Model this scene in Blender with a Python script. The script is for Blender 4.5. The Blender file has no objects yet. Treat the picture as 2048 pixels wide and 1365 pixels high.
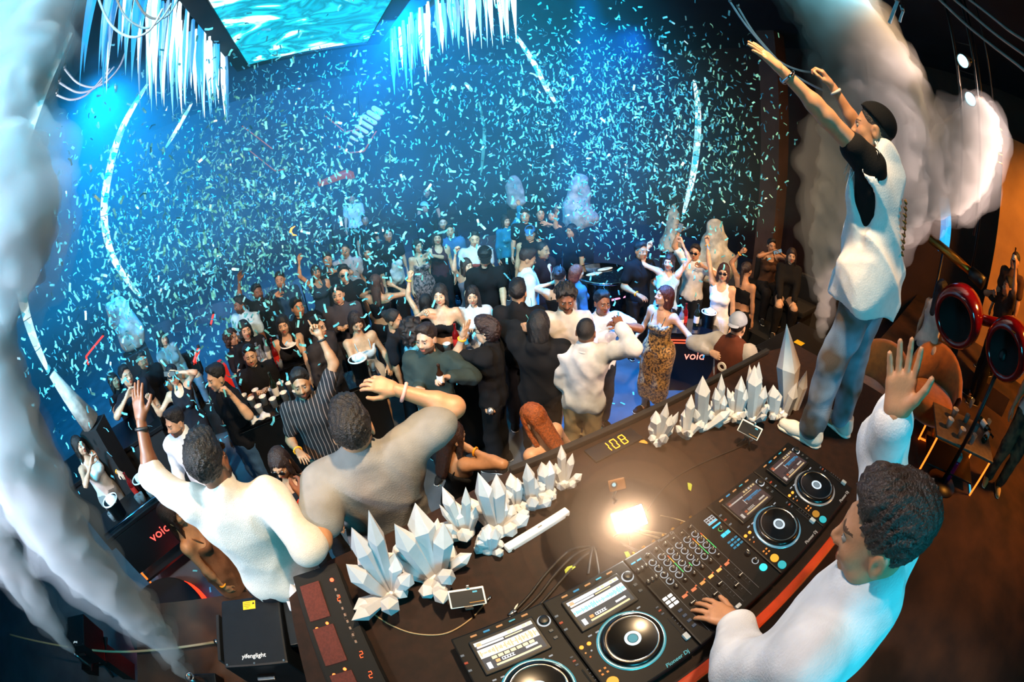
# Night club seen from the DJ booth through a 15 mm fisheye lens.
import bpy, bmesh, math, random
import numpy as np
from mathutils import Matrix, Vector
SC = bpy.context.scene
COL = SC.collection
RNG = np.random.RandomState(7)
random.seed(7)
# ------------------------------------------------------------------ camera
IW, IH = 2048.0, 1365.0
CAMP = np.array([0.0234, -0.1209, 1.4191])
YAW, PITCH, ROLL, FPX = -0.4272, -0.4898, -0.0665, 853.33
def _rx(a): c, s = math.cos(a), math.sin(a); return np.array([[1, 0, 0], [0, c, -s], [0, s, c]])
def _ry(a): c, s = math.cos(a), math.sin(a); return np.array([[c, 0, s], [0, 1, 0], [-s, 0, c]])
def _rz(a): c, s = math.cos(a), math.sin(a); return np.array([[c, -s, 0], [s, c, 0], [0, 0, 1]])
CAMR = _rz(YAW) @ _rx(math.pi / 2 + PITCH) @ _rz(ROLL)
cd = bpy.data.cameras.new('camera'); cam = bpy.data.objects.new('camera', cd); COL.objects.link(cam)
cd.type = 'PANO'; cd.sensor_width = 36.0; cd.sensor_height = 24.0; cd.sensor_fit = 'HORIZONTAL'
cd.clip_start = 0.02; cd.clip_end = 200
tgt = cd.cycles if hasattr(cd, 'cycles') and hasattr(cd.cycles, 'panorama_type') else cd
tgt.panorama_type = 'FISHEYE_EQUISOLID'; tgt.fisheye_lens = 15.0; tgt.fisheye_fov = math.radians(220)
mw = Matrix([list(CAMR[i]) + [CAMP[i]] for i in range(3)] + [[0, 0, 0, 1]])
cam.matrix_world = mw
SC.camera = cam
# ------------------------------------------------------------------ view, world
SC.view_settings.view_transform = 'Standard'; SC.view_settings.look = 'None'
SC.view_settings.gamma = 1.0; SC.view_settings.use_curve_mapping = False
SC.view_settings.exposure = 0.0
SC.cycles.volume_bounces = 0
SC.cycles.max_bounces = 4; SC.cycles.diffuse_bounces = 1; SC.cycles.glossy_bounces = 2; SC.cycles.transmission_bounces = 3; SC.cycles.transparent_max_bounces = 4
SC.cycles.use_adaptive_sampling = True; SC.cycles.adaptive_threshold = .09
SC.cycles.sample_clamp_indirect = 4.0
SC.cycles.volume_step_rate = 2.0
wd = bpy.data.worlds.new('world'); SC.world = wd; wd.use_nodes = True
wd.node_tree.nodes['Background'].inputs[0].default_value = (0.10, 0.30, 0.55, 1)
wd.node_tree.nodes['Background'].inputs[1].default_value = 0.008
# ------------------------------------------------------------------ pixel -> ray helpers
def ray(u, v):
    x, y = u - IW / 2, IH / 2 - v; r = math.hypot(x, y); ph = math.atan2(y, x); th = 2 * math.asin(r / 2 / FPX)
    return CAMR @ np.array([math.sin(th) * math.cos(ph), math.sin(th) * math.sin(ph), -math.cos(th)])
def at(u, v, d): return CAMP + ray(u, v) * d
def onz(u, v, z): d = ray(u, v); return CAMP + d * ((z - CAMP[2]) / d[2])
def ony(u, v, y): d = ray(u, v); return CAMP + d * ((y - CAMP[1]) / d[1])
def athd(u, v, hd):
    d = ray(u, v); return CAMP + d * (hd / math.hypot(d[0], d[1]))
def unit(a): a = np.asarray(a, float); return a / (np.linalg.norm(a) + 1e-9)
FLOOR = -1.85; DJF = -0.95; PLAT = -1.23
# ------------------------------------------------------------------ big lights of the room and added fill lamps
def lin(h):
    if isinstance(h, str):
        h = h.lstrip('#'); c = [int(h[i:i + 2], 16) / 255 for i in (0, 2, 4)]
    else: c = list(h)
    return tuple(x / 12.92 if x <= .04045 else ((x + .055) / 1.055) ** 2.4 for x in c)
def lamp(name, kind, loc, aim, power, color, size=.3, spot=60, blend=.5, size_y=None):
    l = bpy.data.lights.new(name, kind); l.energy = power; l.color = color
    if kind == 'AREA':
        l.size = size
        if size_y: l.shape = 'RECTANGLE'; l.size_y = size_y
    else: l.shadow_soft_size = size
    if kind == 'SPOT': l.spot_size = math.radians(spot); l.spot_blend = blend
    o = bpy.data.objects.new(name, l); COL.objects.link(o); o.location = loc
    if aim is not None:
        o.rotation_euler = (Vector(aim) - Vector(loc)).to_track_quat('-Z', 'Y').to_euler()
    return o
WARM = (1.0, .68, .38); CYAN = (.01, .60, .95); BLUE = (.005, .20, .95); ORANGE = (1.0, .36, .05)
lamp('dj_fill_lamp', 'SPOT', (.9, .5, 4.1), (1.4, 4.2, -1.2), 1700, WARM, .12, 100, .7)
lamp('dj_fill_lamp', 'SPOT', (4.7, .2, 4.1), (4.6, 3.6, -.8), 850, (1., .64, .34), .12, 80, .7)
lamp('dj_fill_lamp', 'SPOT', (-1.7, .0, 4.1), (-1.4, 3.4, -.8), 380, (1., .74, .5), .12, 90, .7)
lamp('dj_fill_lamp', 'SPOT', (-.4, 1.9, 4.0), (.78, -.28, .7), 620, (1., .80, .70), .12, 24, .6)  # added narrow fill lamp that brightens the DJ
lamp('cyan_spot_lamp', 'SPOT', (-3.0, -.8, 4.1), (-2.2, 6.5, .9), 3600, CYAN, .2, 100, .8)
lamp('cyan_spot_lamp', 'SPOT', (1.6, 2.2, 3.6), (3.4, 8, 1.1), 2200, CYAN, .2, 100, .8)
lamp('cyan_spot_lamp', 'SPOT', (3.6, .6, 3.6), (5.4, 5.2, 1.2), 520, (.2, .75, .95), .2, 80, .8)
lamp('blue_spot_lamp', 'SPOT', (1.4, 6.4, 3.7), (2.0, 13.5, .6), 11500, (.003, .27, .95), .3, 140, .8)
lamp('blue_spot_lamp', 'SPOT', (-3.4, 6.2, 3.7), (-5.5, 11, .6), 6500, (.004, .36, .95), .3, 140, .8)
lamp('blue_spot_lamp', 'SPOT', (6.2, 6.4, 3.7), (7.5, 11, .6), 1200, BLUE, .3, 120, .8)
lamp('blue_floor_lamp', 'SPOT', (2.9, 3.6, 3.6), tuple(onz(1250, 770, FLOOR)), 7000, (.004, .30, 1.), .1, 34, .3)
lamp('blue_floor_lamp', 'SPOT', (-2.4, 4.2, 3.5), (-1.9, 3.4, FLOOR), 260, (.005, .34, 1.), .15, 50, .5)
lamp('cyan_back_lamp', 'SPOT', (.9, -2.9, 1.5), (.86, -.5, .3), 110, (.02, .80, .95), .1, 34, .6)
lamp('cyan_fill_lamp', 'AREA', (-.6, -3.2, 1.2), (-.2, 2, 0), 95, (.04, .70, .95), 1.2)
lamp('orange_lounge_lamp', 'SPOT', (5.2, -3.0, 2.8), (5.6, -.5, .3), 800, ORANGE, .3, 120, .8)
lamp('orange_lounge_lamp', 'SPOT', (8.0, 2.0, 3.2), (6.6, 3.4, -.6), 260, (1., .5, .2), .3, 90, .8)
lamp('smoke_lamp', 'SPOT', (4.7, -2.3, 2.5), (3.75, 1.0, 1.5), 1900, (1., .78, .70), .2, 48, .7)  # added lamp that brightens the right smoke cloud
lamp('smoke_lamp', 'SPOT', (-3.3, -.3, 1.9), (-2.2, 2.0, 1.3), 1400, (.86, .84, 1.), .2, 100, .8)  # added lamp that brightens the left smoke plume
lamp('orange_lounge_lamp', 'SPOT', (6.2, -1.9, 2.9), (8.3, -2.0, 1.0), 420, (1., .45, .08), .2, 100, .8)
# ------------------------------------------------------------------ materials
MATS = {}
def mat(key, color='#808080', rough=.6, metal=0., emit=None, es=0., trans=0., noise=0., nscale=20., bump=0., bscale=80., sheen=0., sss=0., coat=0., alpha=1., spec=None, color2=None, vor=False):
    if key in MATS: return MATS[key]
    m = bpy.data.materials.new(key); m.use_nodes = True; nt = m.node_tree; b = nt.nodes['Principled BSDF']
    c = lin(color) + (1,)
    b.inputs['Base Color'].default_value = c
    b.inputs['Roughness'].default_value = rough; b.inputs['Metallic'].default_value = metal
    if trans: b.inputs['Transmission Weight'].default_value = trans
    if sheen: b.inputs['Sheen Weight'].default_value = sheen
    if coat: b.inputs['Coat Weight'].default_value = coat
    if sss: b.inputs['Subsurface Weight'].default_value = sss; b.inputs['Subsurface Radius'].default_value = (.02, .008, .005)
    if spec is not None: b.inputs['Specular IOR Level'].default_value = spec
    if alpha < 1: b.inputs['Alpha'].default_value = alpha
    if emit:
        b.inputs['Emission Color'].default_value = lin(emit) + (1,); b.inputs['Emission Strength'].default_value = es
    tc = nt.nodes.new('ShaderNodeTexCoord')
    if noise or color2:
        n = nt.nodes.new('ShaderNodeTexVoronoi' if vor else 'ShaderNodeTexNoise'); n.inputs['Scale'].default_value = nscale
        nt.links.new(tc.outputs['Object'], n.inputs['Vector'])
        r = nt.nodes.new('ShaderNodeValToRGB'); e = r.color_ramp.elements
        c2 = lin(color2) if color2 else tuple(x * (1 - noise) for x in c[:3])
        e[0].color = tuple(c2) + (1,); e[1].color = c
        e[0].position = .38; e[1].position = .62
        nt.links.new(n.outputs['Color' if vor else 'Fac'], r.inputs['Fac']); nt.links.new(r.outputs['Color'], b.inputs['Base Color'])
    if bump:
        n2 = nt.nodes.new('ShaderNodeTexNoise'); n2.inputs['Scale'].default_value = bscale; n2.inputs['Detail'].default_value = 4
        nt.links.new(tc.outputs['Object'], n2.inputs['Vector'])
        bp = nt.nodes.new('ShaderNodeBump'); bp.inputs['Strength'].default_value = bump; bp.inputs['Distance'].default_value = .01
        nt.links.new(n2.outputs['Fac'], bp.inputs['Height']); nt.links.new(bp.outputs['Normal'], b.inputs['Normal'])
    MATS[key] = m
    return m
def skin(c): return mat('skin_' + c, c, .48, noise=.12, nscale=30, bump=.08, bscale=200, sss=.0)
def cloth(c, r=.9): return mat('cloth_%s' % c, c, r, noise=.2, nscale=9, bump=.25, bscale=160, spec=.25)
def hairm(c): return mat('hair_' + c, c, .45, noise=.5, nscale=60, bump=.7, bscale=170)
def glow(c, s): return mat('glow_%s_%g' % (c, s), '#101010', .5, emit=c, es=s)
BLACKM = mat('black_plastic', '#0b0c0e', .42, noise=.2, nscale=40)
BLACKMAT = mat('black_matte', '#0a0a0b', .8, noise=.3, nscale=30)
METAL = mat('steel', '#9a9a9c', .3, 1., noise=.1)
CHROME = mat('chrome', '#d0d2d6', .12, 1., noise=.05)
WHITEP = mat('white_plastic', '#e8e6e2', .35, noise=.05)
# ------------------------------------------------------------------ mesh helpers
def tag(o, label=None, cat=None, group=None, kind=None):
    if label: o['label'] = label
    if cat: o['category'] = cat
    if group: o['group'] = group
    if kind: o['kind'] = kind
    return o
def mesh_data(name, parts, mats):
    """parts: list of (V, F, matindex, smooth); F is (m,3) or (m,4) int array"""
    V = []; L = []; S = []; T = []; M = []; SM = []; off = 0; ls = 0
    for v, f, mi, sm in parts:
        v = np.asarray(v, np.float32).reshape(-1, 3); f = np.asarray(f, np.int64)
        if len(f) == 0: continue
        k = f.shape[1]; n = len(f)
        V.append(v); L.append((f + off).ravel()); S.append(ls + np.arange(n) * k); T.append(np.full(n, k))
        M.append(np.full(n, mi) if np.isscalar(mi) else np.asarray(mi)); SM.append(np.full(n, bool(sm)))
        off += len(v); ls += n * k
    me = bpy.data.meshes.new(name)
    V = np.concatenate(V); L = np.concatenate(L); S = np.concatenate(S); M = np.concatenate(M); SM = np.concatenate(SM)
    me.vertices.add(len(V)); me.vertices.foreach_set('co', V.ravel())
    me.loops.add(len(L)); me.loops.foreach_set('vertex_index', L.astype(np.int32))
    me.polygons.add(len(S)); me.polygons.foreach_set('loop_start', S.astype(np.int32))
    me.polygons.foreach_set('material_index', M.astype(np.int32)); me.polygons.foreach_set('use_smooth', SM)
    me.update(calc_edges=True); me.validate()
    for m in (mats if isinstance(mats, (list, tuple)) else [mats]): me.materials.append(m)
    return me
def obj(name, data, parent=None, loc=None, rot=None):
    o = bpy.data.objects.new(name, data); COL.objects.link(o)
    if parent is not None: o.parent = parent
    if loc is not None: o.location = loc
    if rot is not None: o.rotation_euler = rot
    return o
def empty(name, loc=(0, 0, 0), rz=0, rot=None):
    o = bpy.data.objects.new(name, None); COL.objects.link(o); o.location = loc
    o.rotation_euler = rot if rot is not None else (0, 0, rz); o.empty_display_size = .05
    return o
def thing(name, label, cat, loc=(0, 0, 0), rz=0, group=None, rot=None):
    return tag(empty(name, loc, rz, rot), label, cat, group)
def copy_tree(o, parent=None):
    c = o.copy(); COL.objects.link(c); c.parent = parent
    for ch in [x for x in bpy.data.objects if x.parent == o]: copy_tree(ch, c)
    return c
def bevel_box(sx, sy, sz, b=.004, center=(0, 0, 0)):
    """bevelled box as (V,F quads+tris) list of parts; z from centre"""
    hx, hy, hz = sx / 2, sy / 2, sz / 2; b = min(b, hx * .9, hy * .9, hz * .9)
    bm = bmesh.new(); bmesh.ops.create_cube(bm, size=1)
    for v in bm.verts: v.co = Vector((v.co.x * sx, v.co.y * sy, v.co.z * sz))
    if b > 0: bmesh.ops.bevel(bm, geom=bm.edges[:], offset=b, segments=2, affect='EDGES', profile=.6)
    bmesh.ops.triangulate(bm, faces=bm.faces[:])
    V = np.array([v.co[:] for v in bm.verts]) + np.array(center); bm.verts.index_update()
    F = np.array([[v.index for v in f.verts] for f in bm.faces]); bm.free()
    return V, F
def box_obj(name, s, m, parent=None, loc=(0, 0, 0), rot=None, b=.004):
    V, F = bevel_box(*s, b=b); return obj(name, mesh_data(name, [(V, F, 0, False)], m), parent, loc, rot)
def tube(pts, r, n=8, caps=True, flat=None):
    """sweep a circle; r scalar or list; returns V, Fquads"""
    P = np.asarray(pts, float); N = len(P); r = np.full(N, r) if np.isscalar(r) else np.asarray(r, float)
    T = np.gradient(P, axis=0); T /= np.linalg.norm(T, axis=1)[:, None] + 1e-9
    up = np.array([0, 0, 1.]) if abs(T[0][2]) < .9 else np.array([1., 0, 0])
    a = unit(np.cross(T[0], up)); V = []
    for i in range(N):
        a = unit(a - T[i] * np.dot(a, T[i])); b = np.cross(T[i], a)
        t = np.arange(n) * 2 * math.pi / n
        V.append(P[i] + r[i] * (np.outer(np.cos(t), a) + np.outer(np.sin(t), b)))
    V = np.concatenate(V); F = []
    for i in range(N - 1):
        for k in range(n): F.append((i * n + k, i * n + (k + 1) % n, (i + 1) * n + (k + 1) % n, (i + 1) * n + k))
    if caps:
        V = np.vstack([V, P[0], P[-1]]); c0, c1 = len(V) - 2, len(V) - 1
        for k in range(n):
            F.append((c0, (k + 1) % n, k, k)); F.append((c1, (N - 1) * n + k, (N - 1) * n + (k + 1) % n, (N - 1) * n + (k + 1) % n))
    return V, fixq(F)
def fixq(F):
    """turn quads with repeated vertex into a pure triangle array"""
    T = []
    for f in F:
        g = []
        for x in f:
            if x not in g: g.append(x)
        if len(g) == 4: T.append((g[0], g[1], g[2])); T.append((g[0], g[2], g[3]))
        elif len(g) == 3: T.append(tuple(g))
    return np.array(T)
def tube_obj(name, pts, r, m, parent=None, n=8, loc=None):
    V, F = tube(pts, r, n); return obj(name, mesh_data(name, [(V, F, 0, True)], m), parent, loc)
def lathe(prof, n=24):
    """prof list of (r,z)"""
    t = np.arange(n) * 2 * math.pi / n; V = []
    for r, z in prof: V.append(np.stack([r * np.cos(t), r * np.sin(t), np.full(n, z)], 1))
    V = np.concatenate(V); F = []
    for i in range(len(prof) - 1):
        for k in range(n): F.append((i * n + k, i * n + (k + 1) % n, (i + 1) * n + (k + 1) % n, (i + 1) * n + k))
    return V, np.array(F)
def lathe_obj(name, prof, m, parent=None, loc=None, rot=None, n=24, smooth=True):
    V, F = lathe(prof, n); return obj(name, mesh_data(name, [(V, F, 0, smooth)], m), parent, loc, rot)
def cyl(r, h, n=16, b=.15):
    e = min(r, h) * b; return lathe([(0, 0), (r, 0), (r, h - e), (r - e, h), (0, h)], n)
def prism(poly, z0, z1):
    """extruded polygon (list of xy, ccw)"""
    n = len(poly); P = np.array(poly, float)
    V = np.vstack([np.c_[P, np.full(n, z0)], np.c_[P, np.full(n, z1)]])
    F = [(i, (i + 1) % n, n + (i + 1) % n, n + i) for i in range(n)]
    F3 = [(n, n + i, n + i + 1) for i in range(1, n - 1)] + [(0, i + 1, i) for i in range(1, n - 1)]
    return V, np.vstack([fixq(F), np.array(F3)])
def text_obj(name, s, size, m, parent=None, loc=(0, 0, 0), rot=(0, 0, 0), ext=.001, align='CENTER', shear=0):
    c = bpy.data.curves.new(name, 'FONT'); c.body = s; c.size = size; c.extrude = ext; c.align_x = align; c.align_y = 'CENTER'; c.shear = shear; c.resolution_u = 3
    t = bpy.data.objects.new(name + '_src', c); COL.objects.link(t)
    dg = bpy.context.evaluated_depsgraph_get(); me = bpy.data.meshes.new_from_object(t.evaluated_get(dg))
    bpy.data.objects.remove(t); bpy.data.curves.remove(c); me.materials.clear(); me.materials.append(m)
    return obj(name, me, parent, loc, rot)
# ------------------------------------------------------------------ signed-distance modelling -> smooth mesh
class Grid:
    def __init__(s, lo, hi, h):
        s.h = h; s.lo = np.asarray(lo, float) - 3 * h; n = np.ceil((np.asarray(hi) - s.lo) / h).astype(int) + 4
        s.ax = [(s.lo[i] + np.arange(n[i]) * h).astype(np.float32) for i in range(3)]
        s.D = np.full(n, 1., np.float32)
    def rng(s, lo, hi):
        r = []
        for i in range(3):
            a = max(0, int((lo[i] - s.lo[i]) / s.h)); b = min(len(s.ax[i]), int((hi[i] - s.lo[i]) / s.h) + 2); r.append(slice(a, max(a, b)))
        return tuple(r)
    def pos(s, R): return s.ax[0][R[0]][:, None, None], s.ax[1][R[1]][None, :, None], s.ax[2][R[2]][None, None, :]
    def put(s, R, d, k, sub):
        D = s.D[R]
        if sub:
            d = -d
            if k > 0:
                t = np.clip(.5 - .5 * (d - D) / k, 0, 1); s.D[R] = d * (1 - t) + D * t + k * t * (1 - t)
            else: s.D[R] = np.maximum(D, d)
        elif k > 0:
            t = np.clip(.5 + .5 * (d - D) / k, 0, 1); s.D[R] = d * (1 - t) + D * t - k * t * (1 - t)
        else: s.D[R] = np.minimum(D, d)
    def cone(s, a, b, ra, rb=None, k=.03, n=None, f=1., sub=False, e=0.):
        a = np.asarray(a, float); b = np.asarray(b, float); rb = ra if rb is None else rb; ra += e; rb += e
        p = max(ra, rb) + k + 3 * s.h; R = s.rng(np.minimum(a, b) - p, np.maximum(a, b) + p)
        x, y, z = s.pos(R); x = x - np.float32(a[0]); y = y - np.float32(a[1]); z = z - np.float32(a[2]); d = (b - a).astype(np.float32); dd = float(d @ d) + 1e-9
        t = np.clip((x * d[0] + y * d[1] + z * d[2]) / dd, 0, 1)
        qx = x - t * d[0]; qy = y - t * d[1]; qz = z - t * d[2]
        if n is not None:
            n = unit(n).astype(np.float32); w = (qx * n[0] + qy * n[1] + qz * n[2]) * np.float32(f - 1); qx = qx + w * n[0]; qy = qy + w * n[1]; qz = qz + w * n[2]
        s.put(R, np.sqrt(qx * qx + qy * qy + qz * qz) - (ra + (rb - ra) * t), k, sub)
    def ell(s, c, r, M=None, k=.03, sub=False, e=0.):
        c = np.asarray(c, float); r = np.asarray(r, float) + e; p = r.max() + k + 3 * s.h; R = s.rng(c - p, c + p)
        x, y, z = s.pos(R); x = x - np.float32(c[0]); y = y - np.float32(c[1]); z = z - np.float32(c[2])
        if M is not None:
            M = np.asarray(M, np.float32); x, y, z = (x * M[0, 0] + y * M[1, 0] + z * M[2, 0], x * M[0, 1] + y * M[1, 1] + z * M[2, 1], x * M[0, 2] + y * M[1, 2] + z * M[2, 2])
        k0 = np.sqrt((x / r[0]) ** 2 + (y / r[1]) ** 2 + (z / r[2]) ** 2); k1 = np.sqrt((x / r[0] ** 2) ** 2 + (y / r[1] ** 2) ** 2 + (z / r[2] ** 2) ** 2) + 1e-6
        s.put(R, (k0 * (k0 - 1) / k1).astype(np.float32), k, sub)
    def plane(s, p0, n, k=0.):
        """remove everything on the +n side"""
        n = unit(n); x, y, z = s.pos((slice(None),) * 3); d = ((x - p0[0]) * n[0] + (y - p0[1]) * n[1] + (z - p0[2]) * n[2]).astype(np.float32)
        s.D = np.maximum(s.D, d)
    def wrinkle(s, amp, freq, rng, n=5, zs=.6, ridge=False):
        x, y, z = s.pos((slice(None),) * 3); w = 0
        for i in range(n):
            d = unit(rng.randn(3) * np.array([1, 1, zs])) * freq * rng.uniform(.6, 1.6)
            a_ = x * d[0] + y * d[1] + z * d[2] + rng.uniform(0, 6) + 1.5 * np.sin(x * d[1] * .6 - z * d[0] * .5 + i)
            w = w + (np.sin(a_) if not ridge else (1.6 * np.abs(np.sin(a_ * .5)) - 1.) * 1.3)
        s.D = s.D + np.where(s.D < .08, (amp / n ** .5) * w, 0).astype(np.float32)
    def mesh(s):
        D = s.D; ins = D < 0
        c = np.zeros(tuple(np.array(D.shape) - 1), np.int8)
        for i in (0, 1):
            for j in (0, 1):
                for k in (0, 1): c += ins[i:D.shape[0] - 1 + i, j:D.shape[1] - 1 + j, k:D.shape[2] - 1 + k]
        act = np.argwhere((c > 0) & (c < 8))
        if len(act) == 0: return np.zeros((0, 3)), np.zeros((0, 4), int)
        idx = np.full(c.shape, -1, np.int64); idx[tuple(act.T)] = np.arange(len(act))
        A = np.zeros((len(act), 3)); W = np.zeros(len(act)); co = [(i, j, k) for i in (0, 1) for j in (0, 1) for k in (0, 1)]
        vals = {o: D[act[:, 0] + o[0], act[:, 1] + o[1], act[:, 2] + o[2]] for o in co}
        for o in co:
            for axx in range(3):
                if o[axx]: continue
                q = list(o); q[axx] = 1; q = tuple(q); d0, d1 = vals[o], vals[q]; m = (d0 < 0) != (d1 < 0)
                t = np.where(m, d0 / np.where(m, d0 - d1, 1), 0); e = np.tile(np.array(o, float), (len(act), 1)); e[:, axx] = t
                A += e * m[:, None]; W += m
        V = s.lo + (act + A / np.maximum(W, 1)[:, None]) * s.h
        Fs = []
        for axx in range(3):
            b, cc = (axx + 1) % 3, (axx + 2) % 3
            sl0 = [slice(1, -1)] * 3; sl1 = [slice(1, -1)] * 3; sl0[axx] = slice(0, -1); sl1[axx] = slice(1, None)
            a0, a1 = ins[tuple(sl0)], ins[tuple(sl1)]; off = np.array([1, 1, 1]); off[axx] = 0
            for flip, m in ((0, a0 & ~a1), (1, ~a0 & a1)):
                P = np.argwhere(m) + off
                if len(P) == 0: continue
                q = []
                for db, dc in ((-1, -1), (0, -1), (0, 0), (-1, 0)):
                    Q = P.copy(); Q[:, b] += db; Q[:, cc] += dc; q.append(idx[tuple(Q.T)])
                q = np.stack(q, 1); Fs.append(q[:, ::-1] if flip else q)
        F = np.concatenate(Fs); F = F[(F >= 0).all(1)]
        return V.astype(np.float32), F
def sdf(ops, h, pad=.02, post=None):
    """ops: list of (kind, args, kwargs); returns V, F"""
    lo = np.full(3, 9e9); hi = -lo
    for kd, a, kw in ops:
        if kw.get('sub') or kd not in ('cone', 'ell'): continue
        e = kw.get('e', 0)
        if kd == 'cone':
            r = max(a[2], a[3] if len(a) > 3 and a[3] is not None else a[2]) + e; P = np.array([a[0], a[1]], float)
            lo = np.minimum(lo, P.min(0) - r); hi = np.maximum(hi, P.max(0) + r)
        else:
            r = max(a[1]) + e; lo = np.minimum(lo, np.array(a[0]) - r); hi = np.maximum(hi, np.array(a[0]) + r)
    g = Grid(lo - pad, hi + pad, h)
    for kd, a, kw in ops: getattr(g, kd)(*a, **kw)
    if post: post(g)
    return g.mesh()
def OC(a, b, ra, rb=None, **k): return ('cone', (a, b, ra, rb), k)
def OE(c, r, M=None, **k): return ('ell', (c, r, M), k)
def OPl(p, n): return ('plane', (p, n), {})
# ------------------------------------------------------------------ people
def xf(V, M, t): return V @ np.asarray(M).T + np.asarray(t)
_HEAD = {}
def head_mesh(h, beard, fem):
    k = (h, beard, fem)
    if k in _HEAD: return _HEAD[k]
    j = .9 if fem else 1.
    ops = [OE((0, -.018, .03), (.076, .097, .092)), OE((0, .018, -.025), (.061 * j, .072, .085)), OC((-.034 * j, .02, -.07), (.034 * j, .02, -.07), .033 * j, k=.03),
           OE((0, .06, -.097), (.021, .02, .017), k=.025), OE((.037, .052, -.028), (.026, .026, .026), k=.02), OE((-.037, .052, -.028), (.026, .026, .026), k=.02),
           OC((-.03, .077, .022), (.03, .077, .022), .011 * j, k=.02), OE((.032, .1, .003), (.02, .02, .013), sub=True, k=.012), OE((-.032, .1, .003), (.02, .02, .013), sub=True, k=.012),
           OC((0, .084, .014), (0, .105, -.026), .0065, .0105, k=.012), OE((.0115, .094, -.031), (.009, .011, .008), k=.008), OE((-.0115, .094, -.031), (.009, .011, .008), k=.008),
           OC((-.017, .0815, -.061), (.017, .0815, -.061), .0075, k=.006), OC((-.014, .081, -.0725), (.014, .081, -.0725), .008, k=.006), OC((-.02, .096, -.067), (.02, .096, -.067), .0045, sub=True, k=.004),
           OE((.079, -.014, -.012), (.009, .021, .033), k=.012), OE((-.079, -.014, -.012), (.009, .021, .033), k=.012), OE((.092, -.008, -.008), (.011, .011, .02), sub=True, k=.006), OE((-.092, -.008, -.008), (.011, .011, .02), sub=True, k=.006),
           OC((0, -.02, -.05), (0, -.022, -.15), .05 * j, .052 * j, k=.03)]
    V, F = sdf(ops, h)
    c = V[F].mean(1); x, y, z = np.abs(c[:, 0]), c[:, 1], c[:, 2]; M = np.zeros(len(F), int)
    M[(x < .021) & (y > .078) & (z < -.055) & (z > -.08)] = 1
    M[(x > .012) & (x < .05) & (y > .055) & (z > .0235 - .06 * (x - .012)) & (z < .0325 - .07 * (x - .012))] = 2
    if beard:
        b = (z < -.045) & (y > .0) & (z > -.128) & (y > -.01 + (x < .04) * .02) & ~((x < .021) & (z < -.055) & (z > -.08))
        if beard == 2: b = (x < .03) & (y > .075) & (z < -.043) & (z > -.057)
        M[b] = 2
    P = [(V, F, M, True)]
    for sx in (-1, 1):
        u = np.linspace(0, math.pi, 7); w = np.arange(10) * 2 * math.pi / 10
        S = np.array([(math.sin(a) * math.cos(b), -math.cos(a) * -1, math.sin(a) * math.sin(b)) for a in u for b in w]) * .0122
        Fq = np.array([(i * 10 + k2, i * 10 + (k2 + 1) % 10, (i + 1) * 10 + (k2 + 1) % 10, (i + 1) * 10 + k2) for i in range(6) for k2 in range(10)])
        cy = S[Fq].mean(1)[:, 1]; P.append((S + np.array([sx * .031, .0748, .003]), Fq[:, ::-1], np.where(cy > .0095, 4, 3), True))
    _HEAD[k] = P
    return P
_HAND = {}
CURL = dict(open=(.08, .08, .08, .1, .0), spread=(.12, .1, .1, .12, .0), relax=(.35, .42, .48, .55, .25), fist=(1.35, 1.4, 1.4, 1.4, .8), point=(.05, 1.3, 1.4, 1.4, .7), grip=(.85, .9, .95, 1., .45), rest=(.3, .28, .3, .3, .05))
def hand_mesh(pose, h):
    k = (pose, h)
    if k in _HAND: return _HAND[k]
    cu = CURL[pose]; ops = [OC((0, -.04, 0), (0, .02, 0), .0255, .029, n=(0, 0, 1), f=1.35)]
    xs = (.030, .010, -.011, -.030); L = (.074, .083, .076, .06); sp = .3 if pose in ('spread', 'open', 'rest') else .12
    for i in range(4):
        b = np.array([xs[i], .088 - .006 * (i == 0) - .012 * (i == 3), .0])
        ops.append(OC((xs[i] * .62, .018, 0), b, .0145, .0125, k=.016))
        a = 0.; p = b; az = xs[i] / .03 * sp * .5
        for sgm, fr in enumerate((.46, .31, .23)):
            a += cu[i] * (.75 if sgm == 0 else 1.); d = np.array([math.sin(az) * math.cos(a), math.cos(az) * math.cos(a), -math.sin(a)])
            q = p + d * L[i] * fr; ops.append(OC(p, q, .0096 - .0009 * sgm, .0088 - .0009 * sgm, k=.003)); p = q
    t = cu[4]; p0 = np.array([.016, .02, -.004]); p1 = p0 + .045 * np.array([.68 - .25 * t, .66, -.28 - .4 * t]); p2 = p1 + .034 * unit([.6 - 1.0 * t, .8, -.15 - .35 * t]); p3 = p2 + .027 * unit([.42 - 1.5 * t, .9, -.1 - .3 * t])
    ops += [OC(p0, p1, .0165, .0125, k=.016), OC(p1, p2, .0118, .0102, k=.004), OC(p2, p3, .0102, .0082, k=.003)]
    r = sdf(ops, h); _HAND[k] = r
    return r
_HAIR = {}
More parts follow.
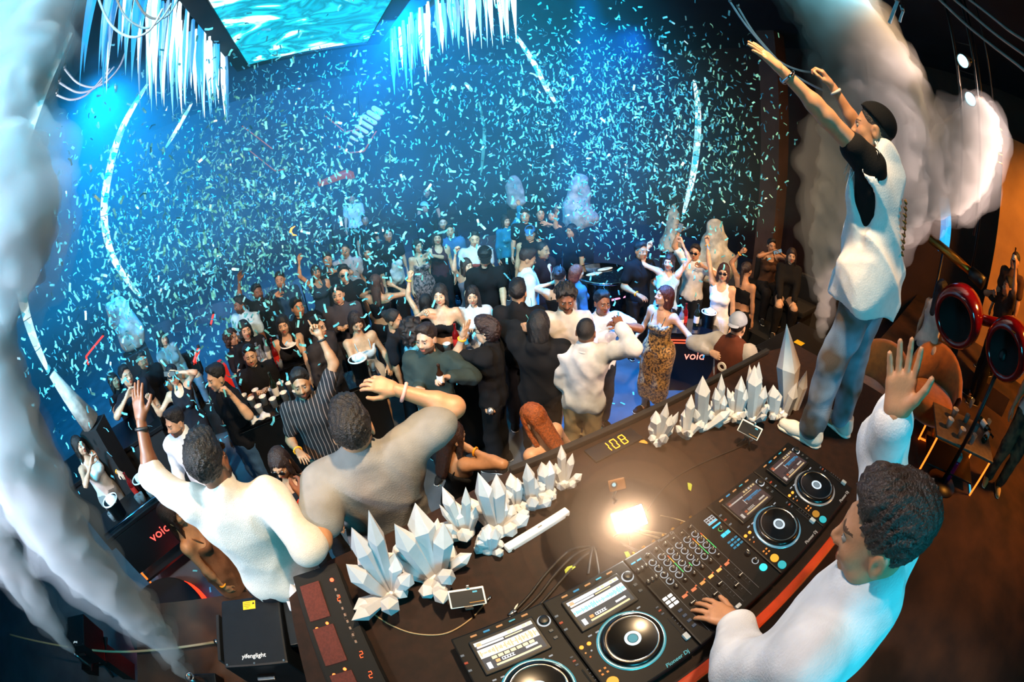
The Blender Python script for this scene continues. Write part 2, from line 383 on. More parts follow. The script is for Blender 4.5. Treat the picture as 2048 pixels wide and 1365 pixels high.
def hair_mesh(style, h, v=0):
    k = (style, h, v)
    if k in _HAIR: return _HAIR[k]
    rng = np.random.RandomState(hash(style) % 1000 if False else sum(map(ord, style)) + v)
    face = [OPl((0, .062, .078), (0, .86, -.5))] if style not in ('fringe',) else [OPl((0, .085, .05), (0, .9, -.42))]
    low = []
    cap = [OE((0, -.022, .042), (.084, .106, .094), k=.02)]
    amp, fr = .004, 130
    if style == 'short': ops = cap + [OE((0, .03, .105), (.06, .055, .034), k=.03), OPl((0, -.06, -.055), (0, -.2, -1))]; amp = .005
    elif style == 'fade': ops = [OE((0, -.02, .034), (.0785, .1, .0945), k=.02), OPl((0, -.06, -.05), (0, -.2, -1))]; amp = .0015
    elif style == 'curly': ops = cap + [OE((0, -.01, .075), (.098, .11, .085), k=.03), OPl((0, -.06, -.05), (0, -.2, -1))]; amp, fr = .011, 110
    elif style == 'bighair': ops = cap + [OE((0, -.02, .03), (.125, .125, .12), k=.03), OE((0, -.04, -.06), (.12, .09, .1), k=.03)]; amp, fr = .013, 90
    elif style in ('long', 'fringe', 'longfront'):
        ops = cap + [OC((0, -.06, .0), (0, -.105, -.3), .083, .062, k=.03, n=(0, 1, 0), f=1.7)]
        fy = .045 if style == 'longfront' else .0
        for sx in (-1, 1): ops.append(OC((sx * .07, .012, .02), (sx * .088, fy + .02, -.27), .026, .03, k=.03))
        face = face if style == 'fringe' else [OPl((0, .055, .085), (0, .8, -.6))]
        face = [('ell', ((0, .085, -.03), (.058, .07, .085), None), dict(sub=True, k=.01))] + [OPl((0, .088, .06), (0, .9, -.3))]
    elif style == 'bun': ops = cap + [OE((0, -.115, .06), (.05, .045, .045), k=.02), OPl((0, -.06, -.07), (0, -.2, -1))]
    elif style == 'pony': ops = cap + [OE((0, -.115, .05), (.035, .035, .035), k=.02), OC((0, -.14, .05), (.01, -.15, -.2), .03, .02, k=.02)]
    elif style == 'bob': ops = cap + [OC((0, -.05, 0), (0, -.07, -.09), .095, .085, k=.03)]; face = [('ell', ((0, .085, -.03), (.06, .075, .09), None), dict(sub=True, k=.01)), OPl((0, .088, .06), (0, .9, -.3))]
    elif style == 'mop': ops = cap + [OE((0, .02, .085), (.088, .09, .06), k=.03), OE((0, -.05, .0), (.09, .085, .09), k=.03), OPl((0, -.06, -.08), (0, -.2, -1))]; amp, fr = .009, 95
    else: ops = cap
    def post(g):
        x, y, z = g.pos((slice(None),) * 3)
        if style in ('long', 'fringe', 'longfront', 'bob', 'pony', 'bun'):
            th = np.arctan2(x, -(y + .02) + .0 * z); w = np.sin(th * 21 + 9 * np.sin(z * 9)) + .7 * np.sin(th * 47 + 14 * z)
            g.D = g.D + (.0032 * w).astype(np.float32) * (g.D < .05)
        elif style in ('short', 'fade', 'mop'):
            th = np.arctan2(x, z + .03); w = np.sin(th * 34 + 7 * np.sin(y * 34)) + .7 * np.sin(th * 71 + 40 * y); g.D = g.D + (amp * .55 * w).astype(np.float32) * (g.D < .05); g.wrinkle(amp * .45, 70, rng, 4, 1.)
        else: g.wrinkle(amp, fr, rng, 6, 1.)
    r = sdf(ops + face + low, h, post=post); _HAIR[k] = r
    return r
_SHOE = {}
def shoe_data(color, h=.009, sole='#e9e6df', high=False):
    k = (color, h, sole, high)
    if k in _SHOE: return _SHOE[k]
    ops = [OC((0, -.055, .045), (0, .1, .04), .042, .038, k=.03), OC((0, .1, .036), (0, .165, .034), .038, .032, k=.03), OC((0, -.045, .05), (0, -.035, .115 + .05 * high), .045, .046, k=.03), ('plane', ((0, 0, .012), (0, 0, -1)), {}), OE((0, -.04, .16 + .06 * high), (.034, .04, .05), sub=True)]
    V, F = sdf(ops, h); s = [OC((0, -.06, .014), (0, .16, .014), .047, .041, n=(0, 0, 1), f=2.6, k=.01), ('plane', ((0, 0, 0), (0, 0, -1)), {})]
    V2, F2 = sdf(s, h * 1.2)
    lace = []
    for i in range(4): y = .03 + .022 * i; lace.append(tube([(-.024, y, .083 - .006 * i), (0, y + .004, .0895 - .006 * i), (.024, y, .083 - .006 * i)], .0032, 5) + (2, True))
    _SHOE[k] = mesh_data('shoe', [(V, F, 0, True), (V2, F2, 1, True)] + [(a, b, c, d) for a, b, c, d in lace], [cloth(color), mat('sole_' + sole, sole, .6), cloth(sole)])
    return _SHOE[k]
ELB = {}
def two_bone(a, t, l1, l2, hint):
    d = t - a; L = np.linalg.norm(d); L2 = min(max(L, .12), (l1 + l2) * .998); u = d / (L + 1e-9); t = a + u * L2
    x = (l1 * l1 - l2 * l2 + L2 * L2) / (2 * L2); hh = math.sqrt(max(0, l1 * l1 - x * x)); p = hint - u * np.dot(hint, u)
    return a + u * x + unit(p) * hh, t
def asmat(c): return c if not isinstance(c, str) else cloth(c)
NP = [0]
def person(u, v, face=0, top=('tee', '#101010'), bot=('pants', '#15161a'), hair=('short', '#120d0a'), skn='#b98a68', h=1.72, L='d', R='d', lp='relax', rp='relax', floor=FLOOR, fem=0, beard=0, lab='', lean=(0, 0), hy=0, hp=0, sit=False, lod=None, shoes='#1a1a1a', hd=None, wide=1., band=None, group='people dancing in the club', lback=None, rback=None, lel=None, rel=None, glasses=None, cap=None, legs=None, headpos=None, wrk=True, thin=1., emul=1., hscale=1., ldir=None, rdir=None, slv=None):
    rng = np.random.RandomState(100 + NP[0]); NP[0] += 1
    s = h / 1.75
    zz = -.42 if sit else 0.
    # upper-body lean about pelvis (degrees forward, degrees to person's right)
    ML = _ry(math.radians(lean[1])) @ _rx(-math.radians(lean[0])); pv = np.array([0, 0, .95 + zz])
    def up(p): return pv + ML @ (np.asarray(p, float) + [0, 0, zz] - pv)
    hl = up((0, .012, 1.635))
    if headpos is not None: hw = np.asarray(headpos, float)
    elif hd is not None: hw = at(u, v, hd)
    else: hw = onz(u, v, floor + s * hl[2])
    vd = unit((hw - CAMP)[:2]); rt = np.array([vd[1], -vd[0]]); fa = math.radians(face); fw = -math.cos(fa) * vd + math.sin(fa) * rt
    rz = math.atan2(-fw[0], fw[1]); RZ = _rz(rz); root = hw - RZ @ (s * hl); root[2] = floor if hd is None and headpos is None else root[2]
    d = np.linalg.norm(hw - CAMP); lo = lod or (.0105 if d < 2.3 else .021 if d < 4.6 else .028 if d < 7.5 else .034); hh = .0055 if d < 2.6 else (.0085 if d < 5 else .0115)
    e = thing('person', lab, 'person', tuple(root), rz, group); e.scale = (s, s, s)
    loc = lambda w: (RZ.T @ (np.asarray(w) - root)) / s
    w = wide * (.86 if fem else 1.); sk = skin(skn)
    # ---- joints
    sh = {}; el = {}; wr = {}; sides = {'L': -1, 'R': 1}
    for nm, sx, tg, eh in (('L', -1, L, lel), ('R', 1, R, rel)):
        S = np.array([sx * .178 * w, -.005, 1.415])
        pre = dict(d=(.27, .03, .87), b=(.2, .24, 1.1), h=(.07, .2, 1.26), u=(.26, .1, 1.93), p=(.07, .27, 1.6), o=(.55, .16, 1.3), k=(.3, -.05, 1.02), t=(.18, .42, 1.0), c=(-.02, .2, 1.15), f=(.1, .22, 1.47), j=(.18, .2, 1.5), l=(.12, .38, .98))
        Sw = up(S)
        if isinstance(tg, str): q = np.array(pre[tg]); T = up((q[0] * sx * (w if tg == 'd' else 1), q[1], q[2]))
        elif len(tg) == 2 or len(tg) == 3:
            T = loc(at(tg[0], tg[1], np.linalg.norm(root + RZ @ (s * Sw) - CAMP) + (tg[2] if len(tg) == 3 else 0.)))
        else: T = loc(np.array(tg[1:]))
        if T[2] > Sw[2] + .12: Sw = up(S + [-sx * .015, 0, .045])
        hint = np.array(eh if eh is not None else ((sx * .5, -.6, -.8) if T[2] < Sw[2] + .05 else (sx * 1., .15, -.35)), float)
        E_, T = two_bone(Sw, T, .285, .255, hint); sh[nm], el[nm], wr[nm] = Sw, E_, T
    # ---- body
    n = ML @ np.array([0, 1., 0]); tk = thin
    wz = 1.09; bl = .0
    T_ops = lambda e_=0., low=True: [
        OC(up((-.055 * (1.12 if fem else 1), 0, .94)), up((.055 * (1.12 if fem else 1), 0, .94)), .118 * tk, None, n=n, f=1.22, k=.04, e=e_),
        OC(up((0, 0, .97)), up((0, .005, wz)), .142 * tk * (.93 if fem else 1), .132 * tk * (.88 if fem else 1.), n=n, f=1.38, k=.05, e=e_),
        OC(up((0, .005, wz)), up((0, .0, 1.3)), .134 * tk * (.86 if fem else 1.), .16 * tk * (.88 if fem else 1), n=n, f=1.45, k=.05, e=e_),
        OC(up((-.11 * w, -.005, 1.375)), up((.11 * w, -.005, 1.375)), .082 * tk * (.85 if fem else 1), None, k=.05, n=n, f=1.12, e=e_),
        OC(up((0, -.015, 1.43)), up((0, -.012, 1.5)), .078 * (.8 if fem else 1), .055, k=.05, e=e_ * .9)] + \
        ([OE(up((sx * .065, .085, 1.27)), (.06, .055, .058), k=.04, e=e_ * .8) for sx in (-1, 1)] if fem else [OE(up((sx * .075, .062, 1.3)), (.07, .045, .06), k=.05, e=e_ * .8) for sx in (-1, 1)])
    am = (.82 if fem else 1.) * (.5 + .5 * tk)
    def arm_ops(nm, t0=0., t1=2., e_=0., k=.03):
        o = []
        S, E_, T = sh[nm], el[nm], wr[nm]
        if t0 < 1:
            b = min(t1, 1.); o.append(OC(S, S + (E_ - S) * b, .056 * am, (.056 + (.043 - .056) * b) * am, k=k, e=e_)); o.append(OE(S, (.057 * am,) * 3, k=.05, e=e_ * .55))
        if t1 > 1: o.append(OC(E_, E_ + (T - E_) * (t1 - 1), .043 * am, (.043 + (.027 - .043) * (t1 - 1)) * am, k=k, e=e_)); o.append(OE(E_ + (T - E_) * .28 * min(1, t1 - 1), (.042 * am,) * 3, k=.03, e=e_ * .7))
        return o
    hp_ = {'L': np.array([-.088, 0, .92 + zz]), 'R': np.array([.088, 0, .92 + zz])}; kn = {}; an = {}; fy = {}
    for nm, sx in sides.items():
        if sit: kn[nm] = np.array([sx * .13, .44, .52]); an[nm] = np.array([sx * .13, .42, .085])
        else:
            lg = (legs or {}).get(nm, (sx * .11, 0.0)); kn[nm] = np.array([sx * .1 + (lg[0] - sx * .1) * .45, lg[1] * .5 + .03, .5]); an[nm] = np.array([lg[0], lg[1] - .01, .085])
    def leg_ops(nm, e_=0., t1=2., k=.04, flare=0.):
        o = [OC(hp_[nm], kn[nm], .088 * tk, .057 * tk + flare * .5, k=k, e=e_)]
        if t1 > 1: b = kn[nm] + (an[nm] - kn[nm]) * (t1 - 1); o += [OC(kn[nm], b, .056 * tk + flare * .5, .042 + flare, k=k, e=e_)] + ([] if flare else [OE(kn[nm] + (an[nm] - kn[nm]) * .3 + [0, -.015, 0], (.055, .057, .1), k=.04, e=e_)])
        return o
    hM = ML @ _rz(math.radians(hy)) @ _rx(math.radians(hp)); hs = (.95 if fem else 1.) * hscale
    ops = T_ops() + arm_ops('L') + arm_ops('R') + leg_ops('L') + leg_ops('R') + [OC(up((0, -.012, 1.44)), hl + hM @ np.array([0, -.02, -.04]), .055 * (.84 if fem else 1.), .05 * (.86 if fem else 1.), k=.02)]
    for nm in sides: ops += [OC(an[nm] + [0, -.02, -.035], an[nm] + [0, .1, -.05], .04, .03, k=.03)]
    V, F = sdf(ops, lo); P = [(V, F, 0, True)]
    for hv, hf, hm, sm in head_mesh(hh, beard, fem): P.append((xf(hv * hs, hM, hl), hf, hm, sm))
    hands = {}
    for nm, sx, pose, bk in (('L', -1, lp, lback), ('R', 1, rp, rback)):
        Y = unit(wr[nm] - el[nm]) if (ldir, rdir)[nm == 'R'] is None else unit((ldir, rdir)[nm == 'R']); dn = wr[nm][2] < sh[nm][2] - .25
        B = np.array(bk if bk is not None else ((sx, .1, .2) if dn and wr[nm][1] < .16 else (sx * .35, -.2, 1.) if dn else (sx * .3, -1., .2)), float); Z = unit(B - Y * np.dot(B, Y)); X = np.cross(Y, Z)
        hvv, hff = hand_mesh(pose, .0045 if d < 2.6 else .007 if d < 5 else .0095); ms = -1. if nm == 'R' else 1.
        # template is a left hand, thumb on +X
        Vh = hvv * np.array([ms, 1, 1]) * (.9 if fem else 1.)
        hands[nm] = (wr[nm], np.stack([X, Y, Z], 1)); P.append((xf(Vh, hands[nm][1], wr[nm]), hff[:, ::-1] if nm == 'R' else hff, 0, True))
    bm_ = mesh_data('body', P, [sk, mat('lips_' + skn, tuple(np.array([int(skn[i:i + 2], 16) / 255 for i in (1, 3, 5)]) * np.array([.86, .58, .56])), .4), mat('brow_%s_%s' % (hair[1], skn), tuple(.62 * int(hair[1][i:i + 2], 16) / 255 + .38 * int(skn[i:i + 2], 16) / 255 for i in (1, 3, 5)), .7, noise=.3, nscale=300), mat('eye_white', '#8f877e', .3), mat('eye_dark', '#120a06', .15)])
    obj('body', bm_, e)
    # ---- hair
    if hair[0] != 'bald':
        hv, hf = hair_mesh(hair[0], .0065 if d < 2.6 else .011 if d < 5 else .015)
        obj('hair', mesh_data('hair', [(xf(hv * hs, hM, hl), hf, 0, True)], hairm(hair[1])), e)
    # ---- clothes
    ts, tc = top[0], asmat(top[1]); clo = max(lo * .82, .012) if d > 2.3 else .010
    wam = .0085 if wrk else .003
    def post(g): g.wrinkle(wam * (.8 if d < 2.3 else 1 if d < 5 else .7), 27 if d < 2.3 else 38, rng, 4, .5, True)
    _post = post
    def post(g): _post(g); g.D = g.D - np.float32(wam * .75)
    neck = [OE(up((0, .0, 1.52)), (.058, .068, .045), sub=True, k=.01)]
    vneck = [OC(up((0, .1, 1.5)), up((0, .15, 1.36)), .045, .012, sub=True, k=.01)]
    opn = lambda z: [OE(up((0, .09, 1.47)), (.085, .12, .105), sub=True, k=.015)]
    armhole = [OE(sh[nm] + (el[nm] - sh[nm]) * .12 + up((0, 0, 0)) * 0, (.075, .09, .085), sub=True, k=.012) for nm in sides]
    eb = .02 * emul; hem = .865; ops = None; skirt = None
    styles = dict(tee=(.62, 'neck'), polo=(.62, 'v'), shirt=(1.86, 'v'), roll=(1.12, 'v'), long=(1.86, 'neck'), open=(1.86, 'v'), stripe=(.6, 'v'), hoodie=(1.95, 'neck'))
    if ts in styles:
        sl, nk = styles[ts]; sl = slv or sl; ops = T_ops(eb)[0:] + arm_ops('L', 0, sl, eb * .75 + .004) + arm_ops('R', 0, sl, eb * .75 + .004)
        # square-cut sleeve ends
        ops += [OPl(up((0, 0, hem)), ML @ np.array([0, 0, -1.]))] + neck + (vneck if nk == 'v' else [])
        if ts == 'hoodie': ops += [OE(up((0, -.09, 1.47)), (.1, .06, .07), k=.03)]
    elif ts == 'vest':
        ops = T_ops(eb) + [OPl(up((0, 0, .84)), ML @ np.array([0, 0, -1.]))] + armhole + neck
    elif ts == 'tank': ops = T_ops(.010) + [OPl(up((0, 0, .93)), ML @ np.array([0, 0, -1.]))] + opn(0) + armhole
    elif ts == 'crop': ops = T_ops(.010)[1:] + [OPl(up((0, 0, 1.14)), ML @ np.array([0, 0, -1.])), OPl(up((0, 0, 1.33)), ML @ np.array([0, .25, 1.]))]
    elif ts in ('dress', 'mini'):
        hz = .28 if ts == 'dress' else .66
        ops = T_ops(.010) + ([OC((0, 0, .95), (0, .0, hz), .165, .17 if ts == 'dress' else .19, k=.05, n=(0, 1, 0), f=1.25)] + leg_ops('L', .03, 1.6, k=.1) + leg_ops('R', .03, 1.6, k=.1) if not sit else leg_ops('L', .02, 1.) + leg_ops('R', .02, 1.)) + [OPl((0, 0, hz + (zz if sit else 0)), (0, 0, -1.)), OPl(up((0, 0, 1.335)), ML @ np.array([0, .3, 1.])), ] + opn(0)
    if ops:
        V, F = sdf(ops, clo, post=post); nmx = {'dress': 'dress', 'mini': 'dress', 'tank': 'top', 'crop': 'top', 'tee': 't_shirt', 'hoodie': 'hoodie', 'vest': 'vest', 'long': 'sweater', 'polo': 't_shirt'}.get(ts, 'shirt')
        if len(F): obj(nmx, mesh_data(nmx, [(V, F, 0, True)], tc), e)
        if ts in styles and d < 6.5:
            cr = .064 * (.86 if fem else 1.) + .006 * emul; vv = .05 if styles[ts][1] == 'v' else .0
            ring = [up((cr * math.cos(a), -.012 + cr * 1.12 * math.sin(a), 1.478 + (-.012 - vv if math.sin(a) > 0 else .012) * abs(math.sin(a)) ** 1.5)) for a in np.linspace(0, 2 * math.pi, 23)]
            Vt, Ft = tube(ring, .011 if styles[ts][1] == 'v' else .009, 7, False); obj('collar', mesh_data('collar', [(Vt, Ft, 0, True)], tc), e)
        if ts in ('dress', 'mini', 'tank'):
            for sx in (-1, 1):
                if ts == 'tank': continue
                pts = [up((sx * .075, .115, 1.3)), up((sx * .085, .08, 1.39)), up((sx * .085, .0, 1.452)), up((sx * .08, -.09, 1.37))]
                Vt, Ft = tube(pts, .006, 5); obj('strap', mesh_data('strap', [(Vt, Ft, 0, True)], tc), e)
    cut = 1.03 if ts in ('tank', 'crop', 'none') else .925
    bs, bc = bot[0], asmat(bot[1]); ops = None; nmx = 'trousers'
    belt = [OC(up((-.055, 0, .94)), up((.055, 0, .94)), .118 * tk, None, n=n, f=1.22, k=.04, e=.012), OC(up((0, 0, .97)), up((0, .005, wz)), .142 * tk * (.93 if fem else 1), .132 * tk * (.88 if fem else 1.), n=n, f=1.38, k=.05, e=.008)]
    if bs in ('pants', 'jeans', 'wide'):
        fl = .045 if bs == 'wide' else .012 if bs == 'jeans' else 0.
        ops = belt + leg_ops('L', .014, 1.97, flare=fl) + leg_ops('R', .014, 1.97, flare=fl) + [OPl(up((0, 0, cut)), ML @ np.array([0, 0, 1.]))]
        if bs == 'jeans': nmx = 'jeans'
    elif bs == 'shorts': ops = belt + leg_ops('L', .02, 1., flare=.03) + leg_ops('R', .02, 1., flare=.03) + [OPl(up((0, 0, cut)), ML @ np.array([0, 0, 1.]))]; nmx = 'shorts'
    elif bs == 'skirt':
        if sit: ops = belt + leg_ops('L', .02, 1.) + leg_ops('R', .02, 1.) + [OPl(up((0, 0, 1.05)), ML @ np.array([0, 0, 1.]))]
        else: ops = belt + [OC((0, 0, .95), (0, 0, .62), .15, .19, k=.04, n=(0, 1, 0), f=1.2), OPl((0, 0, .58), (0, 0, -1)), OPl(up((0, 0, 1.05)), ML @ np.array([0, 0, 1.]))]
        nmx = 'skirt'
    if ops:
        V, F = sdf(ops, clo * (1.25 if d > 2.7 else 1.), post=post); obj(nmx, mesh_data(nmx, [(V, F, 0, True)], bc), e)
    for nm, sx in sides.items():
        obj('shoe', shoe_data(shoes, .009 if d < 3.2 else .02), e, tuple(an[nm] + [0, 0, -.085]), (0, 0, -sx * .15))
    # ---- accessories
    for nm, colr in (band or {}).items():
        wv, wM = hands[nm]; t = np.linspace(0, 2 * math.pi, 15); r = .031 * am + .003
        ring = [wv + wM @ np.array([r * 1.08 * math.cos(a), -.035, r * .92 * math.sin(a)]) for a in t]; Vt, Ft = tube(ring, .0085, 6, False); obj('wristband', mesh_data('wristband', [(Vt, Ft, 0, True)], mat('band_' + colr, colr, .5)), e)
    if glasses:
        G = mat('lens_' + glasses, glasses, .1, coat=.5); ps = []
        for sx in (-1, 1):
            t = np.arange(14) * 2 * math.pi / 14; c = np.array([(sx * (.032 + .027 * math.cos(a)), .1, .003 + .02 * math.sin(a)) for a in t]); c2 = c - [0, .004, 0]
            Vg = np.vstack([c, c2]); Fg = [(i, (i + 1) % 14, 14 + (i + 1) % 14, 14 + i) for i in range(14)]; Ft = np.vstack([fixq(Fg), [(0, i, i + 1) for i in range(1, 13)], [(14, 14 + i + 1, 14 + i) for i in range(1, 13)]])
            ps.append((Vg, Ft, 0, False)); a, b = tube([(sx * .06, .098, .008), (sx * .078, .05, .01), (sx * .083, -.01, .006)], .0025, 5); ps.append((a, b, 0, True))
        a, b = tube([(-.008, .102, .006), (.008, .102, .006)], .0028, 5); ps.append((a, b, 0, True))
        obj('glasses', mesh_data('glasses', [(xf(p[0] * hs, hM, hl),) + p[1:] for p in ps], G), e)
    if cap:
        back = -1 if cap[1] == 'back' else 1
        ops = [OE((0, -.02, .05), (.094, .112, .1), k=.01), OPl((0, 0, .048), (0, -.12 * back, -1.)) if cap[1] != 'none' else OPl((0, .045, .095), (0, .62, -.78)), OE((0, -.02, .04), (.08, .098, .09), sub=True, k=.004)]
        V1, F1 = sdf(ops, .0075 if d < 3 else .011); V2, F2 = sdf([OC((0, .08 * back, .055), (0, .115 * back, .048), .075, .068, n=(0, .1 * back, 1), f=8, k=.01), OE((0, -.02, .04), (.085, .1, .09), sub=True)], .006 if d < 3 else .01)
        cpo = obj('cap', mesh_data('cap', [(xf(V1 * hs, hM, hl), F1, 0, True)], cloth(cap[0])), e)
        if len(F2) and cap[1] != 'none': obj('cap_brim', mesh_data('cap_brim', [(xf(V2 * hs, hM, hl), F2, 0, True)], cloth(cap[0])), cpo)
    info = dict(root=e, hands={k: (root + RZ @ (s * a), RZ @ b) for k, (a, b) in hands.items()}, head=(root + RZ @ (s * hl), RZ @ hM), up=up, RZ=RZ, rootp=root, s=s, sh=sh, el=el, wr=wr, ML=ML, T_ops=T_ops, arm_ops=arm_ops, n=n, am=am)
    return info
# ------------------------------------------------------------------ the setting
def surf(key, c1, c2, rough, scale, bump=.0, spec=.5, detail=6, metal=0.):
    m = bpy.data.materials.new(key); m.use_nodes = True; nt = m.node_tree; b = nt.nodes['Principled BSDF']
    tc = nt.nodes.new('ShaderNodeTexCoord'); n = nt.nodes.new('ShaderNodeTexNoise'); n.inputs['Scale'].default_value = scale; n.inputs['Detail'].default_value = detail
    r = nt.nodes.new('ShaderNodeValToRGB'); r.color_ramp.elements[0].color = lin(c1) + (1,); r.color_ramp.elements[1].color = lin(c2) + (1,); r.color_ramp.elements[0].position = .35; r.color_ramp.elements[1].position = .65
    nt.links.new(tc.outputs['Object'], n.inputs['Vector']); nt.links.new(n.outputs['Fac'], r.inputs['Fac']); nt.links.new(r.outputs['Color'], b.inputs['Base Color'])
    b.inputs['Roughness'].default_value = rough; b.inputs['Specular IOR Level'].default_value = spec; b.inputs['Metallic'].default_value = metal
    if bump:
        bp = nt.nodes.new('ShaderNodeBump'); bp.inputs['Strength'].default_value = bump; bp.inputs['Distance'].default_value = .02; nt.links.new(n.outputs['Fac'], bp.inputs['Height']); nt.links.new(bp.outputs['Normal'], b.inputs['Normal'])
    return m
FLM = surf('dance_floor_vinyl', '#42484e', '#50575e', .3, 3.)
CARP = surf('patterned_carpet', '#2a1a12', '#4a2e1c', .95, 2.2, .3)
WALLM = surf('dark_wall_paint', '#34383e', '#40454c', .8, 1.5)
WALLB = surf('brown_wall_paint', '#3a2416', '#4a2e1c', .8, 1.2)
CEILM = surf('black_ceiling', '#16171a', '#1f2125', .9, 1.)
def struct(name, s, m, loc, b=0.): o = box_obj(name, s, m, None, loc, b=b); o['kind'] = 'structure'; return o
X0, X1, Y0, Y1, ZC = -10., 10.5, -5., 15., 4.3
struct('floor', (X1 - X0, Y1 - Y0, .1), FLM, ((X0 + X1) / 2, (Y0 + Y1) / 2, FLOOR - .05))
struct('ceiling', (X1 - X0, Y1 - Y0, .1), CEILM, ((X0 + X1) / 2, (Y0 + Y1) / 2, ZC + .05))
hh_ = ZC - FLOOR
struct('wall_back', (X1 - X0, .2, hh_), WALLM, ((X0 + X1) / 2, Y1 + .1, (ZC + FLOOR) / 2))
struct('wall_left', (.2, Y1 - Y0, hh_), WALLM, (X0 - .1, (Y0 + Y1) / 2, (ZC + FLOOR) / 2))
struct('wall_right', (.2, Y1 - Y0, hh_), WALLB, (X1 + .1, (Y0 + Y1) / 2, (ZC + FLOOR) / 2))
struct('wall_front', (X1 - X0, .2, hh_), WALLB, ((X0 + X1) / 2, Y0 - .1, (ZC + FLOOR) / 2))
# raised DJ stage (carpeted) and the lower step in front of it on the left
struct('floor_stage', (X1 + .7, 1.02 - Y0, DJF - FLOOR), CARP, ((X1 - .7) / 2, (1.02 + Y0) / 2, (DJF + FLOOR) / 2))
struct('floor_step', (2.0, 2.2, PLAT - FLOOR), CARP, (-1.72, .75, (PLAT + FLOOR) / 2))
struct('floor_step_front', (1.15, .66, PLAT - FLOOR), CARP, (-.16, 1.52, (PLAT + FLOOR) / 2))
struct('floor_back_riser', (X1 - X0, 4.2, .4), FLM, ((X0 + X1) / 2, 12.85, FLOOR + .2))
struct('floor_lounge', (3.4, 1.55, -1.28 - FLOOR), BLACKMAT, (6.95, 2.98, (-1.28 + FLOOR) / 2))
struct('floor_lounge_left', (1.3, 1.1, .35), BLACKMAT, (-2.85, 5.75, FLOOR + .175))
struct('floor_corner_step', (1.6, 1.2, .29), CARP, (7.3, -1.0, DJF + .145))
struct('wall_partition', (.15, 3.2, 3.9), surf('ochre_plaster', '#9a6a34', '#b07c40', .8, 2.), (8.6, -2.3, DJF + 1.95))
# columns / panels on the right wall side
struct('wall_pier', (.5, .5, hh_), surf('pier_paint', '#5a4233', '#6b5040', .8, 2.), (9.1, 4.9, (ZC + FLOOR) / 2))
a_ = onz(1262, 652, FLOOR); b_ = onz(1462, 800, FLOOR); mid = (a_ + b_) / 2; L_ = np.linalg.norm(b_ - a_)
o = box_obj('trim_1', (L_, .34, .12), BLACKMAT, None, (mid[0], mid[1], FLOOR + .06), (0, 0, math.atan2(b_[1] - a_[1], b_[0] - a_[0])), .01); o['kind'] = 'structure'
# ------------------------------------------------------------------ LED ceiling screen
def screen_mat(key, ramp, strength, scale=1.6, dist=2.5, wave=False):
    m = bpy.data.materials.new(key); m.use_nodes = True; nt = m.node_tree; b = nt.nodes['Principled BSDF']; b.inputs['Base Color'].default_value = (.01, .01, .01, 1)
    tc = nt.nodes.new('ShaderNodeTexCoord'); n = nt.nodes.new('ShaderNodeTexNoise'); n.inputs['Scale'].default_value = scale; n.inputs['Detail'].default_value = 5; n.inputs['Distortion'].default_value = dist
    r = nt.nodes.new('ShaderNodeValToRGB'); cr = r.color_ramp
    for i, (p, c) in enumerate(ramp):
        e = cr.elements[i] if i < 2 else cr.elements.new(p); e.position = p; e.color = lin(c) + (1,)
    nt.links.new(tc.outputs['Object'], n.inputs['Vector']); nt.links.new(n.outputs['Fac'], r.inputs['Fac']); nt.links.new(r.outputs['Color'], b.inputs['Emission Color']); b.inputs['Emission Strength'].default_value = strength
    return m
SCRM = screen_mat('led_screen_picture', [(.28, '#04586a'), (.40, '#0fb5cf'), (.48, '#0a7890'), (.55, '#22d8ee'), (.61, '#f4ffff'), (.70, '#19b9d6')], 1.9, .95, 1.5)
t = thing('ceiling_screen', 'large cyan LED screen hung flat under the ceiling between the crystal fringes', 'screen', (.08, 5.4, 3.62))
obj('display', mesh_data('display', [(*bevel_box(2.24, 5.0, .04, .004), 0, False)], SCRM), t)
for x, y, sx, sy in ((-1.25, 0, .26, 5.4), (1.25, 0, .26, 5.4), (0, 2.62, 2.3, .16), (0, -2.62, 2.3, .16)): box_obj('frame', (sx, sy, .16), BLACKMAT, t, (x, y, .03), b=.01)
for x in (-1.1, 1.1):
    for y in (-2, 2): box_obj('hanger', (.04, .04, ZC - 3.62 - .1), METAL, t, (x, y, (ZC - 3.62) / 2 + .05))
# ------------------------------------------------------------------ shards: hexagonal crystal from base to tip
def shard(base, tip, r, sh=.72, r0=.75, n=6, twist=0.):
    base = np.asarray(base, float); tip = np.asarray(tip, float); d = tip - base; L = np.linalg.norm(d); w = d / L; a = unit(np.cross(w, [0.3, .2, 1] if abs(w[2]) < .9 else [1, .2, 0])); b = np.cross(w, a); V = []
    for f, rr in ((0, r * r0), (sh, r)):
        for k in range(n): t = twist + 2 * math.pi * k / n; V.append(base + d * (f + (.03 * math.sin(k * 2.3) if f else 0)) + rr * (math.cos(t) * a + math.sin(t) * b))
    V += [tip + r * .12 * a, base]; F = []
    for k in range(n): j = (k + 1) % n; F += [(k, j, n + j), (k, n + j, n + k), (n + k, n + j, 2 * n), (2 * n + 1, j, k)]
    return np.array(V), np.array(F)
FRM = [mat('fringe_crystal_lit', '#e8f6ff', .2, emit='#d6f4ff', es=1.5, trans=.2), mat('fringe_crystal_blue', '#bfe6ff', .2, emit='#19a0e0', es=.75, trans=.3), mat('fringe_crystal_clear', '#d8f2ff', .12, trans=.55, emit='#0a6ab8', es=.25)]
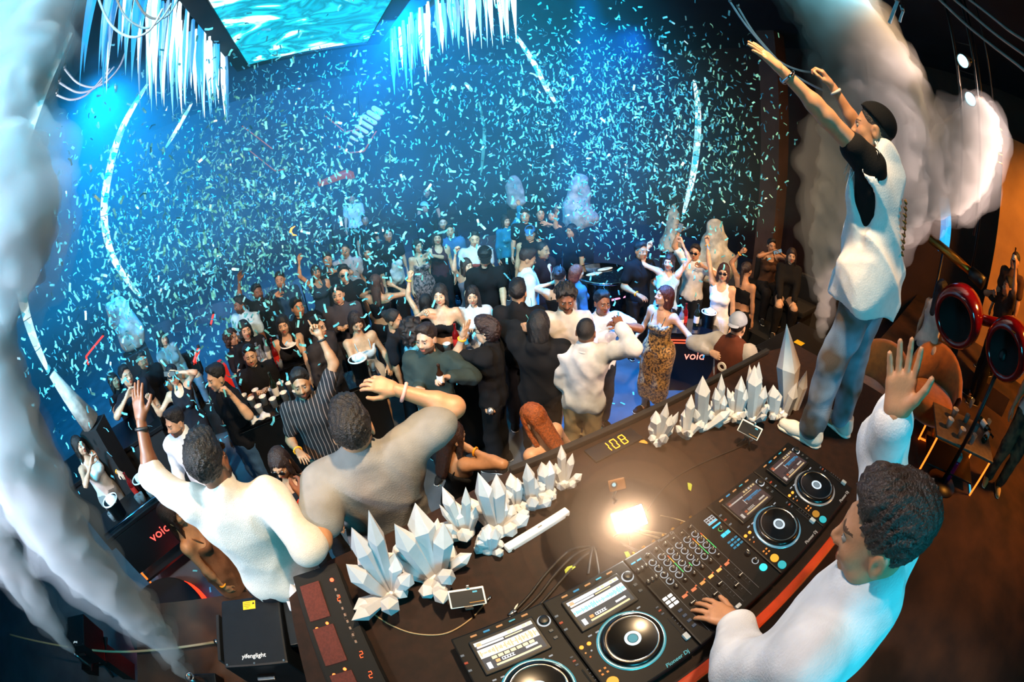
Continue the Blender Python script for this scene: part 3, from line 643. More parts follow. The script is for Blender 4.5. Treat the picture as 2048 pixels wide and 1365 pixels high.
def fringe(name, lab, tips, hdist, ztop, n_each, spread, rng):
    t = thing(name, lab, 'chandelier', (0, 0, 0), group='crystal fringe chandeliers')
    P0 = [athd(u, v, hd) for (u, v), hd in zip(tips, hdist)]
    c = np.mean(P0, 0); t.location = (c[0], c[1], ztop)
    V, F = tube([np.array([p[0], p[1], ztop]) - [c[0], c[1], ztop] for p in P0], .05, 8); obj('rail', mesh_data('rail', [(V, F, 0, True)], BLACKMAT), t)
    xs = np.linspace(0, len(P0) - 1, n_each)
    for x in xs:
        fr_ = x / (len(P0) - 1); pw = [.5, .3, .2] if 'right' in lab else [.12 + .5 * fr_, .5 - .25 * fr_, .38 - .25 * fr_]; i = min(int(x), len(P0) - 2); f = x - i; p = P0[i] * (1 - f) + P0[i + 1] * f
        tip = p + np.array([rng.uniform(-spread, spread), rng.uniform(-spread, spread), rng.uniform(-.05, .55)]) - [c[0], c[1], ztop]
        top = np.array([tip[0] + rng.uniform(-.03, .03), tip[1] + rng.uniform(-.03, .03), -.02])
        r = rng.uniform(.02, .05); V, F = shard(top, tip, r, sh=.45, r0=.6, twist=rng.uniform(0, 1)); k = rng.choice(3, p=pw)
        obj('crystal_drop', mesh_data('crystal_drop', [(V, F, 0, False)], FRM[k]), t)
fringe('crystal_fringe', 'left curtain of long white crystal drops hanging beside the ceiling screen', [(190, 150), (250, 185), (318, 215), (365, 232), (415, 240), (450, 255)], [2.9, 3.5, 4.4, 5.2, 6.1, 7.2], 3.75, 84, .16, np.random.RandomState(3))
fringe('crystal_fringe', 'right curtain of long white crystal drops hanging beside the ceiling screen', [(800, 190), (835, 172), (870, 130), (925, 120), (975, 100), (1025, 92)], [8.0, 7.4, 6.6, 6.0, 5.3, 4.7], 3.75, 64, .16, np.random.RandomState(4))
# ------------------------------------------------------------------ curved LED ribs
def led_mat(key, base, white, strength, scale):
    m = bpy.data.materials.new(key); m.use_nodes = True; nt = m.node_tree; b = nt.nodes['Principled BSDF']; b.inputs['Base Color'].default_value = (.02, .02, .02, 1); b.inputs['Roughness'].default_value = .2
    tc = nt.nodes.new('ShaderNodeTexCoord'); n = nt.nodes.new('ShaderNodeTexVoronoi'); n.inputs['Scale'].default_value = scale
    r = nt.nodes.new('ShaderNodeValToRGB'); cr = r.color_ramp; cr.elements[0].position = .2; cr.elements[0].color = lin(base) + (1,); cr.elements[1].position = .75; cr.elements[1].color = lin(white) + (1,)
    nt.links.new(tc.outputs['Object'], n.inputs['Vector']); nt.links.new(n.outputs['Color'], r.inputs['Fac']); nt.links.new(r.outputs['Color'], b.inputs['Emission Color']); b.inputs['Emission Strength'].default_value = strength
    return m
RIBM = led_mat('rib_led', '#12b7d8', '#e6ffff', 1.5, 9.); RIBD = led_mat('rib_led_dim', '#0a5f7c', '#5cd6ea', .8, 8.)
def smooth_pts(P, n):
    P = np.asarray(P, float); t = np.r_[0, np.cumsum(np.linalg.norm(np.diff(P, axis=0), axis=1))]; x = np.linspace(0, t[-1], n)
    # Catmull-Rom like via cubic interpolation of each axis
    out = []
    for q in x:
        i = min(max(np.searchsorted(t, q) - 1, 0), len(P) - 2); f = (q - t[i]) / (t[i + 1] - t[i] + 1e-9)
        p0, p1, p2, p3 = P[max(i - 1, 0)], P[i], P[i + 1], P[min(i + 2, len(P) - 1)]
        out.append(.5 * (2 * p1 + (p2 - p0) * f + (2 * p0 - 5 * p1 + 4 * p2 - p3) * f * f + (3 * p1 - p0 - 3 * p2 + p3) * f ** 3))
    return np.array(out)
def rib(lab, pix, hd, wpx, m, seg=10, taper=True, group='curved LED ribs'):
    P = smooth_pts([athd(u, v, hd) for u, v in pix], seg * 3 + 1); base = P[-1].copy()
    t = thing('led_rib', lab, 'light', tuple(base), group=group); P = P - base; n = len(P)
    vd = unit(np.array([base[0] - CAMP[0], base[1] - CAMP[1], 0])); T = np.gradient(P, axis=0); T /= np.linalg.norm(T, axis=1)[:, None]
    W = np.cross(T, vd); W /= np.linalg.norm(W, axis=1)[:, None]; d = np.linalg.norm(base + P - CAMP, axis=1)
    f = np.linspace(0, 1, n); w = wpx * d / 850 / 2 * (np.sin(np.clip(f, .02, .98) * math.pi) ** .45 if taper else 1) + .006
    for s_ in range(seg):
        i0, i1 = s_ * 3, s_ * 3 + 3; V = []; F = []
        for i in range(i0, i1 + 1):
            c = P[i] + (P[i0 if i == i0 else i1] * 0); e = .93 if i in (i0, i1) else 1.
            if i == i1: c = P[i] * .88 + P[i - 1] * .12
            for a, b in ((-1, 0), (0, -.02), (1, 0), (1, .05), (-1, .05)): V.append(c + W[i] * w[i] * a + vd * b)
        for q in range(3):
            for k in range(5): F.append((q * 5 + k, q * 5 + (k + 1) % 5, (q + 1) * 5 + (k + 1) % 5, (q + 1) * 5 + k))
        F = list(map(tuple, fixq(F))) + [(0, 1, 4), (1, 2, 3), (1, 3, 4), (15, 19, 16), (16, 18, 17), (16, 19, 18)]
        obj('led_panel', mesh_data('led_panel', [(np.array(V), np.array(F), 0, False)], m), t)
    V, F = tube(P[::3] + vd * .07, .022, 6); obj('spine', mesh_data('spine', [(V, F, 0, True)], BLACKMAT), t)
    if not taper: tube_obj('post', [P[-1] + vd * .08, (P[-1] + vd * .08) * np.array([1, 1, 0]) + [0, 0, DJF - base[2]]], .02, BLACKM, t)
    return t
rib('tall curved LED rib of white-cyan mirror panels left of the stage fringe', [(295, 168), (245, 255), (217, 350), (208, 430), (220, 500), (245, 548), (282, 596)], 8., 15, RIBM, 12)
rib('leftmost tall LED rib half hidden in the white smoke', [(142, 66), (88, 180), (46, 300), (28, 400), (33, 520), (58, 650), (98, 745)], 5.4, 24, RIBM, 12)
rib('curved LED rib right of the confetti, pale on top and cyan below', [(1388, 160), (1396, 215), (1394, 290), (1384, 360), (1366, 430)], 8.6, 12, RIBM, 9)
rib('slanting LED rib under the right crystal fringe', [(1032, 70), (1063, 118), (1080, 150), (1096, 188)], 8.2, 9, RIBM, 5)
rib('short LED rib tip at the right of the slanting rib', [(1093, 172), (1102, 190), (1112, 208)], 8.6, 7, RIBM, 2)
rib('thin LED rib inside the left rib', [(384, 206), (356, 255), (331, 296)], 9., 7, RIBM, 4)
rib('small glinting LED rib tip in the blue haze at the centre', [(930, 165), (945, 183)], 9.5, 6, RIBM, 2)
rib('narrow upright LED rib standing in the blue haze at the centre', [(958, 204), (964, 232), (969, 262), (966, 310), (962, 350)], 9.5, 6, RIBD, 5)
rib('narrow blue LED panel on the brown wall behind the red loudspeakers', [(1888, 396), (1892, 450), (1886, 506)], 5.6, 22, led_mat('rib_led_blue', '#0a86d8', '#30c8ff', 1.1, 6.), 6, False)
def cone_stand(lab, pix, hd, w0, w1, m):
    a, b = athd(*pix[0], hd), athd(*pix[1], hd); t = thing('rib_stand', lab, 'stand', tuple(b)); V, F = tube([a - b, b - b], [w0, w1], 10); obj('tapered_leg', mesh_data('tapered_leg', [(V, F, 0, True)], m), t)
    box_obj('foot', (.3, .3, max(.05, b[2] - FLOOR)), BLACKMAT, t, (0, 0, -(b[2] - FLOOR) / 2 - .02)); return t
STONE = surf('pale_rock', '#8f918a', '#c9c6b8', .85, 7., .6)
cone_stand('pale tapered foot under the leftmost LED rib', [(104, 748), (182, 846)], 4.8, .05, .14, STONE)
# ------------------------------------------------------------------ standing rocks
def rock(lab, cpx, wpx, hpx, hd, tilt=0., shape='slab', seed=1):
    c = athd(*cpx, hd); d = np.linalg.norm(c - CAMP); W = wpx * d / 850; H = hpx * d / 850; rng = np.random.RandomState(seed); zb = c[2] - H / 2
    t = thing('standing_rock', lab, 'rock', (c[0], c[1], FLOOR))
    if shape == 'slab': ops = [OC((0, 0, -H / 2 + W * .45), (0, 0, H / 2 - W * .36), W * .5, W * .36, k=.05, n=(0, 1, 0), f=1.5)]
    elif shape == 'cone': ops = [OC((0, 0, -H / 2 + .05), (0, 0, H / 2 - W * .2), W * .48, W * .2, k=.05)]
    else: ops = [OC((-W * .05, 0, -H / 2 + W * .3), (W * .04, 0, H / 2 - W * .22), W * .45, W * .24, k=.1), OE((W * .3, 0, -H / 2 + W * .3), (W * .28, W * .28, W * .4), k=.12)]
    ops += [OPl((0, 0, -H / 2), (0, 0, -1))]
    V, F = sdf(ops, max(.02, W / 26), post=lambda g: g.wrinkle(.05 * W, 9 / W, rng, 7, 1.))
    va = math.atan2(-(c[0] - CAMP[0]), c[1] - CAMP[1]); M = _rz(va) @ _ry(math.radians(tilt))
    obj('stone', mesh_data('stone', [(xf(V, M, (0, 0, c[2] - FLOOR)), F, 0, True)], STONE), t)
    if zb > FLOOR + .1: box_obj('plinth', (W * .9, W * .8, zb - FLOOR), BLACKMAT, t, (0, 0, (zb - FLOOR) / 2), (0, 0, va))
rock('pale standing slab of rock at far left below the LED rib', (250, 648), 62, 108, 8., -10, 'slab', 1)
rock('tall pale cone-shaped rock behind the crowd in the right half', (1156, 402), 66, 108, 10.5, 0, 'lump', 2)
rock('pale triangular rock leaning at the foot of the right LED rib', (1345, 455), 46, 92, 9., 3, 'cone', 3)
rock('white lumpy rock behind the woman in the white tank top', (1426, 500), 84, 112, 7.2, 0, 'lump', 4)
rock('dim bluish rock slab deep in the haze', (1030, 385), 40, 66, 11.5, 0, 'slab', 5)
rock('small dim rock among the back crowd left of centre', (795, 545), 30, 50, 7.4, 10, 'slab', 6)
# ------------------------------------------------------------------ neon lines, hanging fish bones, hoses
def neon(lab, pix, hd, r, m, name='neon_tube', cat='neon light', group='zigzag neon tubes'):
    P = np.array([athd(u, v, hd) for u, v in pix]); b = P[-1].copy(); t = thing(name, lab, cat, tuple(b), group=group); pts = []
    for i in range(len(P) - 1): pts += [P[i] * .97 + P[i + 1] * .03 if i else P[i], P[i] * .03 + P[i + 1] * .97]
    pts.append(P[-1]); V, F = tube(np.array(pts) - b, r, 8); obj('tube', mesh_data('tube', [(V, F, 0, True)], m), t)
    for q in (P[0], P[-1]):
        Vc, Fc = tube([q - b, q - b + [0, 0, r * 2]], r * 1.4, 8); obj('end_cap', mesh_data('end_cap', [(Vc, Fc, 0, True)], BLACKMAT), t)
    return t
COP = glow('#d88a70', .55); RED = glow('#ff2a1c', 3.); REDD = glow('#ff3a22', 1.2)
neon('dim copper neon line high at left centre', [(484, 252), (515, 275), (546, 299)], 9.5, .012, COP)
neon('lower dim copper neon line with a bent end at left centre', [(500, 302), (525, 322), (550, 342), (575, 338)], 9.5, .01, COP)
neon('copper neon line ending at the hanging bone sculpture', [(651, 232), (690, 264), (726, 258)], 9., .013, COP)
neon('bent copper neon line below the hanging bone sculpture', [(675, 291), (698, 306), (728, 303), (753, 262)], 9., .015, COP)
neon('red zigzag neon line at far left below the pale rock slab', [(207, 671), (183, 700), (172, 714), (178, 733)], 6.5, .014, RED)
neon('pair-front red neon bar glowing among the left crowd', [(397, 696), (386, 729)], 5., .016, RED)
neon('pinkish red neon bar behind the left crowd', [(427, 628), (421, 652)], 6., .014, RED)
neon('thin red neon bar next to the left crowd table', [(400, 698), (391, 728)], 5.05, .008, RED)
b_ = athd(722, 258, 9.); t = thing('bone_sculpture', 'pale fish-bone sculpture hanging in the blue haze', 'sculpture', tuple(b_)); rng = np.random.RandomState(2); BON = mat('bone', '#d8b8a4', .7, noise=.3, emit='#c89080', es=.3)  # weak warm emission added so the bones stay pinkish under cyan light
vd = unit(np.array([b_[0] - CAMP[0], b_[1] - CAMP[1], 0])); rt_ = np.array([vd[1], -vd[0], 0])
for i in range(8):
    f = i / 7.; c = rt_ * (-.25 + .62 * f) + np.array([0, 0, -.28 + .62 * f]); w = .05 + .1 * math.sin(f * 2.6)
    V, F = sdf([OC(c + np.array([0, 0, w * .6]) - rt_ * w * .7, c - np.array([0, 0, w * .6]) + rt_ * w * .7, .035 + .02 * f, .045 * f + .02, k=.02)], .014); obj('rib_bone', mesh_data('rib_bone', [(V, F, 0, True)], BON), t)
V, F = tube([(0, 0, 0), (0, 0, ZC - b_[2])], .006, 5); obj('wire', mesh_data('wire', [(V, F, 0, True)], BLACKM), t)
HOSE = mat('pale_hose', '#b9c4cc', .45, noise=.1); HOSEB = mat('steel_hose', '#8d8884', .35, .6, noise=.1)
def hose(lab, pts, hd, r, m, s=None, o=(0, 0)):
    pix = [(o[0] + x / s, o[1] + y / s) for x, y in pts] if s else pts
    P = smooth_pts([athd(u, v, hd) for u, v in pix], 26); b = P[0].copy(); t = thing('hanging_hose', lab, 'hose', tuple(b), group='hoses looped under the ceiling'); V, F = tube(P - b, r, 8); obj('tube', mesh_data('tube', [(V, F, 0, True)], m), t)
    P2 = [P[0] - b, P[0] - b + [0, 0, .05]]; V, F = tube(P2, r * 1.5, 8); obj('end_clip', mesh_data('end_clip', [(V, F, 0, True)], METAL), t)
    V, F = tube([P[0] - b, np.array([0, 0, ZC - b[2]])], .003, 5); obj('hanging_wire', mesh_data('hanging_wire', [(V, F, 0, True)], BLACKM), t)
S1 = 2.844
hose('outer pale hose looping in front of the left crystal fringe', [(550, -40), (600, 90), (660, 170), (740, 210), (810, 200), (870, 150), (925, 50)], 2.7, .009, HOSE, S1)
hose('middle pale hose looping in front of the left crystal fringe', [(650, -40), (710, 90), (790, 150), (850, 157), (920, 105), (975, 20)], 2.9, .009, HOSE, S1)
hose('inner dark-edged hose looping in front of the left crystal fringe', [(755, -40), (820, 75), (890, 107), (960, 82), (1025, -30)], 3.1, .010, HOSE, S1)
hose('upper of the three sagging hoses beside the smoke at upper left', [(368, 392), (440, 470), (530, 496), (610, 460), (680, 380), (720, 278)], 4., .011, HOSE, S1)
hose('middle of the three sagging hoses beside the smoke at upper left', [(338, 470), (430, 522), (500, 520), (565, 480), (650, 380)], 4., .011, HOSE, S1)
hose('lowest of the three sagging hoses beside the smoke at upper left', [(323, 540), (400, 567), (480, 547), (545, 488), (625, 390)], 4., .011, HOSE, S1)
hose('thin hose dropping straight down near the top left corner', [(173, -40), (190, 100), (205, 215)], 3., .007, HOSE, S1)
hose('second thin hose dropping near the top left corner', [(238, -40), (255, 90), (274, 182)], 3., .007, HOSE, S1)
hose('third thin slanting hose near the top left corner', [(335, -40), (318, 40), (295, 165)], 3., .007, HOSE, S1)
O3 = (1348, 0)
hose('lowest of three steel conduits crossing the top right corner', [(1480, -30), (1650, 130), (1800, 252), (1930, 350), (2010, 415)], 3.2, .014, HOSEB, S1, O3)
hose('middle of three steel conduits crossing the top right corner', [(1560, -30), (1750, 130), (1870, 225), (2010, 325)], 3.2, .014, HOSEB, S1, O3)
hose('topmost of three steel conduits crossing the top right corner', [(1640, -30), (1850, 130), (1930, 190), (2010, 240)], 3.2, .014, HOSEB, S1, O3)
hose('upper grey hose running behind the raised arms of the man on the booth', [(320, 12), (400, 130), (500, 250), (600, 350), (720, 402), (845, 416)], 4.2, .012, HOSE, S1, O3)
hose('lower grey hose running behind the raised arms of the man on the booth', [(366, 45), (450, 180), (560, 310), (660, 410), (800, 492), (905, 532)], 4.2, .012, HOSE, S1, O3)
hose('short bright tube stub above the white smoke cloud', [(1270, 8), (1248, 70), (1225, 132)], 3.2, .014, HOSE, S1, O3)
hose('tiny tube stub right of the bright stub above the smoke', [(1302, 66), (1290, 100), (1284, 125)], 3.2, .011, HOSE, S1, O3)
# ------------------------------------------------------------------ spot lights on the right
def par_light(lab, px, hd, aim, col, r=.07):
    p = athd(*px, hd); t = thing('spotlight', lab, 'spotlight', tuple(p), group='blue spotlights on the right truss'); q = Vector(np.asarray(aim) - p).to_track_quat('-Z', 'Y'); t.rotation_euler = q.to_euler()
    lathe_obj('can', [(0, .2), (r * .7, .2), (r * .95, .12), (r, 0), (r, -.02), (r * .9, -.02), (r * .9, .0)], BLACKM, t, n=20)
    lathe_obj('lens', [(0, -.008), (r * .6, -.004), (r * .88, .004)], glow(col, 5.), t, n=20)
    V, F = tube([(r * 1.1, 0, .05), (r * 1.1, 0, .24), (0, 0, .3), (-r * 1.1, 0, .24), (-r * 1.1, 0, .05)], .01, 6); obj('yoke', mesh_data('yoke', [(V, F, 0, True)], mat('brass', '#b07a30', .35, 1.)), t)
    return p
p1 = par_light('upper blue-white spotlight at the top right', (1926, 122), 4.2, CAMP + np.array([.3, 1.2, -.6]), '#8fe6ff')
p2 = par_light('lower blue-white spotlight at the right edge of the smoke', (1941, 198), 4.2, CAMP + np.array([.3, 1.2, -.9]), '#8fe6ff')
b_ = athd(1935, 160, 4.35); t = thing('lighting_truss', 'dark vertical truss carrying the two blue spotlights', 'truss', (b_[0], b_[1], b_[2] - 1.4))
for dx, dy in ((-.1, -.1), (.1, -.1), (.1, .1), (-.1, .1)): tube_obj('pole', [(dx, dy, 0), (dx, dy, ZC - b_[2] + 1.4)], .014, BLACKM, t)
for k in range(12):
    z = .15 + k * .3; tube_obj('brace', [(-.1, -.1, z), (.1, -.1, z + .15), (.1, .1, z + .15), (-.1, .1, z + .3)], .007, BLACKM, t, 5)
b_ = athd(1990, 292, 4.6); t = thing('brass_wall_lamp', 'coiled brass wire lamp on the brown wall at far right', 'lamp', tuple(b_))
tt = np.linspace(0, 10 * math.pi, 110); V, F = tube(np.stack([.13 * np.cos(tt), .09 * np.sin(tt), -.2 + .4 * tt / tt[-1]], 1), .008, 5); obj('coil', mesh_data('coil', [(V, F, 0, True)], mat('brass', '#b07a30', .35, 1.)), t)
lathe_obj('bulb', [(0, -.06), (.03, -.04), (.04, 0), (.025, .05), (0, .06)], glow('#ffb050', 2.), t, n=14)
tube_obj('rod', [(0, 0, .2), (0, 0, ZC - b_[2])], .01, BLACKM, t)
# orange lit panel and sign far in the back
b_ = athd(672, 356, 12.5); t = thing('curved_panel', 'small orange curved panel lit in the far background', 'panel', (b_[0], b_[1], b_[2] - .2))
V, F = tube([(-.55, 0, .13), (-.2, 0, .17), (.15, 0, .24), (.33, 0, .25), (.42, 0, .2), (.45, 0, .06)], [.07, .1, .12, .13, .13, .1], 12); obj('panel_face', mesh_data('panel_face', [(V * np.array([1, .5, 1]), F, 0, True)], glow('#c86a30', .5)), t)
for x in (-.35, .35): tube_obj('post', [(x, .1, .05), (x, .1, FLOOR - b_[2] + .2)], .03, BLACKMAT, t)
b_ = athd(587, 463, 8.); t = thing('crescent_lamp', 'tiny glowing orange crescent lamp in the back crowd', 'lamp', tuple(b_)); V, F = tube([(0.05, 0, .09), (-.03, 0, .06), (-.06, 0, 0), (-.03, 0, -.06), (.05, 0, -.09)], [.004, .02, .026, .02, .004], 8); obj('crescent', mesh_data('crescent', [(V, F, 0, True)], glow('#ff9a3c', 4.)), t)
tube_obj('stem', [(-.06, 0, 0), (-.06, 0.03, FLOOR - b_[2])], .012, BLACKM, t)
# ------------------------------------------------------------------ DJ booth
TOPM = surf('booth_top_laminate', '#1e110c', '#2a1811', .62, 26., .05, .25)
bt = thing('dj_booth', 'long black DJ booth with brown top carrying the decks and crystals', 'booth', (0, 0, DJF))
BX0, BX1, BY0, BY1 = -.56, 2.95, -.05, 1.17
pol = [(BX0, BY0), (BX1, BY0 - .0), (BX1, BY1 - .1), (BX1 - .35, BY1), (.55, BY1), (-.36, 1.0), (BX0, .86)]
V, F = prism(pol, -.05, 0.); obj('top', mesh_data('top', [(V + [0, 0, -DJF], F, 0, False)], TOPM), bt)
V, F = prism([(BX0 + .04, BY0 + .12), (BX1 - .04, BY0 + .12), (BX1 - .04, BY1 - .12), (BX1 - .37, BY1 - .03), (.54, BY1 - .03), (-.36, .97), (BX0 + .04, .84)], DJF, -.052); obj('cabinet', mesh_data('cabinet', [(V + [0, 0, -DJF], F, 0, False)], BLACKMAT), bt)
EDG = mat('orange_edge_band', '#b8380e', .45, noise=.25, nscale=12)
box_obj('edge_band', (BX1 - BX0, .05, .06), EDG, bt, ((BX0 + BX1) / 2, BY0 - .022, -.03 - DJF), b=.012)
box_obj('front_lip', (BX1 - .9, .035, .035), BLACKMAT, bt, ((.55 + BX1 - .35) / 2, BY1 - .02, .018 - DJF), b=.008)
# tempo display on the front edge: 108
ft = thing('tempo_display', 'black strip display with orange glowing digits reading 108', 'display', (1.07, 1.055, .0005), math.radians(2))
box_obj('case', (.3, .1, .012), BLACKM, ft, (0, 0, .006))
OR_ = glow('#ff9a1c', 6.)
def seg_digit(ch, x, parent, sz=.028, m=OR_, z=.0135):
    SEG = {'1': 'bc', '0': 'abcdef', '8': 'abcdefg', '2': 'abged', '7': 'abc'}[ch]; w, h, t_ = sz, sz * 1.1, sz * .15; parts = []
    pos = dict(a=(0, h, w, t_), g=(0, 0, w, t_), d=(0, -h, w, t_), b=(w / 2, h / 2, t_, h), c=(w / 2, -h / 2, t_, h), f=(-w / 2, h / 2, t_, h), e=(-w / 2, -h / 2, t_, h))
    for s_ in SEG:
        cx, cy, sx, sy = pos[s_]; V, F = bevel_box(sx * .92, sy * .92, .001, 0); V = V + [x + cx + .18 * cy, cy, z]; parts.append((V, F, 0, False))
    return obj('digit', mesh_data('digit', parts, m), parent)
for ch, x in (('1', -.052), ('0', .0), ('8', .055)): seg_digit(ch, x, ft)
# ------------------------------------------------------------------ decks
def quad(x0, y0, x1, y1, z): return np.array([(x0, y0, z), (x1, y0, z), (x1, y1, z), (x0, y1, z)]), np.array([(0, 1, 2, 3)])
G = lambda c, s: glow(c, s)
def rect_part(x, y, w, h, z, mi): V, F = quad(x - w / 2, y - h / 2, x + w / 2, y + h / 2, z); return (V, F, mi, False)
KNOBV = None
def knob_data(r, h, key):
    V, F = lathe([(0, 0), (r * 1.15, 0), (r, h * .35), (r * .92, h), (r * .8, h * 1.05), (0, h * 1.05)], 14); P = [(V, F, 0, True)]
    V, F = bevel_box(r * .22, r * .9, h * .1, 0, (0, r * .45, h * 1.06)); P.append((V, F, 1, False)); return mesh_data(key, P, [BLACKM, WHITEP])
KN = knob_data(.0085, .016, 'knob'); KNB = knob_data(.013, .018, 'knob')
DIAL = mesh_data('dial_ring', [(*lathe([(.0115, 0), (.0125, .0012), (.0145, .0012), (.0155, 0)], 18), 0, True)], glow('#cfd6dc', .7))
def btn(name, parent, x, y, w, h, col, s, z, rnd=False):
    m = glow(col, s) if s > 0 else mat('btn_' + col, col, .4)
    k = ('btnd', round(w, 4), round(h, 4), col, s, rnd)
    if k not in MATS:
        if rnd: V, F = cyl(w / 2, .005, 16, .3)
        else: V, F = bevel_box(w, h, .005, .001, (0, 0, .0025))
        MATS[k] = mesh_data(name, [(V, F, 0, False)], m)
    return obj(name, MATS[k], parent, (x, y, z))
def deck(lab, x0, bright, jogcol, seed):
    rng = np.random.RandomState(seed); t = thing('dj_player', lab, 'dj deck', (x0 + .1645, .2265, 0), 0, 'four DJ media players'); z = .1
    V, F = bevel_box(.326, .45, .086, .006, (0, 0, .053)); obj('body', mesh_data('body', [(V, F, 0, False)], mat('deck_black', '#08090b', .5, noise=.2, nscale=60, spec=.25)), t)
    for sx in (-.13, .13):
        for sy in (-.19, .19): V, F = cyl(.02, .011, 12); obj('foot', mesh_data('foot', [(V, F, 0, False)], BLACKMAT), t, (sx, sy, 0))
    # angled screen pod
    V, F = bevel_box(.222, .135, .016, .004); obj('screen_bezel', mesh_data('screen_bezel', [(V, F, 0, False)], BLACKM), t, (-.0045, .118, z + .004))
    zs = .0085; P = []; w, hgt = .199, .112
    if bright == 1: cols = ['#e8e2d6', '#2a3440', '#ffe9b0', '#35b9d8', '#ffb070', '#ffffff']; es = 1.5
    elif bright == 2: cols = ['#dfe4ea', '#24303a', '#ffe0a0', '#27c4dc', '#ff9a50', '#ffffff']; es = 1.5
    else: cols = ['#4a3336', '#2a1f26', '#e8c890', '#2f90c0', '#d06a3a', '#d8ccc0']; es = .85
    ms = [glow(c, es) for c in cols]
    P.append(rect_part(0, 0, w, hgt, 0, 1 if bright else 0))
    P.append(rect_part(0, .047, w, .014, .0006, 0))
    for k in range(5): P.append(rect_part(.02 + k * .017, .047, .012, .010, .0009, 5 if k == 2 else 2))
    P.append(rect_part(-.05, .034, .09, .007, .0006, 5)); P.append(rect_part(.03, .034, .06, .004, .0006, 2)); P.append(rect_part(-.085, .04, .016, .02, .0006, 4))
    if bright:
        P.append(rect_part(0, .008, w, .034, .0006, 5 if bright == 2 else 0))
        for k in range(46): hgt_ = .004 + .026 * rng.rand() ** 1.5; P.append(rect_part(-.097 + k * .0043, .008 - (.004 if bright == 2 else 0), .003, hgt_, .0009, 3 if bright == 2 else 4 if k % 3 else 2))
    else:
        P.append(rect_part(.03, .012, .1, .006, .0006, 3)); P.append(rect_part(-.02, .006, .004, .03, .0008, 5))
        for k in range(22): P.append(rect_part(.0 + k * .0043, .004, .003, .002 + .012 * rng.rand(), .0009, 3))
    for k in range(7): P.append(rect_part(-.06 + k * .021, -.018, .017, .011, .0006, 2 if bright == 1 else 1))
    P.append(rect_part(-.055, -.033, .014, .011, .0006, 4)); P.append(rect_part(-.02, -.033, .042, .011, .0007, 5))
    for k in range(5): P.append(rect_part(-.036 + k * .009, -.033, .005, .007, .001, 1))
    P.append(rect_part(.06, -.03, .04, .008, .0006, 5)); P.append(rect_part(.01, -.047, .15, .007, .0006, 2)); P.append(rect_part(-.085, -.04, .014, .024, .0006, 5))
    obj('screen', mesh_data('screen', P, ms), t, (-.0045, .118, z + .0125))
    # buttons above and below screen
    for k in range(5): btn('button', t, -.09 + k * .045, .205, .022, .006, '#2aa0d0' if k % 2 else '#e8a060', .9 if k != 3 else .0, z - .003)
    for k in range(8): btn('button', t, -.1 + k * .027, .028, .013, .005, '#d8dde2', .6, z - .003)
    lathe_obj('browse_knob', [(0, 0), (.019, 0), (.017, .016), (.014, .018), (0, .018)], BLACKM, t, (.134, .155, z - .004), n=20)
    V, F = lathe([(.0175, 0), (.0185, .004), (.0215, .004), (.0225, 0)], 22); obj('knob_ring', mesh_data('knob_ring', [(V, F, 0, True)], glow('#e8ecf0', .9)), t, (.134, .155, z - .003))
    btn('button', t, .135, .11, .014, .01, '#3a4046', 0, z - .003); btn('button', t, .135, .08, .014, .01, '#3a4046', 0, z - .003)
    btn('cue_button', t, -.132, -.155, .038, .038, '#ffb030', 1.2 if seed in (2, 3) else .5, z - .003, True); btn('play_button', t, -.132, -.2, .038, .038, '#50e060' if seed == 1 else '#2fd0d8', .8, z - .003, True)
    for sx, sy, c, s_ in ((-.145, .005, '#ff9a30', 2.2), (-.118, .005, '#ff9a30', 2.2), (-.145, -.02, '#ffb060', .8), (-.125, -.022, '#e0e0e0', .6), (-.14, -.04, '#ff8030', .8)): btn('button', t, sx, sy, .014 if s_ > 2 else .006, .014, c, s_, z - .003, True)
    for k in range(4): btn('button', t, -.143 + (k % 2) * .018, -.1 - (k // 2) * .016, .007, .007, '#ff9a40', .9, z - .003)
    for k in range(3): btn('button', t, -.152, .15 - k * .03, .012, .007, '#ff5a30' if k == 1 else '#9aa4aa', .5, z - .003)
    # jog wheel
    j = lathe_obj('jog_wheel', [(.0, .018), (.082, .018), (.086, .02), (.099, .016), (.103, .006), (.103, 0)], mat('jog_black', '#08090b', .22, noise=.1), t, (0, -.062, z - .002), n=48)
    V, F = lathe([(.101, .002), (.1045, .0045), (.1095, .0045), (.113, .0)], 56); obj('jog_rim', mesh_data('jog_rim', [(V, F, 0, True)], mat('rim_' + jogcol, '#8d949a', .25, .9, emit=jogcol, es=.55)), j)
    V, F = lathe([(.0815, .0185), (.084, .0205), (.0865, .0202)], 56); obj('jog_inner_ring', mesh_data('jog_inner_ring', [(V, F, 0, True)], mat('silver_ring', '#d8d2cc', .2, 1.)), j)
    V, F = lathe([(.0, .0186), (.016, .0186)], 28); obj('jog_display', mesh_data('jog_display', [(V, F, 0, False)], glow('#2ab4c8' if bright else '#8fa4b0', .7)), j)
    V, F = lathe([(.018, .0188), (.0205, .0196), (.026, .0196), (.0275, .0188)], 32); obj('jog_display_ring', mesh_data('jog_display_ring', [(V, F, 0, True)], glow('#e8fbff' if bright else '#c8d8e2', 1.3)), j)
    # tempo slider
    box_obj('slider_slot', (.006, .11, .002), BLACKMAT, t, (.144, -.12, z - .003)); V, F = bevel_box(.018, .028, .016, .003); obj('tempo_slider', mesh_data('tempo_slider', [(V, F, 0, False)], mat('slider_grey', '#aab4ba', .4)), t, (.144, -.165, z + .006))
    for k in range(7): btn('slider_mark', t, .158, -.075 - k * .015, .004, .0012, '#c8ccd0', .3, z - .0045)
    for k in range(3): btn('button', t, .14 - k * .0, -.01 - k * .016, .01, .006, '#ff6a40' if k == 1 else '#707880', .4, z - .003)
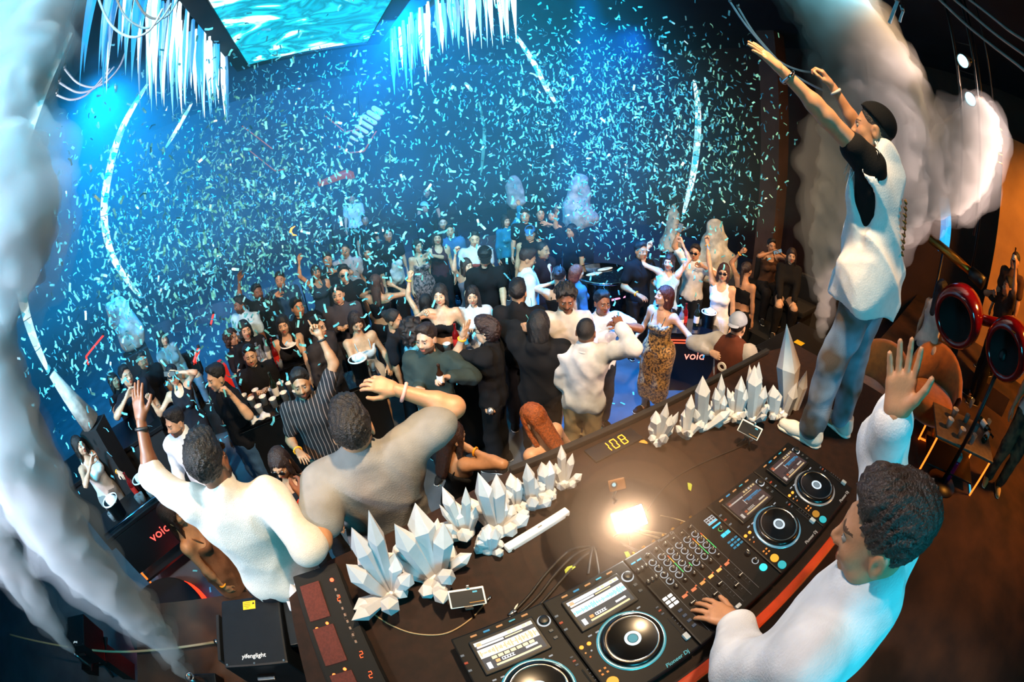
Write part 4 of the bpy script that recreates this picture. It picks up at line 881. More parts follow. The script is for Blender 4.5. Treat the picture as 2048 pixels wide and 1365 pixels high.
    text_obj('lettering', 'Pioneer Dj', .021, glow('#58d8e0' if seed < 3 else '#c8b8a8', .7), t, (.075, -.212, z - .0035), shear=.2)
    return t
deck('leftmost DJ media player with bright yellow screen, cut off by the frame bottom', 0., 1, '#35c8d8', 1)
deck('DJ media player left of the mixer with cyan waveform screen and glowing jog wheel', .329, 2, '#35c8d8', 2)
deck('DJ media player right of the mixer with dim brown screen', .658 + .43, 0, '#50b0d0', 3)
deck('rightmost DJ media player below the white sneakers', .987 + .43, 0, '#a09a94', 4)
# ------------------------------------------------------------------ mixer
mx = thing('dj_mixer', 'six channel DJ mixer with knobs, faders and lit meters between the players', 'mixer', (.658 + .215, .2265, 0)); z = .1
V, F = bevel_box(.426, .45, .086, .006, (0, 0, .053)); obj('body', mesh_data('body', [(V, F, 0, False)], mat('deck_black', '#0e0f12', .38)), mx)
for sx in (-.18, .18):
    for sy in (-.19, .19): V, F = cyl(.02, .011, 12); obj('foot', mesh_data('foot', [(V, F, 0, False)], BLACKMAT), mx, (sx, sy, 0))
LINE = mat('panel_line', '#5a5e64', .5)
CH = [-.135 + .043 * k for k in range(6)]
for k in range(7): box_obj('divider', (.0012, .4, .001), LINE, mx, (-.1565 + .043 * k, .0, z - .0035), b=0)
METG = [glow('#38e070', 1.4), glow('#ffb030', 1.6), glow('#ff5a20', 1.5), mat('meter_off', '#1a1d1a', .5)]
for ci, cx in enumerate(CH):
    for r_ in range(6):
        y = .185 - r_ * .034
        kn = obj('knob', KN, mx, (cx - .006 * 0, y, z - .004), (0, 0, RNG.uniform(-2, 2)))
        if r_ in (1, 2, 3, 4): obj('knob_ring', DIAL, kn, (0, 0, .0005))
    if ci in (1, 4, 5):
        P = []
        for q in range(14): P.append(rect_part(0, .0 + q * .0068, .004, .0052, 0, 0 if q < 8 else 1 if q < 12 else 2))
        obj('level_meter', mesh_data('level_meter', P, METG), mx, (cx + .0205, .05, z - .0025))
    else:
        P = [rect_part(0, q * .0068, .004, .0052, 0, 0 if q < 3 and ci == 2 else 3) for q in range(14)]; obj('level_meter', mesh_data('level_meter', P, METG), mx, (cx + .0205, .05, z - .0025))
    btn('cue_button', mx, cx, -.035, .02, .012, '#ffae58' if ci in (2, 3, 4) else '#ff8a58', 1.6 if ci in (3, 4) else .9, z - .003)
    btn('button', mx, cx + .016, -.028, .006, .006, '#ff7a40', .8, z - .003)
    box_obj('fader_slot', (.004, .1, .0015), BLACKMAT, mx, (cx, -.115, z - .0033), b=0)
    for q in range(5): btn('fader_mark', mx, cx + .011, -.075 - q * .02, .005, .001, '#a8acb0', .25, z - .0045)
    V, F = bevel_box(.02, .013, .014, .003); fd = obj('fader_cap', mesh_data('fader_cap', [(V, F, 0, False)], BLACKM), mx, (cx, -.075 - .07 * ((ci * 37) % 10) / 10, z + .006)); box_obj('fader_line', (.018, .002, .0006), WHITEP, fd, (0, 0, .0071), b=0)
box_obj('crossfader', (.024, .016, .014), mat('slider_grey', '#aab4ba', .4), mx, (-.02, -.2, z + .006)); box_obj('crossfader_slot', (.09, .004, .0015), BLACKMAT, mx, (-.02, -.2, z - .0033), b=0)
xr = .178
P = [rect_part(0, 0, .05, .036, 0, 0), rect_part(0, -.013, .05, .006, .0004, 2)] + [rect_part(-.016 + .016 * (q % 3), .01 - .011 * (q // 3), .012, .007, .0005, 1) for q in range(6)]
obj('fx_screen', mesh_data('fx_screen', P, [glow('#c8ccd0', 1.), glow('#2a2e32', .3), glow('#28b8d8', 1.6)]), mx, (xr, .16, z - .002)); btn('button', mx, xr, .125, .046, .007, '#28b8e0', 1.6, z - .003)
V, F = lathe([(.006, 0), (.007, .002), (.0095, .002), (.0105, 0)], 18); obj('knob_ring', mesh_data('knob_ring', [(V, F, 0, True)], glow('#58e070', 1.)), mx, (xr - .0, .1, z - .003)); obj('knob', KN, mx, (xr, .1, z - .004))
for q in range(2): btn('pad', mx, xr - .012 + q * .024, .07, .02, .016, '#28c0e0', 1.6, z - .003)
for q in range(9): btn('pad', mx, xr - .02 + (q % 3) * .02, .03 - (q // 3) * .017, .013, .009, '#1fa8d0', .9 if q % 2 else .5, z - .003)
obj('knob', KNB, mx, (xr, -.06, z - .004)); obj('knob_ring', DIAL, mx, (xr, -.105, z - .003)); obj('knob', KN, mx, (xr, -.105, z - .004)); btn('beat_button', mx, xr + .002, -.15, .034, .034, '#2fd8e0', 1.6, z - .003, True)
xl = -.185
for q in range(6): btn('pad', mx, xl - .012 + (q % 2) * .022, .0 - (q // 2) * .018, .016, .012, '#f4f0e6', 2., z - .003)
for q in range(2): btn('button', mx, xl - .01 + q * .026, .19, .018, .005, '#2ab0e0', 1.5, z - .003)
for q in range(4): btn('button', mx, xl, -.07 - q * .026, .015, .011, '#2a4a66', .6, z - .003)
for q in range(3): obj('knob', KN, mx, (xl + (q - 1) * .018, .15, z - .004)); obj('knob', KN, mx, (xl + (q - 1) * .018, .09, z - .004))
text_obj('lettering', 'Pioneer Dj', .018, glow('#b8b0a8', .5), mx, (-.02, .214, z - .0035), shear=.2)
for q in range(7):  # rear sockets and plugs
    V, F = cyl(.008, .02, 10); obj('plug', mesh_data('plug', [(V, F, 0, False)], mat('brass', '#b07a30', .35, 1.)), mx, (-.15 + q * .05, .226, .06), (-math.pi / 2, 0, 0))
# ------------------------------------------------------------------ crystals
CRY = mat('milky_crystal', '#e4e7ef', .3, trans=.15, noise=.04, nscale=30, spec=.6); CRY2 = mat('clear_crystal', '#f4f6fa', .12, trans=.6, spec=.6)
def cluster(lab, base, tips, r, extra=8, m=CRY, zb=0., seed=0, name='crystal_cluster', off=None):
    rng = np.random.RandomState(seed + 50); b = onz(*base, zb); hd = math.hypot(*(b - CAMP)[:2]); t = thing(name, lab, 'crystal', tuple(b), group='white crystal clusters on the booth')
    for i, (u, v, rr) in enumerate(tips):
        p = athd(u, v, hd + (off[i] if off else rng.uniform(-.02, .04))) - b; b0 = np.array([p[0] * .22, p[1] * .22, .0])
        V, F = shard(b0, p, rr * 1.18, twist=rng.uniform(0, 1)); obj('shard', mesh_data('shard', [(V, F, 0, False)], m), t)
    H = max(np.linalg.norm(athd(u, v, hd) - b) for u, v, _ in tips)
    for k in range(extra):
        a = rng.uniform(0, 6.28); l = H * rng.uniform(.22, .55); tl = rng.uniform(.3, 1.0); p = np.array([math.cos(a) * math.sin(tl), math.sin(a) * math.sin(tl), math.cos(tl)]) * l
        b0 = np.array([math.cos(a), math.sin(a), 0]) * r * .35; b0[2] = .0; V, F = shard(b0, b0 + p, rng.uniform(.18, .32) * r + .008, sh=.7, twist=rng.uniform(0, 1)); V[:, 2] = np.maximum(V[:, 2], 0); obj('shard', mesh_data('shard', [(V, F, 0, False)], m), t)
    V, F = sdf([OE((0, 0, .01), (r * .62, r * .55, .028), k=.01), OPl((0, 0, 0), (0, 0, -1))], .008); obj('crystal_foot', mesh_data('crystal_foot', [(V, F, 0, False)], m), t)
cluster('largest crystal cluster at the left end of the booth, long shards leaning left', (776, 1185), [(704, 1057, .034), (738, 1022, .026), (693, 1131, .034), (790, 1108, .03), (722, 1080, .02)], .1, 10, seed=1)
cluster('wide chunky crystal cluster, second from the left end', (866, 1150), [(832, 1008, .04), (790, 1050, .034), (889, 1048, .034), (944, 1106, .022), (866, 1060, .03), (838, 1090, .026)], .1, 12, seed=2)
cluster('spiky crystal cluster behind the front row, third from the left', (930, 1068), [(885, 974, .022), (932, 975, .017), (879, 1010, .013), (915, 1010, .03), (952, 1015, .02)], .075, 8, seed=3)
cluster('small rounded crystal cluster standing in front, beside the white bar lamp', (980, 1100), [(978, 1050, .03), (966, 1060, .02), (992, 1058, .02)], .06, 8, seed=4)
cluster('tall twin-pointed crystal cluster in the left row', (994, 1058), [(957, 946, .028), (994, 949, .03), (975, 975, .026), (1012, 1000, .02)], .08, 9, seed=5)
cluster('blocky upright crystal cluster in the middle of the left row', (1032, 1016), [(1022, 947, .026), (1036, 957, .024), (1012, 980, .018)], .06, 7, seed=6)
cluster('single-spire crystal cluster in the left row', (1066, 1010), [(1054, 927, .022), (1070, 955, .018), (1046, 965, .016)], .06, 7, seed=7)
cluster('round-topped crystal cluster, last but one of the left row', (1098, 990), [(1084, 925, .026), (1100, 922, .024), (1094, 950, .02)], .06, 7, seed=8)
cluster('rightmost crystal cluster of the left row with two thin blades', (1126, 972), [(1123, 890, .018), (1146, 907, .016), (1112, 930, .018)], .055, 7, seed=9)
cluster('small crystal cluster right of the digits display with fanned blades', (1314, 884), [(1313, 822, .028), (1335, 806, .018), (1358, 824, .016), (1345, 830, .02), (1302, 845, .02)], .055, 6, seed=10)
cluster('stubby crystal cluster with round foot, second of the right row', (1372, 872), [(1384, 789, .022), (1374, 815, .026), (1366, 830, .02)], .055, 6, seed=11)
cluster('tall slim crystal cluster, third of the right row', (1404, 858), [(1407, 752, .034), (1414, 800, .026), (1396, 810, .02)], .06, 6, seed=12)
cluster('crystal cluster with one tall blade, fourth of the right row', (1440, 846), [(1444, 748, .02), (1432, 775, .022), (1450, 790, .02)], .055, 7, seed=13)
cluster('fan-shaped crystal cluster with blue-tinted side, in the right row', (1474, 840), [(1484, 752, .026), (1466, 782, .026), (1494, 778, .02), (1455, 775, .016)], .06, 7, seed=14)
cluster('big three-pointed crystal cluster behind the right phone', (1508, 838), [(1511, 731, .04), (1519, 724, .024), (1532, 772, .026), (1500, 730, .022), (1526, 800, .024)], .075, 9, seed=15)
cluster('ribbed crystal stump left of the tall spire', (1550, 836), [(1548, 770, .032), (1556, 780, .03), (1540, 788, .022)], .06, 6, seed=16)
b = onz(1574, 818, 0.); hd = math.hypot(*(b - CAMP)[:2]); t = thing('crystal_spire', 'tallest clear crystal spire standing at the right end beside the sneakers', 'crystal', tuple(b)); p = athd(1576, 648, hd) - b
V, F = shard((0, 0, 0), p, .075, sh=.52, r0=.62, n=6, twist=.35); obj('spire', mesh_data('spire', [(V, F, 0, False)], CRY), t)
V, F = shard((.05, -.03, 0), (.06, -.03, .26), .035, sh=.6, r0=.9); obj('side_shard', mesh_data('side_shard', [(V, F, 0, False)], CRY), t)
V, F = shard((-.05, -.02, 0), (-.05, -.03, .22), .035, sh=.6, r0=.9); obj('side_shard', mesh_data('side_shard', [(V, F, 0, False)], CRY), t)
cluster('bluish crystal cluster on the lower step left of the booth', (622, 1232), [(581, 1170, .035), (592, 1157, .03), (630, 1140, .028), (612, 1180, .03), (600, 1200, .03)], .1, 8, zb=-.3, seed=17)
pl = onz(622, 1232, -.3); struct_p = thing('crystal_pedestal', 'low black pedestal under the bluish crystal cluster', 'pedestal', (pl[0], pl[1], PLAT)); box_obj('column', (.24, .24, -.3 - PLAT - .03), BLACKMAT, struct_p, (0, 0, (-.3 - PLAT - .03) / 2)); box_obj('slab', (.28, .28, .03), BLACKM, struct_p, (0, 0, -.3 - PLAT - .016))
# ------------------------------------------------------------------ small things on the booth
def tripod(t, z, m=BLACKM):
    for k in range(3): a = k * 2.09 + .4; tube_obj('tripod_leg', [(0, 0, z), (.045 * math.cos(a), .045 * math.sin(a), .004)], .005, m, t, 6)
def phone_on_stand(lab, px, zc, w, h, tilt, seed):
    c = onz(*px, zc); t = thing('phone_stand', lab, 'phone', (c[0], c[1], 0), group='phones on mini tripods'); 
    tripod(t, zc - h * .62); V, F = cyl(.012, .03, 12); obj('ball_head', mesh_data('ball_head', [(V, F, 0, True)], METAL), t, (0, 0, zc - h * .62 - .01))
    q = Vector(CAMP - c).to_track_quat('Z', 'Y'); ph = obj('phone', mesh_data('phone', [(*bevel_box(w, h, .009, .004), 0, False)], WHITEP), t, (0, 0, zc)); ph.rotation_euler = (q.to_matrix().to_4x4() @ Matrix.Rotation(tilt, 4, 'Z')).to_euler()
    P = [rect_part(0, -.002, w * .9, h * .84, .0048, 0), rect_part(.03, .018, .016, .006, .0052, 1), rect_part(.03, -.02, .05, .003, .0052, 2)]
    obj('phone_screen', mesh_data('phone_screen', P, [glow('#0a1018', .3), glow('#60d0e0', 1.), glow('#d08a30', 1.)]), ph)
    V, F = bevel_box(.012, .014, .02, .003); obj('cable_plug', mesh_data('cable_plug', [(V, F, 0, False)], METAL), ph, (.01, h / 2 + .004, 0))
    obj('clamp', mesh_data('clamp', [(*bevel_box(.03, .014, .02, .003), 0, False)], BLACKM), ph, (0, -h / 2 - .005, 0))
phone_on_stand('white phone on a mini tripod in front of the left crystals', (934, 1196), .09, .125, .068, math.radians(-6), 1)
phone_on_stand('white phone on a mini tripod in front of the right crystals', (1500, 860), .11, .125, .066, math.radians(-9), 2)
c = onz(1259, 1038, .13); t = thing('led_light_panel', 'blazing white LED video light panel on a small stand in the middle of the booth', 'lamp', (c[0], c[1], 0)); tripod(t, .08); tube_obj('stem', [(0, 0, .07), (0, 0, .13)], .006, BLACKM, t)
q = Vector((CAMP - c) * np.array([1, 1, .6])).to_track_quat('Z', 'Y'); pn = obj('panel_housing', mesh_data('panel_housing', [(*bevel_box(.128, .088, .014, .006), 0, False)], BLACKM), t, (0, 0, .13)); pn.rotation_euler = (q.to_matrix().to_4x4() @ Matrix.Rotation(math.radians(30), 4, 'Z')).to_euler()
obj('light_face', mesh_data('light_face', [(*bevel_box(.12, .08, .006, .003), 0, False)], glow('#fff2e2', 170.)), pn, (0, 0, .008))
c = onz(1234, 970, .12); t = thing('action_camera', 'small clear-cased action camera on a bent mount behind the light panel', 'camera', (c[0], c[1], 0)); q = Vector(CAMP - c).to_track_quat('Z', 'Y')
bdy = obj('housing', mesh_data('housing', [(*bevel_box(.07, .05, .03, .006), 0, False)], mat('amber_case', '#8a5a34', .25, noise=.2)), t, (0, 0, .12)); bdy.rotation_euler = (q.to_matrix().to_4x4() @ Matrix.Rotation(math.radians(20), 4, 'Z')).to_euler()
V, F = cyl(.014, .012, 18); lz = obj('lens', mesh_data('lens', [(V, F, 0, True)], BLACKM), bdy, (-.012, .002, .014)); V, F = cyl(.008, .003, 14); obj('lens_glass', mesh_data('lens_glass', [(V, F, 0, True)], glow('#a8e0ea', 1.)), lz, (0, 0, .012))
tube_obj('mount', [(0, 0, .1), (-.02, -.01, .06), (.0, -.01, .03), (0, 0, .0)], .006, METAL, t, 8)
a, b = onz(1012, 1098, .02), onz(1135, 1022, .02); m_ = (a + b) / 2; t = thing('bar_lamp', 'long white plastic bar lying in front of the crystals', 'bar', (m_[0], m_[1], 0), math.atan2(b[1] - a[1], b[0] - a[0])); Lb = np.linalg.norm(b - a)
V, F = bevel_box(Lb, .034, .03, .006, (0, 0, .017)); obj('body', mesh_data('body', [(V, F, 0, False)], mat('bar_white', '#f4f2ee', .35, emit='#fff6ea', es=.25)), t)
for x in (-Lb / 2 + .02, Lb / 2 - .02): box_obj('rubber_end', (.01, .012, .008), BLACKMAT, t, (x, -.017, .012), b=.002)
box_obj('small_mark', (.02, .006, .001), mat('grey_mark', '#777a80', .5), t, (.01, 0, .0325), b=0)
c = onz(732, 1215, .01); t = thing('gold_medal', 'round gold medal on a thin cord beside the left crystals', 'medal', (c[0], c[1], 0)); V, F = lathe([(0, 0), (.024, 0), (.026, .002), (.026, .005), (.021, .006), (.019, .0045), (0, .0045)], 24); obj('disc', mesh_data('disc', [(V, F, 0, False)], mat('gold', '#c8922c', .3, 1., noise=.4, nscale=120)), t)
def cable(lab, pix, z, r, m, extra=None):
    P = smooth_pts([onz(u, v, zz) for (u, v), zz in zip(pix, z if isinstance(z, list) else [z] * len(pix))], 30); b = P[0].copy(); b[2] = 0; t = thing('cable', lab, 'cable', tuple(b), group='cables lying on the booth'); V, F = tube(P - b, r, 6); obj('cord', mesh_data('cord', [(V, F, 0, True)], m), t)
    V, F = tube([P[-1] - b, P[-1] - b + unit(P[-1] - P[-2]) * .03], r * 1.9, 8); obj('plug', mesh_data('plug', [(V, F, 0, True)], extra or METAL), t)
CBL = mat('black_cable', '#1a1412', .5, noise=.2); CBW = mat('tan_cable', '#a8906c', .5)
cable('thin pale cord of the gold medal curving toward the left phone', [(742, 1225), (780, 1250), (830, 1268), (890, 1268), (940, 1240), (972, 1205)], .004, .003, CBW)
for i, (pts, lb) in enumerate([([(1190, 1095), (1150, 1110), (1110, 1150), (1075, 1195), (1035, 1232)], 'first'), ([(1192, 1098), (1160, 1120), (1120, 1165), (1085, 1205), (1045, 1240)], 'second'), ([(1180, 1094), (1140, 1102), (1095, 1145), (1060, 1190), (1030, 1222)], 'third')]): cable('black deck cable fanning to the leftmost player, %s from the middle' % lb, pts, .006, .006, CBL)
for i, (pts, lb) in enumerate([([(1176, 1150), (1180, 1120), (1187, 1094), (1195, 1130), (1198, 1152)], 'looped black cable behind the cyan-waveform player'), ([(1240, 1085), (1270, 1100), (1310, 1110), (1345, 1098)], 'thick cable under the light panel running to the mixer'), ([(1270, 1065), (1310, 1075), (1340, 1088), (1352, 1095)], 'cable bundle strand right of the light panel'), ([(1280, 1062), (1320, 1068), (1360, 1076)], 'upper cable strand right of the light panel'), ([(1320, 1032), (1345, 1037), (1372, 1045), (1392, 1054)], 'thin cable with blue plug at the mixer rear')]):
    cable(lb, pts, .008, .006 if i < 4 else .003, CBL if i < 2 else CBW, mat('blue_plug', '#3a78d8', .4) if i == 4 else None)
cable('thin cable arching from the light panel to the right phone', [(1295, 1022), (1320, 985), (1360, 950), (1420, 920), (1475, 897), (1498, 885)], .004, .003, CBL)
c0, c1 = onz(1018, 1240, .008), onz(1036, 1208, .008); t = thing('stylus', 'thin white stylus lying behind the leftmost player', 'pen', tuple(c0)); V, F = tube([c0 - c0, (c1 - c0) * .85, c1 - c0], [.004, .004, .001], 8); obj('barrel', mesh_data('barrel', [(V, F, 0, True)], WHITEP), t); V, F = tube([(0, 0, 0), (c0 - c1) * .06], .0045, 8); obj('cap', mesh_data('cap', [(V, F, 0, True)], METAL), t)
LEAF = mat('yellow_green_paper', '#a8b430', .6)
for i, (px, lb) in enumerate([((1140, 1138), 'yellow-green paper scrap on the cables'), ((1258, 1112), 'small green paper scrap by the mixer corner'), ((1068, 1228), 'dark green paper scrap behind the leftmost player'), ((1379, 972), 'tiny olive paper scrap right of the light panel'), ((1288, 884), 'orange paper scrap at the foot of the small right crystal')]):
    c = onz(*px, .012); V = np.array([(-.02, -.008, 0), (.018, -.004, .004), (.022, .008, 0), (-.004, .01, .006), (-.016, .006, .002), (-.02, -.008, -.001), (.018, -.004, .003), (.022, .008, -.001), (-.004, .01, .005), (-.016, .006, .001)]); F = np.array([(0, 1, 3), (1, 2, 3), (0, 3, 4), (5, 8, 6), (6, 8, 7), (5, 9, 8), (0, 5, 1), (1, 5, 6), (1, 6, 2), (2, 6, 7), (2, 7, 3), (3, 7, 8), (3, 8, 4), (4, 8, 9), (4, 9, 0), (0, 9, 5)])
    tag(obj('paper_scrap', mesh_data('paper_scrap', [(V * 1.2, F, 0, False)], LEAF if i < 4 else mat('orange_paper', '#d8902c', .6)), None, (c[0], c[1], .006), (0, 0, i * 1.3)), lb, 'paper', 'paper scraps on the booth')
# effects rack with red lights at the left end
c = onz(668, 1262, .06); t = thing('effects_rack', 'black rack unit with red glowing pads and digits at the left end of the booth', 'rack unit', (-.37, .55, 0), math.radians(5))
V, F = bevel_box(.2, .74, .07, .01, (0, 0, .04)); obj('case', mesh_data('case', [(V, F, 0, False)], BLACKMAT), t)
for y in (-.3, 0., .3): V, F = bevel_box(.2, .05, .008, .003, (0, y, .0045)); obj('skid', mesh_data('skid', [(V, F, 0, False)], BLACKM), t)
PADR = mat('red_pad', '#5a241c', .7, noise=.4, nscale=120, emit='#7a2014', es=.12)
for k, (w, hg) in enumerate(((.085, .17), (.085, .16), (.085, .16))): V, F = bevel_box(w, hg, .008, .003); obj('pad', mesh_data('pad', [(V, F, 0, False)], PADR), t, (-.035, .22 - k * .2, .077))
for k, y in enumerate((.1, .1, -.1, -.1)): V, F = cyl(.006, .005, 10); obj('indicator', mesh_data('indicator', [(V, F, 0, False)], glow('#ff6a2c', 5.)), t, (-.06 + .045 * (k % 2), y + .01 * (k % 2), .074))
for k in range(7): seg_digit('2' if k not in (6,) else '7', 0, t, .011, glow('#ff4a1e', 5.) if k not in (1, 2) else mat('seg_off', '#4a3a34', .5), .0).location = (.062, .2 - k * .085, .077)
V, F = cyl(.008, .006, 12); obj('indicator', mesh_data('indicator', [(V, F, 0, False)], glow('#ff4a2c', 6.)), t, (.06, .29, .074))
for k in range(9): btn('button', t, .062, .24 - k * .03 + .0, .008, .012, '#8a7468', 0, .074)
# ------------------------------------------------------------------ people in the place
LT, TN, BR, AS, DK = '#cf9f80', '#b5835f', '#7d4e33', '#cb9f7d', '#5d3a28'
BK, BKH, BRH = '#0c0c0e', '#0d0908', '#2c1a10'
JEAN = mat('acid_wash_denim', '#8fa3bb', .85, color2='#55483f', nscale=5, bump=.3, bscale=220)
STRP = bpy.data.materials.new('striped_fabric'); STRP.use_nodes = True
def stripe_mat():
    nt = STRP.node_tree; b = nt.nodes['Principled BSDF']; b.inputs['Roughness'].default_value = .85; tc = nt.nodes.new('ShaderNodeTexCoord'); w = nt.nodes.new('ShaderNodeTexWave'); w.wave_type = 'BANDS'; w.bands_direction = 'X'; w.inputs['Scale'].default_value = 9.; w.inputs['Distortion'].default_value = 1.2; w.inputs['Detail'].default_value = 0
    r = nt.nodes.new('ShaderNodeValToRGB'); r.color_ramp.elements[0].position = .9; r.color_ramp.elements[0].color = lin('#1a181c') + (1,); r.color_ramp.elements[1].position = .95; r.color_ramp.elements[1].color = lin('#8d7a74') + (1,)
    nt.links.new(tc.outputs['Object'], w.inputs['Vector']); nt.links.new(w.outputs['Fac'], r.inputs['Fac']); nt.links.new(r.outputs['Color'], b.inputs['Base Color'])
stripe_mat()
LEO = mat('leopard_fabric', '#b98a4a', .6, color2='#2a180c', nscale=42, vor=False, sheen=.2)
FLOR = mat('floral_fabric', '#14161c', .8, color2='#9a7a78', nscale=26)
KNIT = mat('white_knit', '#cbc6bc', .9, noise=.06, nscale=60, bump=.35, bscale=240)
SNAKE = mat('teal_pattern', '#1a2e3a', .8, color2='#5ab0c0', nscale=18)
def P(*a, **k): return person(*a, **k)
# --- the man standing on the booth
hp1 = athd(1745, 262, 2.15)
M1 = P(0, 0, -104, ('tee', '#0b0b0d'), ('jeans', JEAN), ('fade', '#1c1410'), TN, 1.735, L=(1551, 130, -.12), R=(1664, 172, .1), lp='open', rp='grip', headpos=hp1, lean=(5, 0), hy=16, hp=8, shoes='#e6e4de', lab='man standing on the booth in torn white sleeveless shirt and washed jeans, both arms raised', cap=('#0b0b0c', 'none'), legs={'L': (-.13, .06), 'R': (.14, -.05)}, group='people on the stage', band={'R': '#b8b4ae'}, lback=(-.2, -.6, .6), wide=1.05, slv=.34)
e1, up1 = M1['root'], M1['up']; WV = mat('torn_white_cotton', '#eceaea', .85, noise=.05, nscale=30, bump=.2, bscale=120)
ops = M1['T_ops'](.05)
ops += [OC(up1((0, .01, 1.12)), up1((0, .02, .84)), .185, .215, n=M1['n'], f=1.12, k=.06), OPl(up1((0, 0, .8)), M1['ML'] @ np.array([0, .16, -1.]))]
for s_, sx in (('L', -1), ('R', 1)): S = M1['sh'][s_]; ops += [OC(S, S + (M1['el'][s_] - S) * .12, .072, .07, k=.05)]
ops += [OE(up1((0, .01, 1.54)), (.075, .085, .07), sub=True, k=.01)]
for s_, sx in (('L', -1), ('R', 1)): S = M1['sh'][s_]; ops += [OC(S + (M1['el'][s_] - S) * .22, up1((sx * .21, .03, 1.12)), .1, .02, sub=True, k=.01)]
V, F = sdf(ops, .010, post=lambda g: g.wrinkle(.018, 24, np.random.RandomState(5), 4, .22, True)); vest = obj('sleeveless_shirt', mesh_data('sleeveless_shirt', [(V, F, 0, True)], WV), e1)
rng = np.random.RandomState(9); fr = []
for sx, nm in ((-1, 'L'), (1, 'R')):
    S = M1['sh'][nm]
    for k in range(26):
        a = rng.uniform(0, 6.28); p = S + (M1['el'][nm] - S) * .18 + np.array([.03 * math.cos(a), .085 * math.cos(a + 1), .085 * math.sin(a)]); q = p + np.array([sx * .02, rng.uniform(-.02, .02), -rng.uniform(.015, .05)]); a_, b_ = tube([p, (p + q) / 2 + rng.uniform(-.006, .006, 3), q], [.0022, .0018, .0008], 4); fr.append((a_, b_, 0, True))
obj('frayed_threads', mesh_data('frayed_threads', fr, WV), vest)['kind'] = 'stuff'
# brown crest on the back of the shirt
GOLD = mat('brown_print', '#8a6430', .6, noise=.5, nscale=30)
cp = []; rng = np.random.RandomState(3)
for k in range(9):
    z0 = 1.34 - k * .03; w = .05 * math.sin(.5 + k * .32); a_, b_ = tube([up1((-w, -.158, z0)), up1((0, -.166, z0 - .012)), up1((w, -.158, z0 + .006))], [.003, .009, .003], 5); cp.append((a_, b_, 0, True))
obj('back_print', mesh_data('back_print', cp, GOLD), vest)
wv, wM = M1['wr']['L'], None
ang = np.linspace(0, 2 * math.pi, 21); Yd = unit(M1['wr']['L'] - M1['el']['L']); A_ = unit(np.cross(Yd, [0.2, .3, 1])); B_ = np.cross(Yd, A_); c_ = M1['wr']['L'] - Yd * .035
V, F = tube([c_ + .034 * (math.cos(a) * A_ + math.sin(a) * B_) for a in ang], .008, 6, False); wt = obj('watch', mesh_data('watch', [(V, F, 0, True)], CHROME), e1)
V, F = cyl(.02, .012, 18); Mx = np.stack([A_, Yd, np.cross(A_, Yd)], 1); V = xf(V, np.stack([Yd, B_, A_], 1), c_ + A_ * .034); obj('watch_dial', mesh_data('watch_dial', [(V, F, 0, True)], METAL), wt)
# --- the DJ
hp2 = at(1764, 1066, .95)
M2 = P(0, 0, -84, ('long', '#e4e8ec'), ('pants', '#1a1c22'), ('short', '#2a1c14'), TN, 1.86, L=('w', *onz(1472, 1246, .15)), R=('w', *at(1790, 835, 1.08)), lp='rest', rp='open', headpos=hp2, lean=(13, -3), hy=14, hp=-4, shoes='#2a2a2e', lab='DJ in white sweatshirt behind the decks, one hand on the mixer and one raised', group='people on the stage', lback=(0, -.1, 1), rback=(1, .1, 0), rdir=(.15, .28, 1), ldir=(-.25, 1., -.12), wide=1.0, lel=(-1., -.3, -.4), rel=(1., .3, -.6), band={'L': '#151515'}, emul=1.55)
# --- two men with their backs to the booth
hp3 = at(418, 925, 1.8)
M3 = P(0, 0, 152, ('roll', KNIT), ('pants', '#14141a'), ('short', BKH), BR, 1.8, L=(282, 842, .12), R=(612, 1000, .02), lp='open', rp='relax', headpos=hp3, hy=-4, shoes='#222222', lab='man with black hair in a white knit shirt, left arm stretched up, seen from behind', group='men standing in front of the booth', band={'L': '#181818', 'R': '#e0402c'}, beard=1, lean=(4, 0), glasses='#201a16', rel=(.8, -.7, -.4), thin=1.06)
hp4 = at(704, 858, 1.72)
M4 = P(0, 0, 176, ('tee', '#84827e'), ('pants', '#14141a'), ('short', '#17100c'), TN, 1.78, L=(640, 1075, .1), R=(792, 780, -.02), lp='relax', rp='relax', headpos=hp4, shoes='#222222', lab='man in a loose grey t-shirt seen from behind, pink-banded arm bent up', group='men standing in front of the booth', band={'R': '#f0a8a0'}, rel=(1., -.2, -.25), emul=1.9, thin=1.12, wide=1.08, rback=(.1, -.6, 1.))
# --- dance floor: (u, v, facing, ...)
C = 'people on the dance floor'
def Q(u, v, face, lab, top, bot=('pants', '#15161c'), hair=('short', BKH), skn=AS, **k): k.setdefault('group', C); return P(u, v, face, top, bot, hair, skn, lab=lab, **k)
WB = '#f0a020'
Q(602, 768, -8, 'man in a dark striped short-sleeve shirt pointing up, beside the cups table', ('stripe', STRP), ('pants', '#6b5a4a'), ('short', '#1c120d'), TN, h=1.74, L=(640, 672, -.15), lp='point', R=(598, 905, -.1), rp='relax', beard=1, band={'L': '#151515', 'R': WB}, lel=(-1., .1, -.2))
I_bt = Q(852, 678, -22, 'bearded man in a dark green sweater holding a small bottle', ('long', '#2f3a36'), ('pants', '#15171a'), ('short', '#2a1a12'), LT, h=1.78, R='h', rp='fist', L=(898, 755, -.35), lp='grip', beard=1, hy=-10)
I_can = Q(972, 662, -112, 'man in black t-shirt and glasses turned left with a hand held out', ('tee', BK), ('pants', '#101114'), ('mop', '#2b1712'), AS, h=1.74, L=(926, 672, -.02), lel=(0, .2, -1.), R=(985, 815, .0), lp='open', rp='grip', glasses='#20242a', band={'L': WB})
